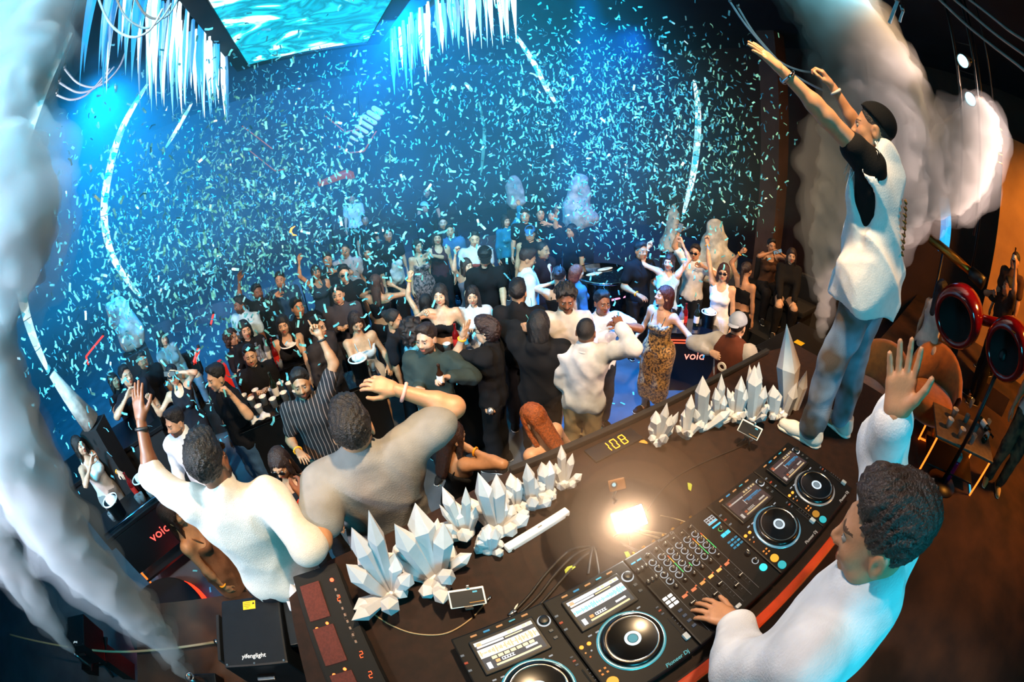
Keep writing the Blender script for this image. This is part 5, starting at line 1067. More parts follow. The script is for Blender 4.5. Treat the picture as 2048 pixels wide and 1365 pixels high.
Q(1078, 648, 172, 'person in a black hooded jacket seen from behind, fist raised with orange band', ('hoodie', '#121214'), ('pants', '#0e0e10'), ('bob', '#0f0b0a'), TN, h=1.8, L=(1040, 655, -.02), lp='fist', band={'L': '#f08a20'}, lel=(-.6, .1, -1.), emul=1.5, wide=1.08, R='d')
Q(1132, 598, 6, 'moustached man in an open-necked light grey shirt', ('roll', '#b9b2aa'), ('pants', '#8f8a88'), ('curly', BKH), BR, h=1.83, beard=2, hp=-16, R='b', L='d')
Q(1036, 585, 168, 'dark-haired man in black standing behind the hooded person', ('tee', '#0e0e11'), ('pants', '#101014'), ('short', BKH), TN, h=1.84, L='d', R='h')
Q(1172, 664, 170, 'man in a white linen shirt and beige trousers seen from behind, elbow lifted', ('shirt', '#cfcfcf'), ('pants', '#a8906a'), ('fade', '#120c0a'), BR, h=1.76, R=(1242, 652, -.02), L='d', rp='relax', rel=(1., -.2, .6), emul=1.3)
Q(1205, 606, 25, 'man with dark hair in a white t-shirt resting a hand near his face', ('tee', '#d8dce4'), ('pants', '#2a2f3a'), ('short', BKH), BR, h=1.70, L='f', R='d', lp='relax', band={'L': '#ff9a80'})
Q(1327, 592, -32, 'smiling woman in a leopard print slip dress', ('dress', LEO), ('none', BK), ('bob', '#5a2418'), LT, h=1.68, fem=1, R='b', L='o', lp='open', rp='relax', shoes='#1c1210', hy=-30, hp=10)
Q(1447, 545, -6, 'woman in white tank top, white trousers and sunglasses with arms up', ('tank', '#eceae8'), ('wide', '#e2e0dc'), ('longfront', '#3a1a12'), AS, h=1.7, fem=1, R=(1412, 470, -.1), L='d', rp='fist', glasses='#0a0808', band={'R': WB}, shoes='#c8b098', thin=.95)
I_cap = Q(1476, 652, 160, 'man in a grey cap and brown sleeveless jacket seen from behind', ('long', '#a8a49c'), ('pants', '#8a8078'), ('fade', '#1a120e'), AS, h=1.72, L=(1422, 705, -.05), lp='grip', cap=('#8f98a4', 'back'), lel=(-1, -.3, -.4))
Q(1494, 540, 150, 'woman in a black backless top with bare arm raised beside the tank-top woman', ('crop', '#0d0c0d'), ('pants', '#131114'), ('pony', '#241410'), TN, h=1.66, fem=1, L=(1482, 505, .0), lp='fist', band={'L': WB}, R='d')
Q(1338, 524, -14, 'woman in pale blue camisole pointing both hands up', ('tank', '#a8c8e0'), ('skirt', '#141820'), ('longfront', '#24140f'), LT, h=1.68, fem=1, R=(1296, 496, .0), L=(1364, 486, .0), rp='point', lp='point', band={'R': '#e8e8e8'})
Q(1282, 502, 40, 'man in black t-shirt leaning toward the woman in pale blue', ('tee', '#0d0e12'), ('pants', '#101218'), ('short', BKH), TN, h=1.76, R='b', L='b', band={'R': WB})
I_ph1 = Q(1390, 505, -12, 'person in sunglasses and white top lifting a phone beside the white rock', ('tee', '#d8d4cc'), ('pants', '#20242c'), ('short', '#1a120e'), TN, h=1.7, L='j', R='u', lp='grip', glasses='#0a0808')
I_ph2 = Q(1543, 492, 22, 'seated woman in brown top filming with both hands at the right back', ('tank', '#4a2e1c'), ('pants', '#141010'), ('short', BKH), TN, h=1.66, fem=1, sit=True, floor=-1.28, L='p', R='p', lp='grip', rp='grip', hy=0)
Q(1583, 512, 8, 'seated person in a black jacket and beige top at the right back', ('shirt', '#14110f'), ('pants', '#100d0c'), ('long', '#2a1812'), AS, h=1.68, fem=1, sit=True, floor=-1.28, L='l', R='l')
Q(1066, 838, -128, 'woman with long copper hair and bare shoulders near the booth front', ('mini', '#2a1c18'), ('none', BK), ('long', '#a8541f'), LT, h=1.64, fem=1, lean=(14, -6), hy=0, hp=-12, R='b', L='d', band={'L': '#e06030'})
Q(905, 872, 118, 'woman in a black dress with brown hair, half hidden by the raised arm', ('mini', '#0f0e10'), ('none', BK), ('long', '#3a2016'), TN, h=1.62, fem=1, hp=-10, R=(940, 905, -.05), L='b', band={'R': WB})
Q(560, 928, -12, 'woman in glasses and a black strappy top between the two men', ('tank', '#0e0d0f'), ('pants', '#121216'), ('longfront', '#2a1812'), TN, h=1.6, fem=1, hp=-14, hy=-20, glasses='#181412', band={'L': WB})
Q(350, 846, -38, 'young man in an open white shirt with slicked hair at left', ('shirt', '#e4ecf0'), ('pants', '#20242c'), ('short', '#161012'), LT, h=1.74, hy=-30, beard=1, L='d', R='b')
Q(432, 756, -68, 'man in black t-shirt with a raised thumb, back turned to the left', ('tee', '#0e1016'), ('jeans', '#3a5c80'), ('short', BKH), AS, h=1.76, R='d', L=(462, 790, -.25), lp='fist')
I_ph3 = Q(346, 752, -10, 'woman in cap and black tank top holding a phone above her head', ('tank', '#14151c'), ('pants', '#15161c'), ('short', BKH), AS, h=1.64, fem=1, R=(300, 800, -.05), L=(352, 745, -.2), lp='grip', rp='grip', cap=('#1c1c22', 'front'))
Q(500, 712, -4, 'man in black with closed eyes clapping behind the cups table', ('tee', '#0d0d10'), ('pants', '#121218'), ('short', BKH), AS, h=1.63, L='h', R='h', lp='fist', rp='fist')
Q(490, 660, 10, 'woman with centre-parted black hair in a black top at the bottles table', ('tee', '#0f0e12'), ('pants', '#121218'), ('longfront', BKH), AS, h=1.70, fem=1, L='b', R='b', lp='open')
Q(464, 676, 55, 'person with big curly brown hair beside the bottles table', ('tee', '#191418'), ('pants', '#141418'), ('bighair', '#3a2014'), TN, h=1.57, fem=1)
Q(566, 650, -6, 'woman in black low-cut camisole standing at the bottles table', ('tank', '#0e0d10'), ('pants', '#121218'), ('longfront', '#130c0a'), AS, h=1.68, fem=1, L='t', R='d')
Q(480, 610, -40, 'man in a white printed t-shirt with a beard left of the bottles table', ('tee', '#b8d8e2'), ('pants', '#141820'), ('short', BKH), BR, h=1.74, beard=1, hy=-30)
Q(515, 585, 20, 'bearded man in dark clothes raising an arm in the left crowd', ('tee', '#141a22'), ('pants', '#121218'), ('short', BKH), BR, h=1.76, beard=1, R='u')
Q(712, 645, 14, 'woman in a white cami dress with long dark hair reading beside the ice bucket', ('mini', '#c9ccd0'), ('none', BK), ('longfront', '#2a160f'), AS, h=1.66, fem=1, hp=-22, L='b', R='t')
Q(788, 640, 70, 'woman with hair in a bun and earrings in dark clothes beside the bearded man', ('tee', '#15141a'), ('pants', '#121218'), ('bun', '#1d120d'), TN, h=1.64, fem=1, hp=-10)
Q(828, 662, 95, 'curly-haired person in a teal patterned shirt behind the bearded man', ('tee', SNAKE), ('pants', '#121218'), ('bighair', '#1d110c'), TN, h=1.66)
Q(636, 655, 50, 'person in a grey jacket turned away beside the pointing man', ('long', '#35343a'), ('pants', '#121218'), ('short', '#1d120d'), AS, h=1.66)
Q(676, 590, -8, 'round-faced man in a dark jacket with clasped hands in the crowd', ('long', '#3c3a42'), ('pants', '#1a1a20'), ('short', BKH), AS, h=1.72, L='h', R='h', lp='fist', rp='fist')
Q(688, 548, 4, 'man in glasses and a black t-shirt in the middle crowd', ('tee', '#0c0d12'), ('pants', '#101016'), ('short', BKH), AS, h=1.78, glasses='#10151a')
Q(690, 502, -5, 'man in a pale t-shirt behind the man in glasses', ('tee', '#a8a2a0'), ('pants', '#15161c'), ('fade', BKH), TN, h=1.78)
Q(752, 565, 160, 'woman with long brown wavy hair in a black top, hands at her head', ('crop', '#100e12'), ('pants', '#121218'), ('long', '#4a281a'), TN, h=1.66, fem=1, L='f', R='j')
Q(880, 590, -14, 'woman in a black tube top making a small heart with her fingers', ('crop', '#0d0c10'), ('skirt', '#101014'), ('longfront', '#150d0b'), AS, h=1.72, fem=1, R='j', L='b', rp='fist')
Q(853, 605, 150, 'woman with a white hair clip and one arm raised in the middle crowd', ('crop', '#151318'), ('pants', '#121218'), ('long', '#150d0b'), AS, h=1.56, fem=1, L='u', lp='fist', band={'L': '#f0d040'})
Q(945, 592, -4, 'woman in a white blouse with folded hands and fringe', ('shirt', '#c8ccd6'), ('pants', '#181820'), ('fringe', '#1d110d'), AS, h=1.62, fem=1, L='h', R='h')
Q(934, 532, 40, 'woman in a grey dress with straight fringe and raised fist', ('tank', '#55555f'), ('skirt', '#40404a'), ('fringe', '#3a2018'), LT, h=1.60, fem=1, R='u', rp='fist')
I_tray = Q(970, 515, 0, 'server in black cap and black polo shirt looking down at a tray', ('polo', '#0c0c0f'), ('pants', '#0e0e12'), ('short', BKH), AS, h=1.80, hp=-24, L='t', R='b', cap=('#0b0b0d', 'front'))
I_prt = Q(949, 478, 3, 'man in a white t-shirt with a red print in the back row', ('tee', '#d0c8cc'), ('pants', '#1a1c24'), ('short', BKH), AS, h=1.78, hp=-8)
Q(836, 492, 24, 'woman in a black floral dress drinking in the back row', ('dress', FLOR), ('none', BK), ('bob', BKH), LT, h=1.68, fem=1, L='f')
Q(874, 476, 6, 'woman with long dark hair and maroon top in the back row', ('tank', '#40202a'), ('pants', '#15141c'), ('longfront', '#20120e'), LT, h=1.73, fem=1)
Q(900, 462, 0, 'young man in a denim-blue shirt at the back', ('shirt', '#3a6a90'), ('pants', '#15161c'), ('short', BKH), AS, h=1.72)
Q(886, 446, 0, 'pale-faced person in dark top far at the back', ('tee', '#20242e'), ('pants', '#15161c'), ('short', BKH), LT, h=1.74)
Q(1056, 518, 95, 'man in a white long-sleeved shirt bending his head to the left', ('long', '#d2d8e0'), ('pants', '#1a1e28'), ('short', '#2a1612'), TN, h=1.81, hp=-20)
I_suit = Q(1086, 502, 55, 'man in a dark suit with white shirt and tie', ('shirt', '#241a22'), ('pants', '#18141c'), ('fade', '#17100d'), TN, h=1.75)
Q(1060, 468, -6, 'man in blue cap and glasses wearing a black sleeveless vest', ('vest', '#101620'), ('pants', '#141820'), ('short', BKH), AS, h=1.72, cap=('#3c78b0', 'front'), glasses='#88c8e8')
Q(1155, 545, 120, 'woman with short auburn hair in a blue denim jacket', ('long', '#3c6a98'), ('pants', '#1a2430'), ('bob', '#8a4028'), LT, h=1.57, fem=1)
Q(1118, 552, 170, 'woman in an off-shoulder black dress fixing her hair', ('mini', '#0f0e14'), ('none', BK), ('bun', '#1d110e'), LT, h=1.73, fem=1, L='f', lp='fist')
Q(1050, 432, 0, 'man in dark clothes at the far back beside the cone rock', ('tee', '#121822'), ('pants', '#101016'), ('short', BKH), LT, h=1.82)
Q(1081, 428, 8, 'tall man with hand on chin in the far back row', ('tee', '#10141c'), ('pants', '#101016'), ('short', BKH), LT, h=1.74, L='f')
Q(1104, 432, -12, 'person drinking with pink face right of the far back row', ('tee', '#0f1218'), ('pants', '#101016'), ('short', BKH), LT, h=1.67, R='f', rp='grip')
Q(1012, 442, 30, 'woman waving in a teal jacket in the far back row', ('long', '#1f7a98'), ('pants', '#141820'), ('long', '#1d120e'), LT, h=1.7, fem=1, L='u')
I_gl = Q(1142, 462, -40, 'person raising a glass in front of the cone rock', ('tee', '#0e1016'), ('pants', '#101016'), ('bob', BKH), TN, h=1.66, R='u', rp='grip')
Q(850, 415, 40, 'man with a white cap in the blue haze', ('long', '#1a2230'), ('pants', '#101016'), ('fade', BKH), LT, h=1.78, cap=('#9fd8e0', 'front'))
Q(704, 398, 0, 'person in a white printed t-shirt far in the haze', ('tee', '#cfd6d8'), ('pants', '#15161c'), ('short', BKH), LT, h=1.8, floor=FLOOR + .4)
Q(853, 384, -5, 'lone far person with pale face in the blue haze', ('tee', '#141c2a'), ('pants', '#101016'), ('short', BKH), LT, h=1.74, floor=FLOOR + .4)
Q(776, 470, 6, 'man in dark top among the back crowd left of the floral dress', ('tee', '#131722'), ('pants', '#101016'), ('short', BKH), AS, h=1.74)
Q(735, 505, -6, 'woman with dark hair in dark top behind the middle crowd', ('tee', '#171420'), ('pants', '#101016'), ('long', BKH), AS, h=1.66, fem=1)
Q(632, 545, 12, 'woman with arm up under falling confetti in the left-middle crowd', ('tank', '#2a3a48'), ('pants', '#101016'), ('long', '#1d120e'), TN, h=1.66, fem=1, R='u')
Q(655, 520, 0, 'man with hand to mouth in the left-middle crowd', ('tee', '#1c2430'), ('pants', '#101016'), ('short', BKH), TN, h=1.74, L='f')
Q(730, 440, 8, 'dim person in black behind the back row', ('tee', '#12151c'), ('pants', '#101016'), ('short', BKH), TN, h=1.76)
Q(560, 560, -10, 'man drinking in a dark blue shirt under the densest confetti', ('shirt', '#20405a'), ('pants', '#101016'), ('short', BKH), TN, h=1.76, R='f')
Q(595, 615, 25, 'person in black at the back of the bottles table', ('tee', '#101118'), ('pants', '#101016'), ('short', BKH), TN, h=1.7)
Q(325, 678, 30, 'woman in a white jacket seated in the dim left lounge', ('long', '#8fb4c4'), ('pants', '#5a7a90'), ('longfront', BKH), AS, h=1.66, fem=1, sit=True, floor=-1.5)
Q(285, 722, 8, 'man in black standing in the dim left lounge', ('tee', '#0f1218'), ('pants', '#101016'), ('short', BKH), TN, h=1.66)
Q(228, 762, 30, 'woman covering her mouth with her hand at far left', ('tee', '#10121a'), ('pants', '#101016'), ('long', BKH), AS, h=1.64, fem=1, R='f', L='f')
Q(252, 752, 20, 'person with raised hands behind the covered-mouth woman', ('tee', '#14161e'), ('pants', '#101016'), ('short', BKH), AS, h=1.80, R='j')
Q(158, 892, 28, 'woman in white corset top and grey trousers leaning on the black counter', ('tank', '#e0d8d0'), ('pants', '#8a8680'), ('long', '#1a110d'), LT, h=1.64, fem=1, R='f', L='b', band={'L': WB})
Q(345, 1030, 55, 'woman in a brown fringed dress seen from above behind the knit shirt man', ('mini', '#7a5038'), ('none', BK), ('long', '#2a160f'), TN, h=1.62, fem=1, L='d', R='d', band={'R': WB}, lean=(0, 8))
# right side lounge
RG = 'people in the right lounge'
Q(1884, 580, 150, 'woman with black hair and white fur-trimmed vest seen from behind', ('vest', '#d8c8b8'), ('pants', '#14100e'), ('long', '#0d0908'), AS, h=1.62, fem=1, floor=DJF, group=RG, L='d', R='b', hd=5.2)
I_bt2 = Q(2016, 575, -60, 'man raising a bottle in the orange-lit corner', ('tee', '#3a2a20'), ('pants', '#1c1612'), ('short', BKH), TN, h=1.76, floor=DJF, group=RG, L='u', R='f', hd=6.4)
Q(2030, 522, -30, 'man with short dark hair against the orange wall', ('tee', '#4a3020'), ('pants', '#1c1612'), ('fade', BKH), TN, h=1.8, floor=DJF, group=RG, hd=6.9)
p_ = onz(1985, 985, DJF)
Q(0, 0, 20, 'person in a white shirt and worn jeans behind the red loudspeakers', ('tee', '#d8d4d0'), ('jeans', mat('worn_denim', '#6a5a40', .85, color2='#2a261e', nscale=8)), ('short', BKH), TN, h=1.72, group=RG, headpos=(p_[0] + .1, p_[1] + .05, DJF + 1.60), shoes='#c8a868', L='d', R='d')


# ------------------------------------------------------------------ things held in hands, layers and prints
def held(info, hand, name, data, lab, cat, dy=.085, dz=-.03, upright=False, off=(0, 0, 0)):
    w, M = info['hands'][hand]; p = w + M @ np.array([0, dy, dz]) * info['s']; o = tag(obj(name, data, None, tuple(p + np.array(off))), lab, cat)
    if not upright: o.rotation_euler = Matrix([list(M[i]) for i in range(3)]).to_euler()
    return o
PHD = mesh_data('phone', [(*bevel_box(.072, .15, .009, .004), 0, False), (*(lambda V, F: (V, F))(*bevel_box(.064, .138, .002, 0, (0, 0, -.0045))), 1, False)], [BLACKM, glow('#9ac0d0', .5)])
held(I_ph1, 'R', 'phone', PHD, 'black phone lifted by the person in sunglasses and white top', 'phone'); held(I_ph2, 'R', 'phone', PHD, 'black phone held by the seated woman in brown top', 'phone'); held(I_ph3, 'L', 'phone', PHD, 'black phone held above the head of the woman in cap', 'phone')
SBT = mesh_data('bottle', [(*lathe([(0, -.07), (.026, -.07), (.028, -.06), (.028, .03), (.012, .06), (.012, .1), (.014, .102), (.014, .112), (0, .112)], 14), 0, True), (*lathe([(.0285, -.04), (.029, -.038), (.029, .02), (.0285, .022)], 14), 1, True)], [mat('brown_glass', '#3a1e10', .1, trans=.3), mat('cup_white', '#e0ddd8', .4)])
held(I_bt, 'L', 'small_bottle', SBT, 'small brown bottle in the hand of the bearded man in green', 'bottle', upright=True, off=(0, 0, .04)); held(I_bt2, 'L', 'small_bottle', SBT, 'bottle raised by the man in the orange-lit corner', 'bottle', upright=True, off=(0, 0, .05))
CAN = mesh_data('can', [(*lathe([(0, -.06), (.026, -.06), (.03, -.052), (.03, .05), (.024, .06), (0, .058)], 16), 0, True)], mat('can_silver', '#c0c2c4', .3, .8)); held(I_can, 'R', 'drink_can', CAN, 'silver drink can hanging in the hand of the man in glasses', 'can')
held(I_gl, 'R', 'drinking_glass', mesh_data('drinking_glass', [(*lathe([(0, -.05), (.03, -.05), (.035, .05), (.033, .05), (.028, -.04), (0, -.04)], 14), 0, True)], mat('glass_clear', '#e6eef2', .06, trans=.85, spec=.6)), 'glass raised in front of the cone rock', 'glass', upright=True, off=(0, 0, .05))
held(I_tray, 'L', 'serving_tray', mesh_data('serving_tray', [(*bevel_box(.36, .24, .014, .005), 0, False)], mat('tray_white', '#d8d4dc', .4)), 'pale serving tray in the hands of the server in black cap', 'tray', dy=.12, dz=.0, upright=True, off=(0, 0, .03))
# brown sleeveless jacket with a pale number on the back
u_, ML_ = I_cap['up'], I_cap['ML']; ops = I_cap['T_ops'](.036) + [OPl(u_((0, 0, .85)), ML_ @ np.array([0, 0, -1.])), OE(u_((0, .02, 1.53)), (.075, .085, .06), sub=True, k=.01)] + [OE(I_cap['sh'][n_] + (I_cap['el'][n_] - I_cap['sh'][n_]) * .3, (.085, .085, .1), sub=True, k=.01) for n_ in 'LR']
V, F = sdf(ops, .016); jk = obj('sleeveless_jacket', mesh_data('sleeveless_jacket', [(V, F, 0, True)], cloth('#5a2c18')), I_cap['root']); tx = text_obj('number_print', '9', .24, cloth('#d8cdb8'), jk, tuple(u_((-.02, -.158, 1.2))), (math.pi / 2, 0, 0), .006)
# white shirt front and tie of the man in the suit, print on the white t-shirt
u_ = I_suit['up']; V, F = sdf([OC(u_((0, .108, 1.42)), u_((0, .142, 1.22)), .045, .008, n=I_suit['n'], f=2.2, k=.01)], .012); obj('shirt_front', mesh_data('shirt_front', [(V, F, 0, True)], cloth('#d8d8dc')), I_suit['root'])
V, F = tube([u_((0, .135, 1.43)), u_((0, .155, 1.34)), u_((0, .168, 1.2))], [.01, .014, .02], 6); obj('tie', mesh_data('tie', [(V, F, 0, True)], cloth('#5a2030')), I_suit['root'])
u_ = I_prt['up']; V, F = sdf([OC(u_((-.07, .118, 1.24)), u_((.07, .118, 1.24)), .035, None, n=I_prt['n'], f=1.6, k=.01)], .016); obj('print', mesh_data('print', [(V, F, 0, True)], cloth('#8a3a34')), I_prt['root'])
# ------------------------------------------------------------------ tables, cups, bottles
def box_table(lab, px, zt, sx, sy, rz, floor, neon_c=None, text=False, m=None):
    c = onz(*px, zt); t = thing('drinks_table', lab, 'table', (c[0], c[1], floor), rz, 'black drinks tables'); H = zt - floor
    box_obj('cabinet', (sx * .94, sy * .94, H - .04), m or BLACKM, t, (0, 0, (H - .04) / 2), b=.01); box_obj('table_top', (sx, sy, .04), mat('black_glass', '#0c0d10', .12, coat=.5), t, (0, 0, H - .02), b=.006)
    if neon_c:
        for k, z in enumerate((H - .1, H - .14)):
            box_obj('light_strip', (sx * .9, .012, .012), glow(neon_c, 3.), t, (0, -sy * .47 - .007, z), b=.002)
    if text: text_obj('lettering', 'void', .17, glow('#ff8a78', 2.5), t, (sx * .1, -sy * .47 - .004, H - .33), (math.pi / 2, 0, 0))
    return c
CUPM = mat('cup_white', '#e0ddd8', .4); GLS = mat('glass_clear', '#e6eef2', .06, trans=.85, spec=.6); BOT = mat('bottle_glass', '#1c2a20', .08, trans=.4); RDC = mat('red_label', '#b8241c', .4)
CUPD = mesh_data('cup', [(*lathe([(0, .004), (.03, .004), (.031, 0), (.041, .095), (.043, .097), (.039, .095), (.029, .008), (0, .008)], 16), 0, True)], CUPM)
TUMD = mesh_data('tumbler', [(*lathe([(0, 0), (.03, 0), (.035, .1), (.033, .1), (.028, .01), (0, .01)], 14), 0, True)], GLS)
def bottle_data(m, m2): return mesh_data('bottle', [(*lathe([(0, 0), (.036, 0), (.038, .01), (.038, .18), (.03, .215), (.014, .24), (.013, .3), (.016, .302), (.016, .312), (0, .312)], 16), 0, True), (*lathe([(.0385, .05), (.039, .055), (.039, .14), (.0385, .145)], 16), 1, True)], [m, m2])
BD = [bottle_data(BOT, CUPM), bottle_data(GLS, CUPM), bottle_data(mat('red_glass', '#7a1010', .1, trans=.3), RDC)]
def put(name, data, lab, cat, c, dx, dy, z, rot=None, group=None): return tag(obj(name, data, None, (c[0] + dx, c[1] + dy, z), rot or (0, 0, 0)), lab, cat, group)
def ice_bucket(lab, c, z, r=.1, h=.2):
    t = thing('ice_bucket', lab, 'bucket', (c[0], c[1], z), group='black ice buckets'); lathe_obj('bucket', [(0, 0), (r * .8, 0), (r, h), (r * 1.04, h), (r * .94, h), (r * .76, .02), (0, .02)], BLACKM, t, n=22)
    lathe_obj('rim', [(r * .95, h), (r * .97, h + .008), (r * 1.05, h + .008), (r * 1.06, h - .004)], WHITEP, t, n=22)
    V, F = sdf([OE((.02, 0, h), (r * .75, r * .7, .04), k=.01)], .02, post=lambda g: g.wrinkle(.012, 60, np.random.RandomState(1), 5, 1.)); obj('napkin', mesh_data('napkin', [(V, F, 0, False)], CUPM), t)
zt = -.72
c = box_table('black drinks table crowded with white cups beside the pointing man', (548, 806), zt, .9, .5, .2, FLOOR)
rng = np.random.RandomState(21)
for k, (x, y) in enumerate([(-.3, -.1), (-.24, .05), (-.14, -.14), (-.1, .02), (.02, -.08), (.0, .12), (.14, -.02), (.2, .14), (.28, -.05), (-.34, .16), (.1, .2), (-.2, .2)]):
    put('cup', CUPD, 'white cup on the crowded drinks table beside the pointing man', 'cup', c, x, y, zt, None, 'white cups on the crowded table')
put('bottle', BD[0], 'dark bottle among the white cups on the crowded table', 'bottle', c, .05, .05, zt)
put('napkin', mesh_data('napkin', [(*sdf([OE((0, 0, .012), (.12, .07, .02), k=.01), OPl((0, 0, 0), (0, 0, -1))], .012, post=lambda g: g.wrinkle(.012, 70, np.random.RandomState(2), 5, 1.)), 0, False)], CUPM), 'crumpled white napkins on the near edge of the crowded table', 'napkin', c, -.16, -.22, zt)
c = box_table('black drinks table with bottles in front of the woman in the black camisole', (556, 728), zt, .62, .4, .25, FLOOR)
for k, (x, y, d_) in enumerate([(-.2, .05, 1), (-.1, .12, 1), (0, .05, 2), (.08, .1, 1), (-.14, -.05, 1), (.02, -.08, 2)]): put('bottle', BD[d_], ['clear bottle at the left of the bottles table', 'clear bottle at the back left of the bottles table', 'red-labelled bottle in the middle of the bottles table', 'clear bottle right of the red bottle', 'clear bottle at the front left of the bottles table', 'red-labelled bottle at the front of the bottles table'][k], 'bottle', c, x, y, zt, None, 'bottles on the bottles table')
ice_bucket('black ice bucket with white rim on the bottles table', c + [.2, 0, 0], zt, .1, .2)
for x, y in ((-.24, -.12), (-.24, .12), (.05, -.14)): put('tumbler', TUMD, 'clear tumbler glass on the bottles table', 'glass', c, x, y, zt, None, 'tumblers on the bottles table')
c = box_table('small black table with an ice bucket before the woman in white cami dress', (724, 752), zt, .36, .36, .1, FLOOR); ice_bucket('large black ice bucket with napkin before the woman in white cami dress', c, zt, .095, .2); put('tumbler', TUMD, 'clear tumbler right of the large ice bucket', 'glass', c, .13, .05, zt)
c = box_table('dark drinks table between the bearded man and the man in glasses', (916, 716), zt, .45, .4, .1, FLOOR); put('bottle', BD[2], 'red bottle on the table behind the man in glasses', 'bottle', c, .05, .15, zt); put('cup', CUPD, 'white cup on the table behind the man in glasses', 'cup', c, -.05, .18, zt); put('tumbler', TUMD, 'amber-lit tumbler on the table behind the bearded man', 'glass', c, .1, -.1, zt)
c = box_table('black console table with neon strips and glowing void lettering', (1378, 652), -.98, .8, .45, -.62, FLOOR, '#ff4a2c', True)
for k, (x, y) in enumerate([(-.3, .1), (-.18, .0), (-.05, .05), (.08, -.05), (-.22, .18)]): put('bottle', BD[k % 3], ['green bottle at the left end of the neon console', 'clear bottle on the left half of the neon console', 'red bottle in the middle of the neon console', 'dark bottle on the right half of the neon console', 'clear bottle at the back of the neon console'][k], 'bottle', c, x, y, -.98, None, 'bottles on the neon console')
ice_bucket('black ice bucket at the right end of the neon console', c + [.22, -.14, 0], -.98, .1, .2)
# round black cocktail table in the back
c = onz(1208, 545, -.85); t = thing('cocktail_table', 'round black cocktail table with glossy top right of the auburn-haired woman', 'table', (c[0], c[1], FLOOR)); lathe_obj('drum', [(0, 0), (.42, 0), (.46, .5), (.5, .98), (.47, 1.0), (0, 1.0)], mat('black_glass', '#0c0d10', .12, coat=.5), t, n=32); lathe_obj('edge_ring', [(.5, .95), (.52, .97), (.52, .99), (.5, 1.0)], CHROME, t, n=32); box_obj('light_strip', (.3, .01, .03), glow('#ff9ac0', 2.), t, (-.05, -.47, .72))
for k, (x, y) in enumerate([(-.2, .0), (.1, .1)]): put('napkin', mesh_data('napkin', [(*sdf([OE((0, 0, .012), (.16, .06, .014), k=.01), OPl((0, 0, 0), (0, 0, -1))], .012), 0, True)], CUPM), ['white napkin on the left of the round cocktail table', 'white napkin on the right of the round cocktail table'][k], 'napkin', c, x, y, -.85)
# left bottom table with frame legs
c = onz(265, 1010, -.9); t = thing('bar_trolley', 'black bar trolley with orange lit legs and a cluster of glasses at lower left', 'trolley', (c[0], c[1], FLOOR), .55); H = -.9 - FLOOR
box_obj('top', (.95, .45, .04), BLACKM, t, (0, 0, H - .02)); box_obj('panel', (.9, .03, .5), BLACKM, t, (0, -.2, H - .3)); box_obj('lower_shelf', (.9, .4, .03), BLACKM, t, (0, 0, .25)); text_obj('lettering', 'void', .16, glow('#ff4a40', 3.), t, (.1, -.218, H - .3), (math.pi / 2, 0, 0))
tube_obj('rail', [(-.46, -.22, H + .05), (.46, -.22, H + .05)], .012, mat('blue_chrome', '#5a90b0', .2, 1.), t)
for sx in (-.43, .43):
    for sy in (-.18, .18): tube_obj('leg', [(sx, sy, H - .04), (sx * 1.02, sy, .0)], .014, glow('#ff7a2a', 1.6) if sx < 0 else METAL, t)
rng = np.random.RandomState(4)
for k in range(9): x, y = rng.uniform(-.3, .3), rng.uniform(-.14, .14); put('tumbler', TUMD, 'clear tumbler in the glass cluster on the bar trolley', 'glass', c, x * .85 - y * .5, x * .5 + y * .85, -.9, None, 'tumblers on the bar trolley')
ice_bucket('black ice bucket with white napkin on the bar trolley', c + [-.15, -.12, 0], -.9, .1, .2); ice_bucket('second ice bucket with a tall napkin on the bar trolley', c + [.2, .14, 0], -.9, .09, .18)
put('bottle', BD[2], 'red bottle standing in the bar trolley glass cluster', 'bottle', c, .08, .1, -.9)
c = onz(215, 890, -.8); t = thing('black_counter', 'long black counter behind the bar trolley at far left', 'counter', (c[0], c[1], FLOOR), .5); box_obj('body', (1.7, .7, 1.0), BLACKMAT, t, (0, 0, .5)); box_obj('counter_top', (1.76, .76, .05), BLACKM, t, (0, 0, 1.025)); put('cup', CUPD, 'white cup on the black counter at far left', 'cup', c, .1, -.1, -.8)
# red round podium
c = onz(350, 1262, FLOOR); t = thing('round_podium', 'round black podium with a red glowing rim at lower left', 'podium', (c[0], c[1], FLOOR)); lathe_obj('drum', [(0, 0), (.55, 0), (.55, .2), (.52, .22), (0, .22)], BLACKMAT, t, n=48); lathe_obj('glow_rim', [(.55, .03), (.59, .05), (.59, .1), (.55, .12)], glow('#ff2a12', 4.), t, n=48)
# sofa arm, red light painted as glow, and blue sofa at left
c = athd(450, 745, 4.3); t = thing('red_lit_bench', 'tall bench back in the left crowd, red light painted as glow', 'bench', (c[0], c[1], FLOOR), .5); box_obj('back', (.06, .22, c[2] - FLOOR + .12), glow('#e01f10', .8), t, (0, 0, (c[2] - FLOOR + .12) / 2), b=.02); box_obj('seat', (.5, .5, .42), mat('blue_sofa', '#1a2a6a', .8), t, (.3, 0, .21), b=.04)
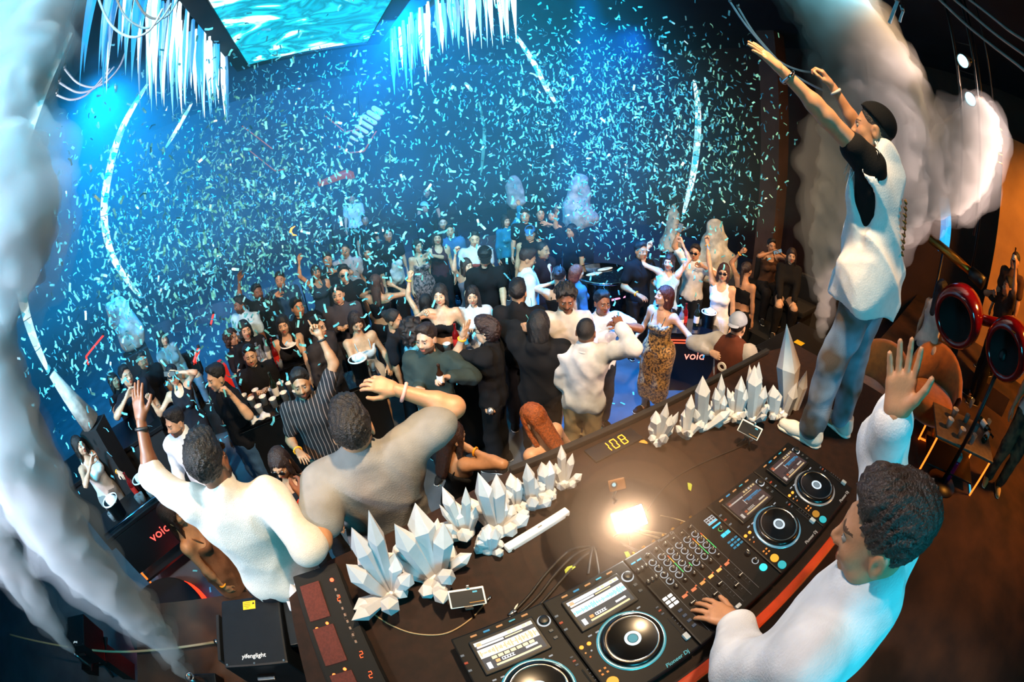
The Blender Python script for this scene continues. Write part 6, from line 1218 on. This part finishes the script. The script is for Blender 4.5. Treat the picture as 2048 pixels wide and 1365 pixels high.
# ------------------------------------------------------------------ fog machine boxes at lower left
def fixture(lab, px, zt, w, d_, h, rz, text, sticker):
    c = onz(*px, zt); t = thing('stage_light_box', lab, 'stage light', (c[0], c[1], zt - h), rz); box_obj('housing', (w, d_, h), mat('dark_steel', '#15181c', .45, .3, noise=.2), t, (0, 0, h / 2), b=.012)
    if sticker:
        s_ = box_obj('warning_sticker', (.075, .05, .001), mat('yellow_sticker', '#e8b81c', .5), t, (.0, d_ * .38, h + .0006), b=0)
        for k in range(4): box_obj('sticker_print', (.04 if k < 3 else .02, .003, .0006), mat('sticker_ink', '#6a5410', .6), s_, (-.012, .015 - k * .01, .0008), b=0)
        V, F = prism([(-.008, -.007), (.008, -.007), (0, .008)], .0006, .0012); obj('warning_triangle', mesh_data('warning_triangle', [(V + [.026, .01, 0], F, 0, False)], BLACKMAT), s_)
    text_obj('lettering', text, .034 if sticker else .03, mat('letter_white', '#e8e8e8', .5, emit='#e8e8e8', es=.35), t, (.0, -d_ * .36, h + .001), shear=.1)
    for x in (-w / 2 + .02, 0, w / 2 - .02): V, F = cyl(.006, .004, 10); obj('screw', mesh_data('screw', [(V, F, 0, False)], METAL), t, (x, -d_ / 2 + .015, h))
    for x in (-w * .3, w * .3): box_obj('foot', (.04, d_ * .8, .02), BLACKMAT, t, (x, 0, -.01))
    box_obj('side_plate', (.02, d_ * .7, h * .9), BLACKMAT, t, (-w / 2 - .05, .0, h * .45)); box_obj('handle', (.1, .02, .02), METAL, t, (0, -d_ / 2 - .03, h * .7))
    return c
c = fixture('black stage light box with yellow warning sticker and white lettering at lower left', (502, 1262), -.28, .36, .4, .34, math.radians(-2), 'yifenglight', True)
st = thing('light_box_stand', 'black stand under the lettered stage light box', 'stand', (c[0], c[1], PLAT)); box_obj('post', (.2, .2, -.28 - .34 - .04 - PLAT), BLACKMAT, st, (0, 0, (-.28 - .34 - .04 - PLAT) / 2)); box_obj('plate', (.34, .36, .02), BLACKMAT, st, (0, 0, -.28 - .34 - .03 - PLAT))
c = fixture('smaller black stage light box between the smoke jets', (150, 1262), -1.05, .3, .36, .3, math.radians(10), 'yifeng', False)
st = thing('light_box_stand', 'black stand under the smaller stage light box', 'stand', (c[0], c[1], FLOOR)); box_obj('post', (.2, .2, -1.05 - .3 - .02 - FLOOR), BLACKMAT, st, (0, 0, (-1.37 - FLOOR) / 2)); box_obj('plate', (.3, .3, .02), BLACKMAT, st, (0, 0, -1.38 - FLOOR + .0))
def jet_nozzle(lab, p):
    t = thing('smoke_jet', lab, 'smoke machine', tuple(p), group='smoke jets'); box_obj('base', (.22, .22, .12), BLACKM, t, (0, 0, .06), b=.01); lathe_obj('nozzle', [(.05, .12), (.05, .2), (.03, .24), (.04, .3), (.028, .3), (.024, .24)], METAL, t, n=16)
    tube_obj('hose', [(.1, 0, .06), (.25, .05, .03), (.4, -.1, .02)], .015, CBL, t)
JET = [onz(375, 1352, PLAT + .32), onz(148, 1306, FLOOR + .32)]
jet_nozzle('smoke jet nozzle under the big left smoke plume', (JET[0][0], JET[0][1], PLAT)); jet_nozzle('smoke jet nozzle under the thin left smoke plume', (JET[1][0], JET[1][1], FLOOR))
t = cable('sagging rope along the step edge at the lower left corner', [(20, 1270), (120, 1292), (220, 1304), (320, 1300), (430, 1285)], PLAT + .06, .012, CBW)
# ------------------------------------------------------------------ right side: loudspeakers, tables, chairs
RDP = mat('red_lacquer', '#8a0c10', .15, coat=.8, noise=.1)
b_ = onz(1882, 968, DJF); t = thing('horn_speaker_stand', 'glossy red twin horn loudspeaker on a black pole at far right', 'loudspeaker', (b_[0], b_[1], DJF)); hd = math.hypot(*(b_ - CAMP)[:2])
tp = athd(1972, 690, hd) - b_; tp[2] += 0; tube_obj('pole', [(0, 0, 0), (0, 0, tp[2] - .0)], .025, BLACKM, t, 10); lathe_obj('base', [(0, 0), (.2, 0), (.2, .015), (.04, .035), (0, .035)], BLACKM, t, n=28)
for k, (px, off, R_) in enumerate((((1918, 632), .0, .28), ((2016, 698), -.1, .265))):
    c = athd(*px, hd + off) - b_; aim = unit(CAMP + np.array([0, 1.3, -2.2]) - (b_ + c)); q = Vector(aim).to_track_quat('Z', 'Y'); pr = [(0, -R_ * 1.25), (R_ * .25, -R_ * 1.2), (R_ * .62, -R_ * .9), (R_ * .9, -R_ * .45), (R_, 0), (R_ * .96, R_ * .3), (R_ * .84, R_ * .46), (R_ * .74, R_ * .44), (R_ * .7, R_ * .34)]
    h_ = lathe_obj('horn', pr, RDP, t, tuple(c), tuple(q.to_euler()), 40); lathe_obj('horn_mouth', [(R_ * .71, R_ * .36), (R_ * .5, R_ * .0), (R_ * .2, -R_ * .2), (0, -R_ * .22)], mat('speaker_black', '#060607', .8), h_, n=32); box_obj('clip', (.05, .03, .012), CHROME if k == 0 else mat('gold', '#c8922c', .3, 1.), h_, (R_ * .2, R_ * .8, R_ * .42))
c = athd(1965, 640, hd + .1) - b_; tube_obj('cross_bar', [tuple(athd(1930, 600, hd + .12) - b_), tuple(c), tuple(athd(2005, 650, hd + .05) - b_)], .05, RDP, t, 12); V, F = sdf([OE((0, 0, 0), (.07, .07, .09))], .02); obj('pole_joint', mesh_data('pole_joint', [(V, F, 0, True)], BLACKM), t, (0, 0, tp[2]))
# brass tube
a, b = athd(1862, 478, 5.2), athd(1942, 545, 4.9); t = thing('brass_tube', 'short brass telescope tube above the red loudspeakers', 'telescope', tuple(b)); V, F = tube([a - b, (a - b) * .4, np.zeros(3)], [.055, .055, .042], 14); obj('barrel', mesh_data('barrel', [(V, F, 0, True)], mat('brass', '#b07a30', .35, 1.)), t); V, F = tube([np.zeros(3), (b - a) * .3], [.07, .075], 14); obj('mount', mesh_data('mount', [(V, F, 0, True)], BLACKM), t); tube_obj('hanging_rod', [(0, 0, .05), (0, 0, ZC - b[2])], .014, BLACKM, t)
# side table with glasses
zt2 = -.5; c = onz(1928, 862, zt2); t = thing('side_table', 'grey side table with neon orange legs and glasses below the red loudspeakers', 'table', (c[0], c[1], DJF), .3); H = zt2 - DJF
box_obj('top', (.62, .86, .03), mat('grey_stone_top', '#6a5a4c', .5, noise=.3), t, (0, 0, H - .015), b=.01); box_obj('lower_shelf', (.5, .7, .02), BLACKM, t, (0, 0, .1))
for sx in (-.28, .28):
    for sy in (-.4, .4): tube_obj('leg', [(sx, sy, H - .03), (sx, sy, 0)], .012, glow('#ff7420', 2.5), t)
tube_obj('floor_rail', [(-.28, -.4, .02), (.28, -.4, .02)], .012, glow('#3ab0d0', 1.), t); tube_obj('floor_rail', [(.28, -.4, .02), (.28, .4, .02)], .012, glow('#ff7420', 2.), t)
for k, (u, v, kd) in enumerate([(1908, 828, 'c'), (1898, 848, 'c'), (1932, 840, 't'), (1922, 868, 'c'), (1942, 808, 't'), (1960, 838, 'b'), (1945, 880, 't'), (1968, 880, 'b'), (1950, 860, 't'), (1975, 850, 't')]):
    q = onz(u, v, zt2 + .04); dat = {'c': CUPD, 't': TUMD, 'b': BD[0]}[kd]
    if kd == 'b': o = put('bottle', dat, ['dark bottle lying near the back of the side table', 'dark bottle lying at the right of the side table'][k // 7], 'bottle', q, 0, 0, zt2 + .04, (math.pi / 2, 0, .6 + k))
    else: put('cup' if kd == 'c' else 'tumbler', dat, 'white cup on the grey side table' if kd == 'c' else 'clear tumbler on the grey side table', 'cup' if kd == 'c' else 'glass', q, 0, 0, zt2, None, 'cups on the side table' if kd == 'c' else 'tumblers on the side table')
c = onz(1893, 960, DJF); t = thing('water_flask', 'magenta water flask with grey spout lid standing by the speaker pole', 'flask', (c[0], c[1], DJF)); lathe_obj('flask_body', [(0, 0), (.042, 0), (.044, .02), (.044, .22), (.036, .25), (0, .25)], mat('magenta_metal', '#8a1458', .3, .4, noise=.15), t, n=20); lathe_obj('lid', [(.038, .25), (.04, .26), (.038, .3), (0, .3)], mat('teal_lid', '#6a9a98', .4), t, n=18); tube_obj('spout', [(0, -.02, .3), (0, 0, .33), (0, .025, .3)], .009, mat('teal_lid', '#6a9a98', .4), t)
ORC = mat('orange_velvet', '#a8601c', .8, noise=.25, nscale=14, sheen=.4)
def barrel_chair(lab, px, floor, rz, sc=1., hd=None):
    c = onz(*px, floor) if hd is None else athd(*px, hd); t = thing('barrel_chair', lab, 'chair', (c[0], c[1], floor), rz, 'orange barrel chairs'); t.scale = (sc,) * 3
    lathe_obj('seat', [(0, .2), (.3, .2), (.33, .26), (.33, .4), (.28, .44), (0, .44)], ORC, t, n=28); V = []; F = []; n = 17
    for i in range(n):
        a = math.pi * (-.05 + 1.1 * i / (n - 1)); hgt = .5 + .33 * math.sin(a) ** .7 if 0 < a < math.pi else .5
        for r, z in ((.33, .25), (.4, .25), (.42, hgt), (.385, hgt + .03), (.34, hgt)): V.append((r * math.cos(a), r * math.sin(a), z))
    for i in range(n - 1):
        for k in range(5): F.append((i * 5 + k, i * 5 + (k + 1) % 5, i * 5 + 5 + (k + 1) % 5, i * 5 + 5 + k))
    obj('backrest', mesh_data('backrest', [(np.array(V), fixq(F), 0, True)], ORC), t)
    for k in range(4): a = k * 1.571 + .785; tube_obj('leg', [(.22 * math.cos(a), .22 * math.sin(a), .2), (.27 * math.cos(a), .27 * math.sin(a), 0)], .018, mat('brass', '#b07a30', .35, 1.), t)
barrel_chair('orange velvet barrel chair behind the DJ hand at right', (1862, 795), DJF, -1.2, hd=4.7)
barrel_chair('darker orange barrel chair behind the jeans of the man on the booth', (1716, 815), DJF, -1.9, hd=3.95)
# black flight cases right of the booth with a yellow sticker
c = onz(1606, 690, -.42); t = thing('flight_case', 'black flight case with a yellow sticker behind the crystal spire', 'case', (c[0], c[1] + .05, FLOOR), 0.); H = -.42 - FLOOR; box_obj('case_body', (1.0, .5, H - .1), BLACKMAT, t, (0, 0, (H - .1) / 2), b=.01); box_obj('case_lid', (1.02, .52, .1), BLACKM, t, (0, 0, H - .05), b=.012); box_obj('sticker', (.1, .1, .001), mat('yellow_sticker', '#e8b81c', .5), t, (.0, .0, H + .0006), b=0)
for sx in (-.51, .51):
    for sy in (-.26, .26): box_obj('corner_guard', (.05, .05, .08), METAL, t, (sx * .99, sy * .99, H - .05), b=.008)
t = thing('black_bench', 'long black bench under the two seated people at right', 'bench', (6.12, 2.95, -1.28), 0.); box_obj('seat', (.6, 1.4, .1), BLACKMAT, t, (.0, 0, .35), b=.03); box_obj('base', (.5, 1.3, .3), BLACKMAT, t, (0, 0, .15), b=.01); box_obj('backrest', (.12, 1.4, .5), BLACKMAT, t, (.36, 0, .55), b=.04)
c = onz(325, 678, -.9); t = thing('lounge_seat', 'low black lounge seat under the woman in the white jacket', 'seat', (-2.82, 5.72, FLOOR + .35), 0.); box_obj('cushion', (.7, .6, .12), BLACKMAT, t, (0, 0, .34), b=.04); box_obj('base', (.6, .5, .28), BLACKMAT, t, (0, 0, .14), b=.01); box_obj('backrest', (.7, .1, .4), BLACKMAT, t, (0, .32, .5), b=.04)
# ------------------------------------------------------------------ smoke
def smoke_mat(key, dens, col=(.97, .97, 1.)):
    m = bpy.data.materials.new(key); m.use_nodes = True; nt = m.node_tree; nt.nodes.remove(nt.nodes['Principled BSDF']); v = nt.nodes.new('ShaderNodeVolumeScatter'); v.inputs['Color'].default_value = col + (1,); v.inputs['Density'].default_value = dens; v.inputs['Anisotropy'].default_value = .0
    nt.links.new(v.outputs[0], nt.nodes['Material Output'].inputs['Volume']); return m
def plume(lab, path, radii, dens, seed, h=.03, puff=.35, npf=5):
    """vertical plume of puffs along a world path"""
    rng = np.random.RandomState(seed); P = smooth_pts(path, len(radii) * 4); R_ = np.interp(np.linspace(0, 1, len(P)), np.linspace(0, 1, len(radii)), radii); b = P[0].copy(); ops = []
    for p, r in zip(P, R_):
        ops.append(OE(p - b, (r * .8,) * 3, k=r * .35))
        for k in range(npf):
            d = unit(rng.randn(3)); ops.append(OE(p - b + d * r * .72, (r * rng.uniform(.2, .2 + puff),) * 3, k=.02))
    V, F = sdf(ops, h, post=lambda g: g.wrinkle(.02, 28, rng, 7, 1.)); return tag(obj('smoke_plume', mesh_data('smoke_plume', [(V, F, 0, True)], smoke_mat('smoke_%d' % seed, dens)), None, tuple(b)), lab, 'smoke', 'white smoke plumes', 'stuff')
SMK = 1
zh0 = -.15; V, F = bevel_box(X1 - X0 - .1, 11.2, ZC - zh0 - .06, 0); hz = tag(obj('haze', mesh_data('haze', [(V, F, 0, False)], smoke_mat('thin_haze', .034, (.3, .82, 1.))), None, ((X0 + X1) / 2, 9.3, (ZC + zh0) / 2)), 'thin haze, tinted blue for the lamplight, hanging over the whole dance floor', 'haze', kind='stuff')  # scatter colour tinted cyan-blue in place of coloured lamplight
def plume_px(lab, lst, dens, seed, npf=10, h=.03, sub=4):
    rng = np.random.RandomState(seed); Q_ = [np.r_[athd(u, v, hd), r] for u, v, hd, r in lst]; P = smooth_pts([q[:3] for q in Q_], (len(lst) - 1) * sub + 1); L = np.r_[0, np.cumsum(np.linalg.norm(np.diff([q[:3] for q in Q_], axis=0), axis=1))]
    R_ = np.interp(np.linspace(0, L[-1], len(P)), L, [q[3] * np.linalg.norm(q[:3] - CAMP) / 850 for q in Q_]); b = P[0].copy(); ops = []
    for p, r in zip(P, R_):
        ops.append(OE(p - b, (r * .74,) * 3, k=r * .3))
        for k in range(npf):
            d = unit(rng.randn(3)); f = rng.uniform(.1, .34); ops.append(OE(p - b + d * r * (.98 - f), (r * f,) * 3, k=.015))
    V, F = sdf(ops, h, post=lambda g: g.wrinkle(.016, 40, rng, 7, 1.)); o = tag(obj('smoke_plume', mesh_data('smoke_plume', [(V, F, 0, True)], smoke_mat('smoke_%d' % seed, dens)), None, tuple(b)), lab, 'smoke', 'white smoke plumes', 'stuff')
    ops = [OE(p - b + unit(rng.randn(3)) * r * .25, (r * rng.uniform(.85, 1.12),) * 3, k=r * .2) for p, r in zip(P, R_)]; V, F = sdf(ops, h * 1.3, post=lambda g: g.wrinkle(.045, 20, rng, 7, 1.)); obj('smoke_edge', mesh_data('smoke_edge', [(V, F, 0, True)], smoke_mat('smoke_edge_%d' % seed, dens * .13)), o)
    return o
plume_px('big plume of white smoke rising along the left edge of the picture', [(372, 1350, 2.3, 14), (290, 1240, 2.35, 50), (185, 1150, 2.4, 72), (95, 1030, 2.5, 95), (25, 900, 2.6, 118), (-20, 760, 2.7, 100), (-30, 600, 2.7, 95), (20, 430, 2.8, 150), (-25, 270, 2.8, 85), (45, 100, 2.9, 120), (10, -70, 3., 140)], 7., 1)
plume_px('thin second plume of white smoke at the lower left corner', [(142, 1300, 2.9, 10), (85, 1225, 2.95, 38), (25, 1130, 3., 55), (-50, 1030, 3.1, 70)], 6., 2)
plume_px('huge white smoke cloud billowing behind the man on the booth', [(1644, 668, 3.9, 14), (1650, 580, 3.9, 28), (1680, 470, 3.95, 70), (1750, 350, 4., 140), (1750, 240, 4., 130), (1745, 140, 4.1, 105), (1680, 40, 4.2, 95), (1620, -60, 4.2, 95)], 5., 3)
plume_px('right lobe of the smoke cloud behind the red loudspeakers', [(1830, 380, 4.1, 70), (1895, 350, 4.15, 80), (1940, 300, 4.2, 74), (1965, 235, 4.2, 45)], 5., 4)
# ------------------------------------------------------------------ confetti
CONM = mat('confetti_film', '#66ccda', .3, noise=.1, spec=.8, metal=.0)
nc = 0
rng = np.random.RandomState(77)
def conf_pts(px, d, sd, n):
    c = at(*px, d); p = c + rng.randn(n, 3) * np.array(sd); return p
CP = np.vstack([conf_pts((430, 430), 6.0, (1.5, 1.5, .95), 3300), conf_pts((330, 560), 4.6, (.9, 1.0, .7), 700), conf_pts((600, 420), 6.5, (1.2, 1.4, .7), 900), conf_pts((1130, 200), 7.0, (1.3, 1.4, .85), 2100), conf_pts((1270, 260), 6.6, (.9, 1.2, .95), 1500), conf_pts((1450, 300), 5.6, (.6, .8, .8), 420), conf_pts((600, 170), 7.5, (1., 1., .6), 420), conf_pts((900, 480), 6.0, (2.4, 1.4, .5), 200), conf_pts((1230, 420), 7., (1.0, 1.2, .7), 420), conf_pts((120, 650), 5.0, (.6, .9, .8), 220)])
ok = (CP[:, 2] > FLOOR + .3) & (CP[:, 2] < 3.5) & (CP[:, 1] > 2.6) & (CP[:, 1] < 13) & (CP[:, 0] > -8) & (CP[:, 0] < 8.5)
CP = CP[ok]; D_ = np.linalg.norm(CP - CAMP, axis=1); CP = CP[D_ > 3.2]
def conf_strip(L, W, bend):
    V = [(-L / 2, -W / 2, 0), (-L / 2, W / 2, 0), (0, -W / 2, bend), (0, W / 2, bend), (L / 2, -W / 2, 0), (L / 2, W / 2, 0)]; return np.array(V), np.array([(0, 2, 3, 1), (2, 4, 5, 3)])
SV = [conf_strip(.07, .022, b) for b in (.002, .01, .018, -.012)]
order = np.argsort(np.linalg.norm(CP - CAMP, axis=1)); near, far = order[:300], order[300:]
SM = [mesh_data('confetti', [(v, f, 0, False)], CONM) for v, f in SV]
for i in near: tag(obj('confetti', SM[rng.randint(4)], None, tuple(CP[i]), tuple(rng.uniform(0, 6.28, 3))), 'small shiny paper strip of confetti falling through the air above the crowd', 'confetti', 'falling confetti strips')
Vs, Fs = [], []
for n_, i in enumerate(far):
    v, f = SV[rng.randint(4)]; M = _rz(rng.uniform(0, 6.28)) @ _ry(rng.uniform(0, 6.28)) @ _rx(rng.uniform(0, 6.28)); Vs.append(xf(v, M, CP[i])); Fs.append(f + 6 * n_)
tag(obj('confetti_cloud', mesh_data('confetti_cloud', [(np.vstack(Vs), np.vstack(Fs), 0, False)], CONM)), 'dense cloud of tiny cyan-lit confetti strips filling the air over the dance floor', 'confetti', kind='stuff')
# confetti lying on the floor
Vs, Fs = [], []
for n_ in range(260):
    v, f = SV[0]; M = _rz(rng.uniform(0, 6.28)); Vs.append(xf(v, M, (rng.uniform(-3, 5.5), rng.uniform(1.9, 6.5), FLOOR + .004))); Fs.append(f + 6 * n_)
tag(obj('floor_confetti', mesh_data('floor_confetti', [(np.vstack(Vs), np.vstack(Fs), 0, False)], CONM)), 'scattered confetti strips lying on the dance floor', 'confetti', kind='stuff')

# added volume shells imitating the glow around the light panel on the booth
b_ = onz(1259, 1038, .13); mi = thing('lamp_glow', 'added warm volume imitating the glow around the bright light panel on the booth', 'mist', tuple(b_)); mi['kind'] = 'stuff'
for k, (r, dn) in enumerate(((.07, .6), (.11, .4), (.16, .3), (.23, .24), (.32, .18), (.42, .12), (.55, .08))):
    V, F = sdf([OE((0, 0, 0), (r, r, r)), OPl((0, 0, -.125), (0, 0, -1))], r / 9); obj('glow_shell', mesh_data('glow_shell', [(V, F, 0, True)], smoke_mat('lamp_glow_%d' % k, dn, (1., .62, .4))), mi)
for m in bpy.data.materials:
    if m.name not in ('led_screen_picture', 'glow_#fff2e2_170'): m.cycles.emission_sampling = 'NONE'
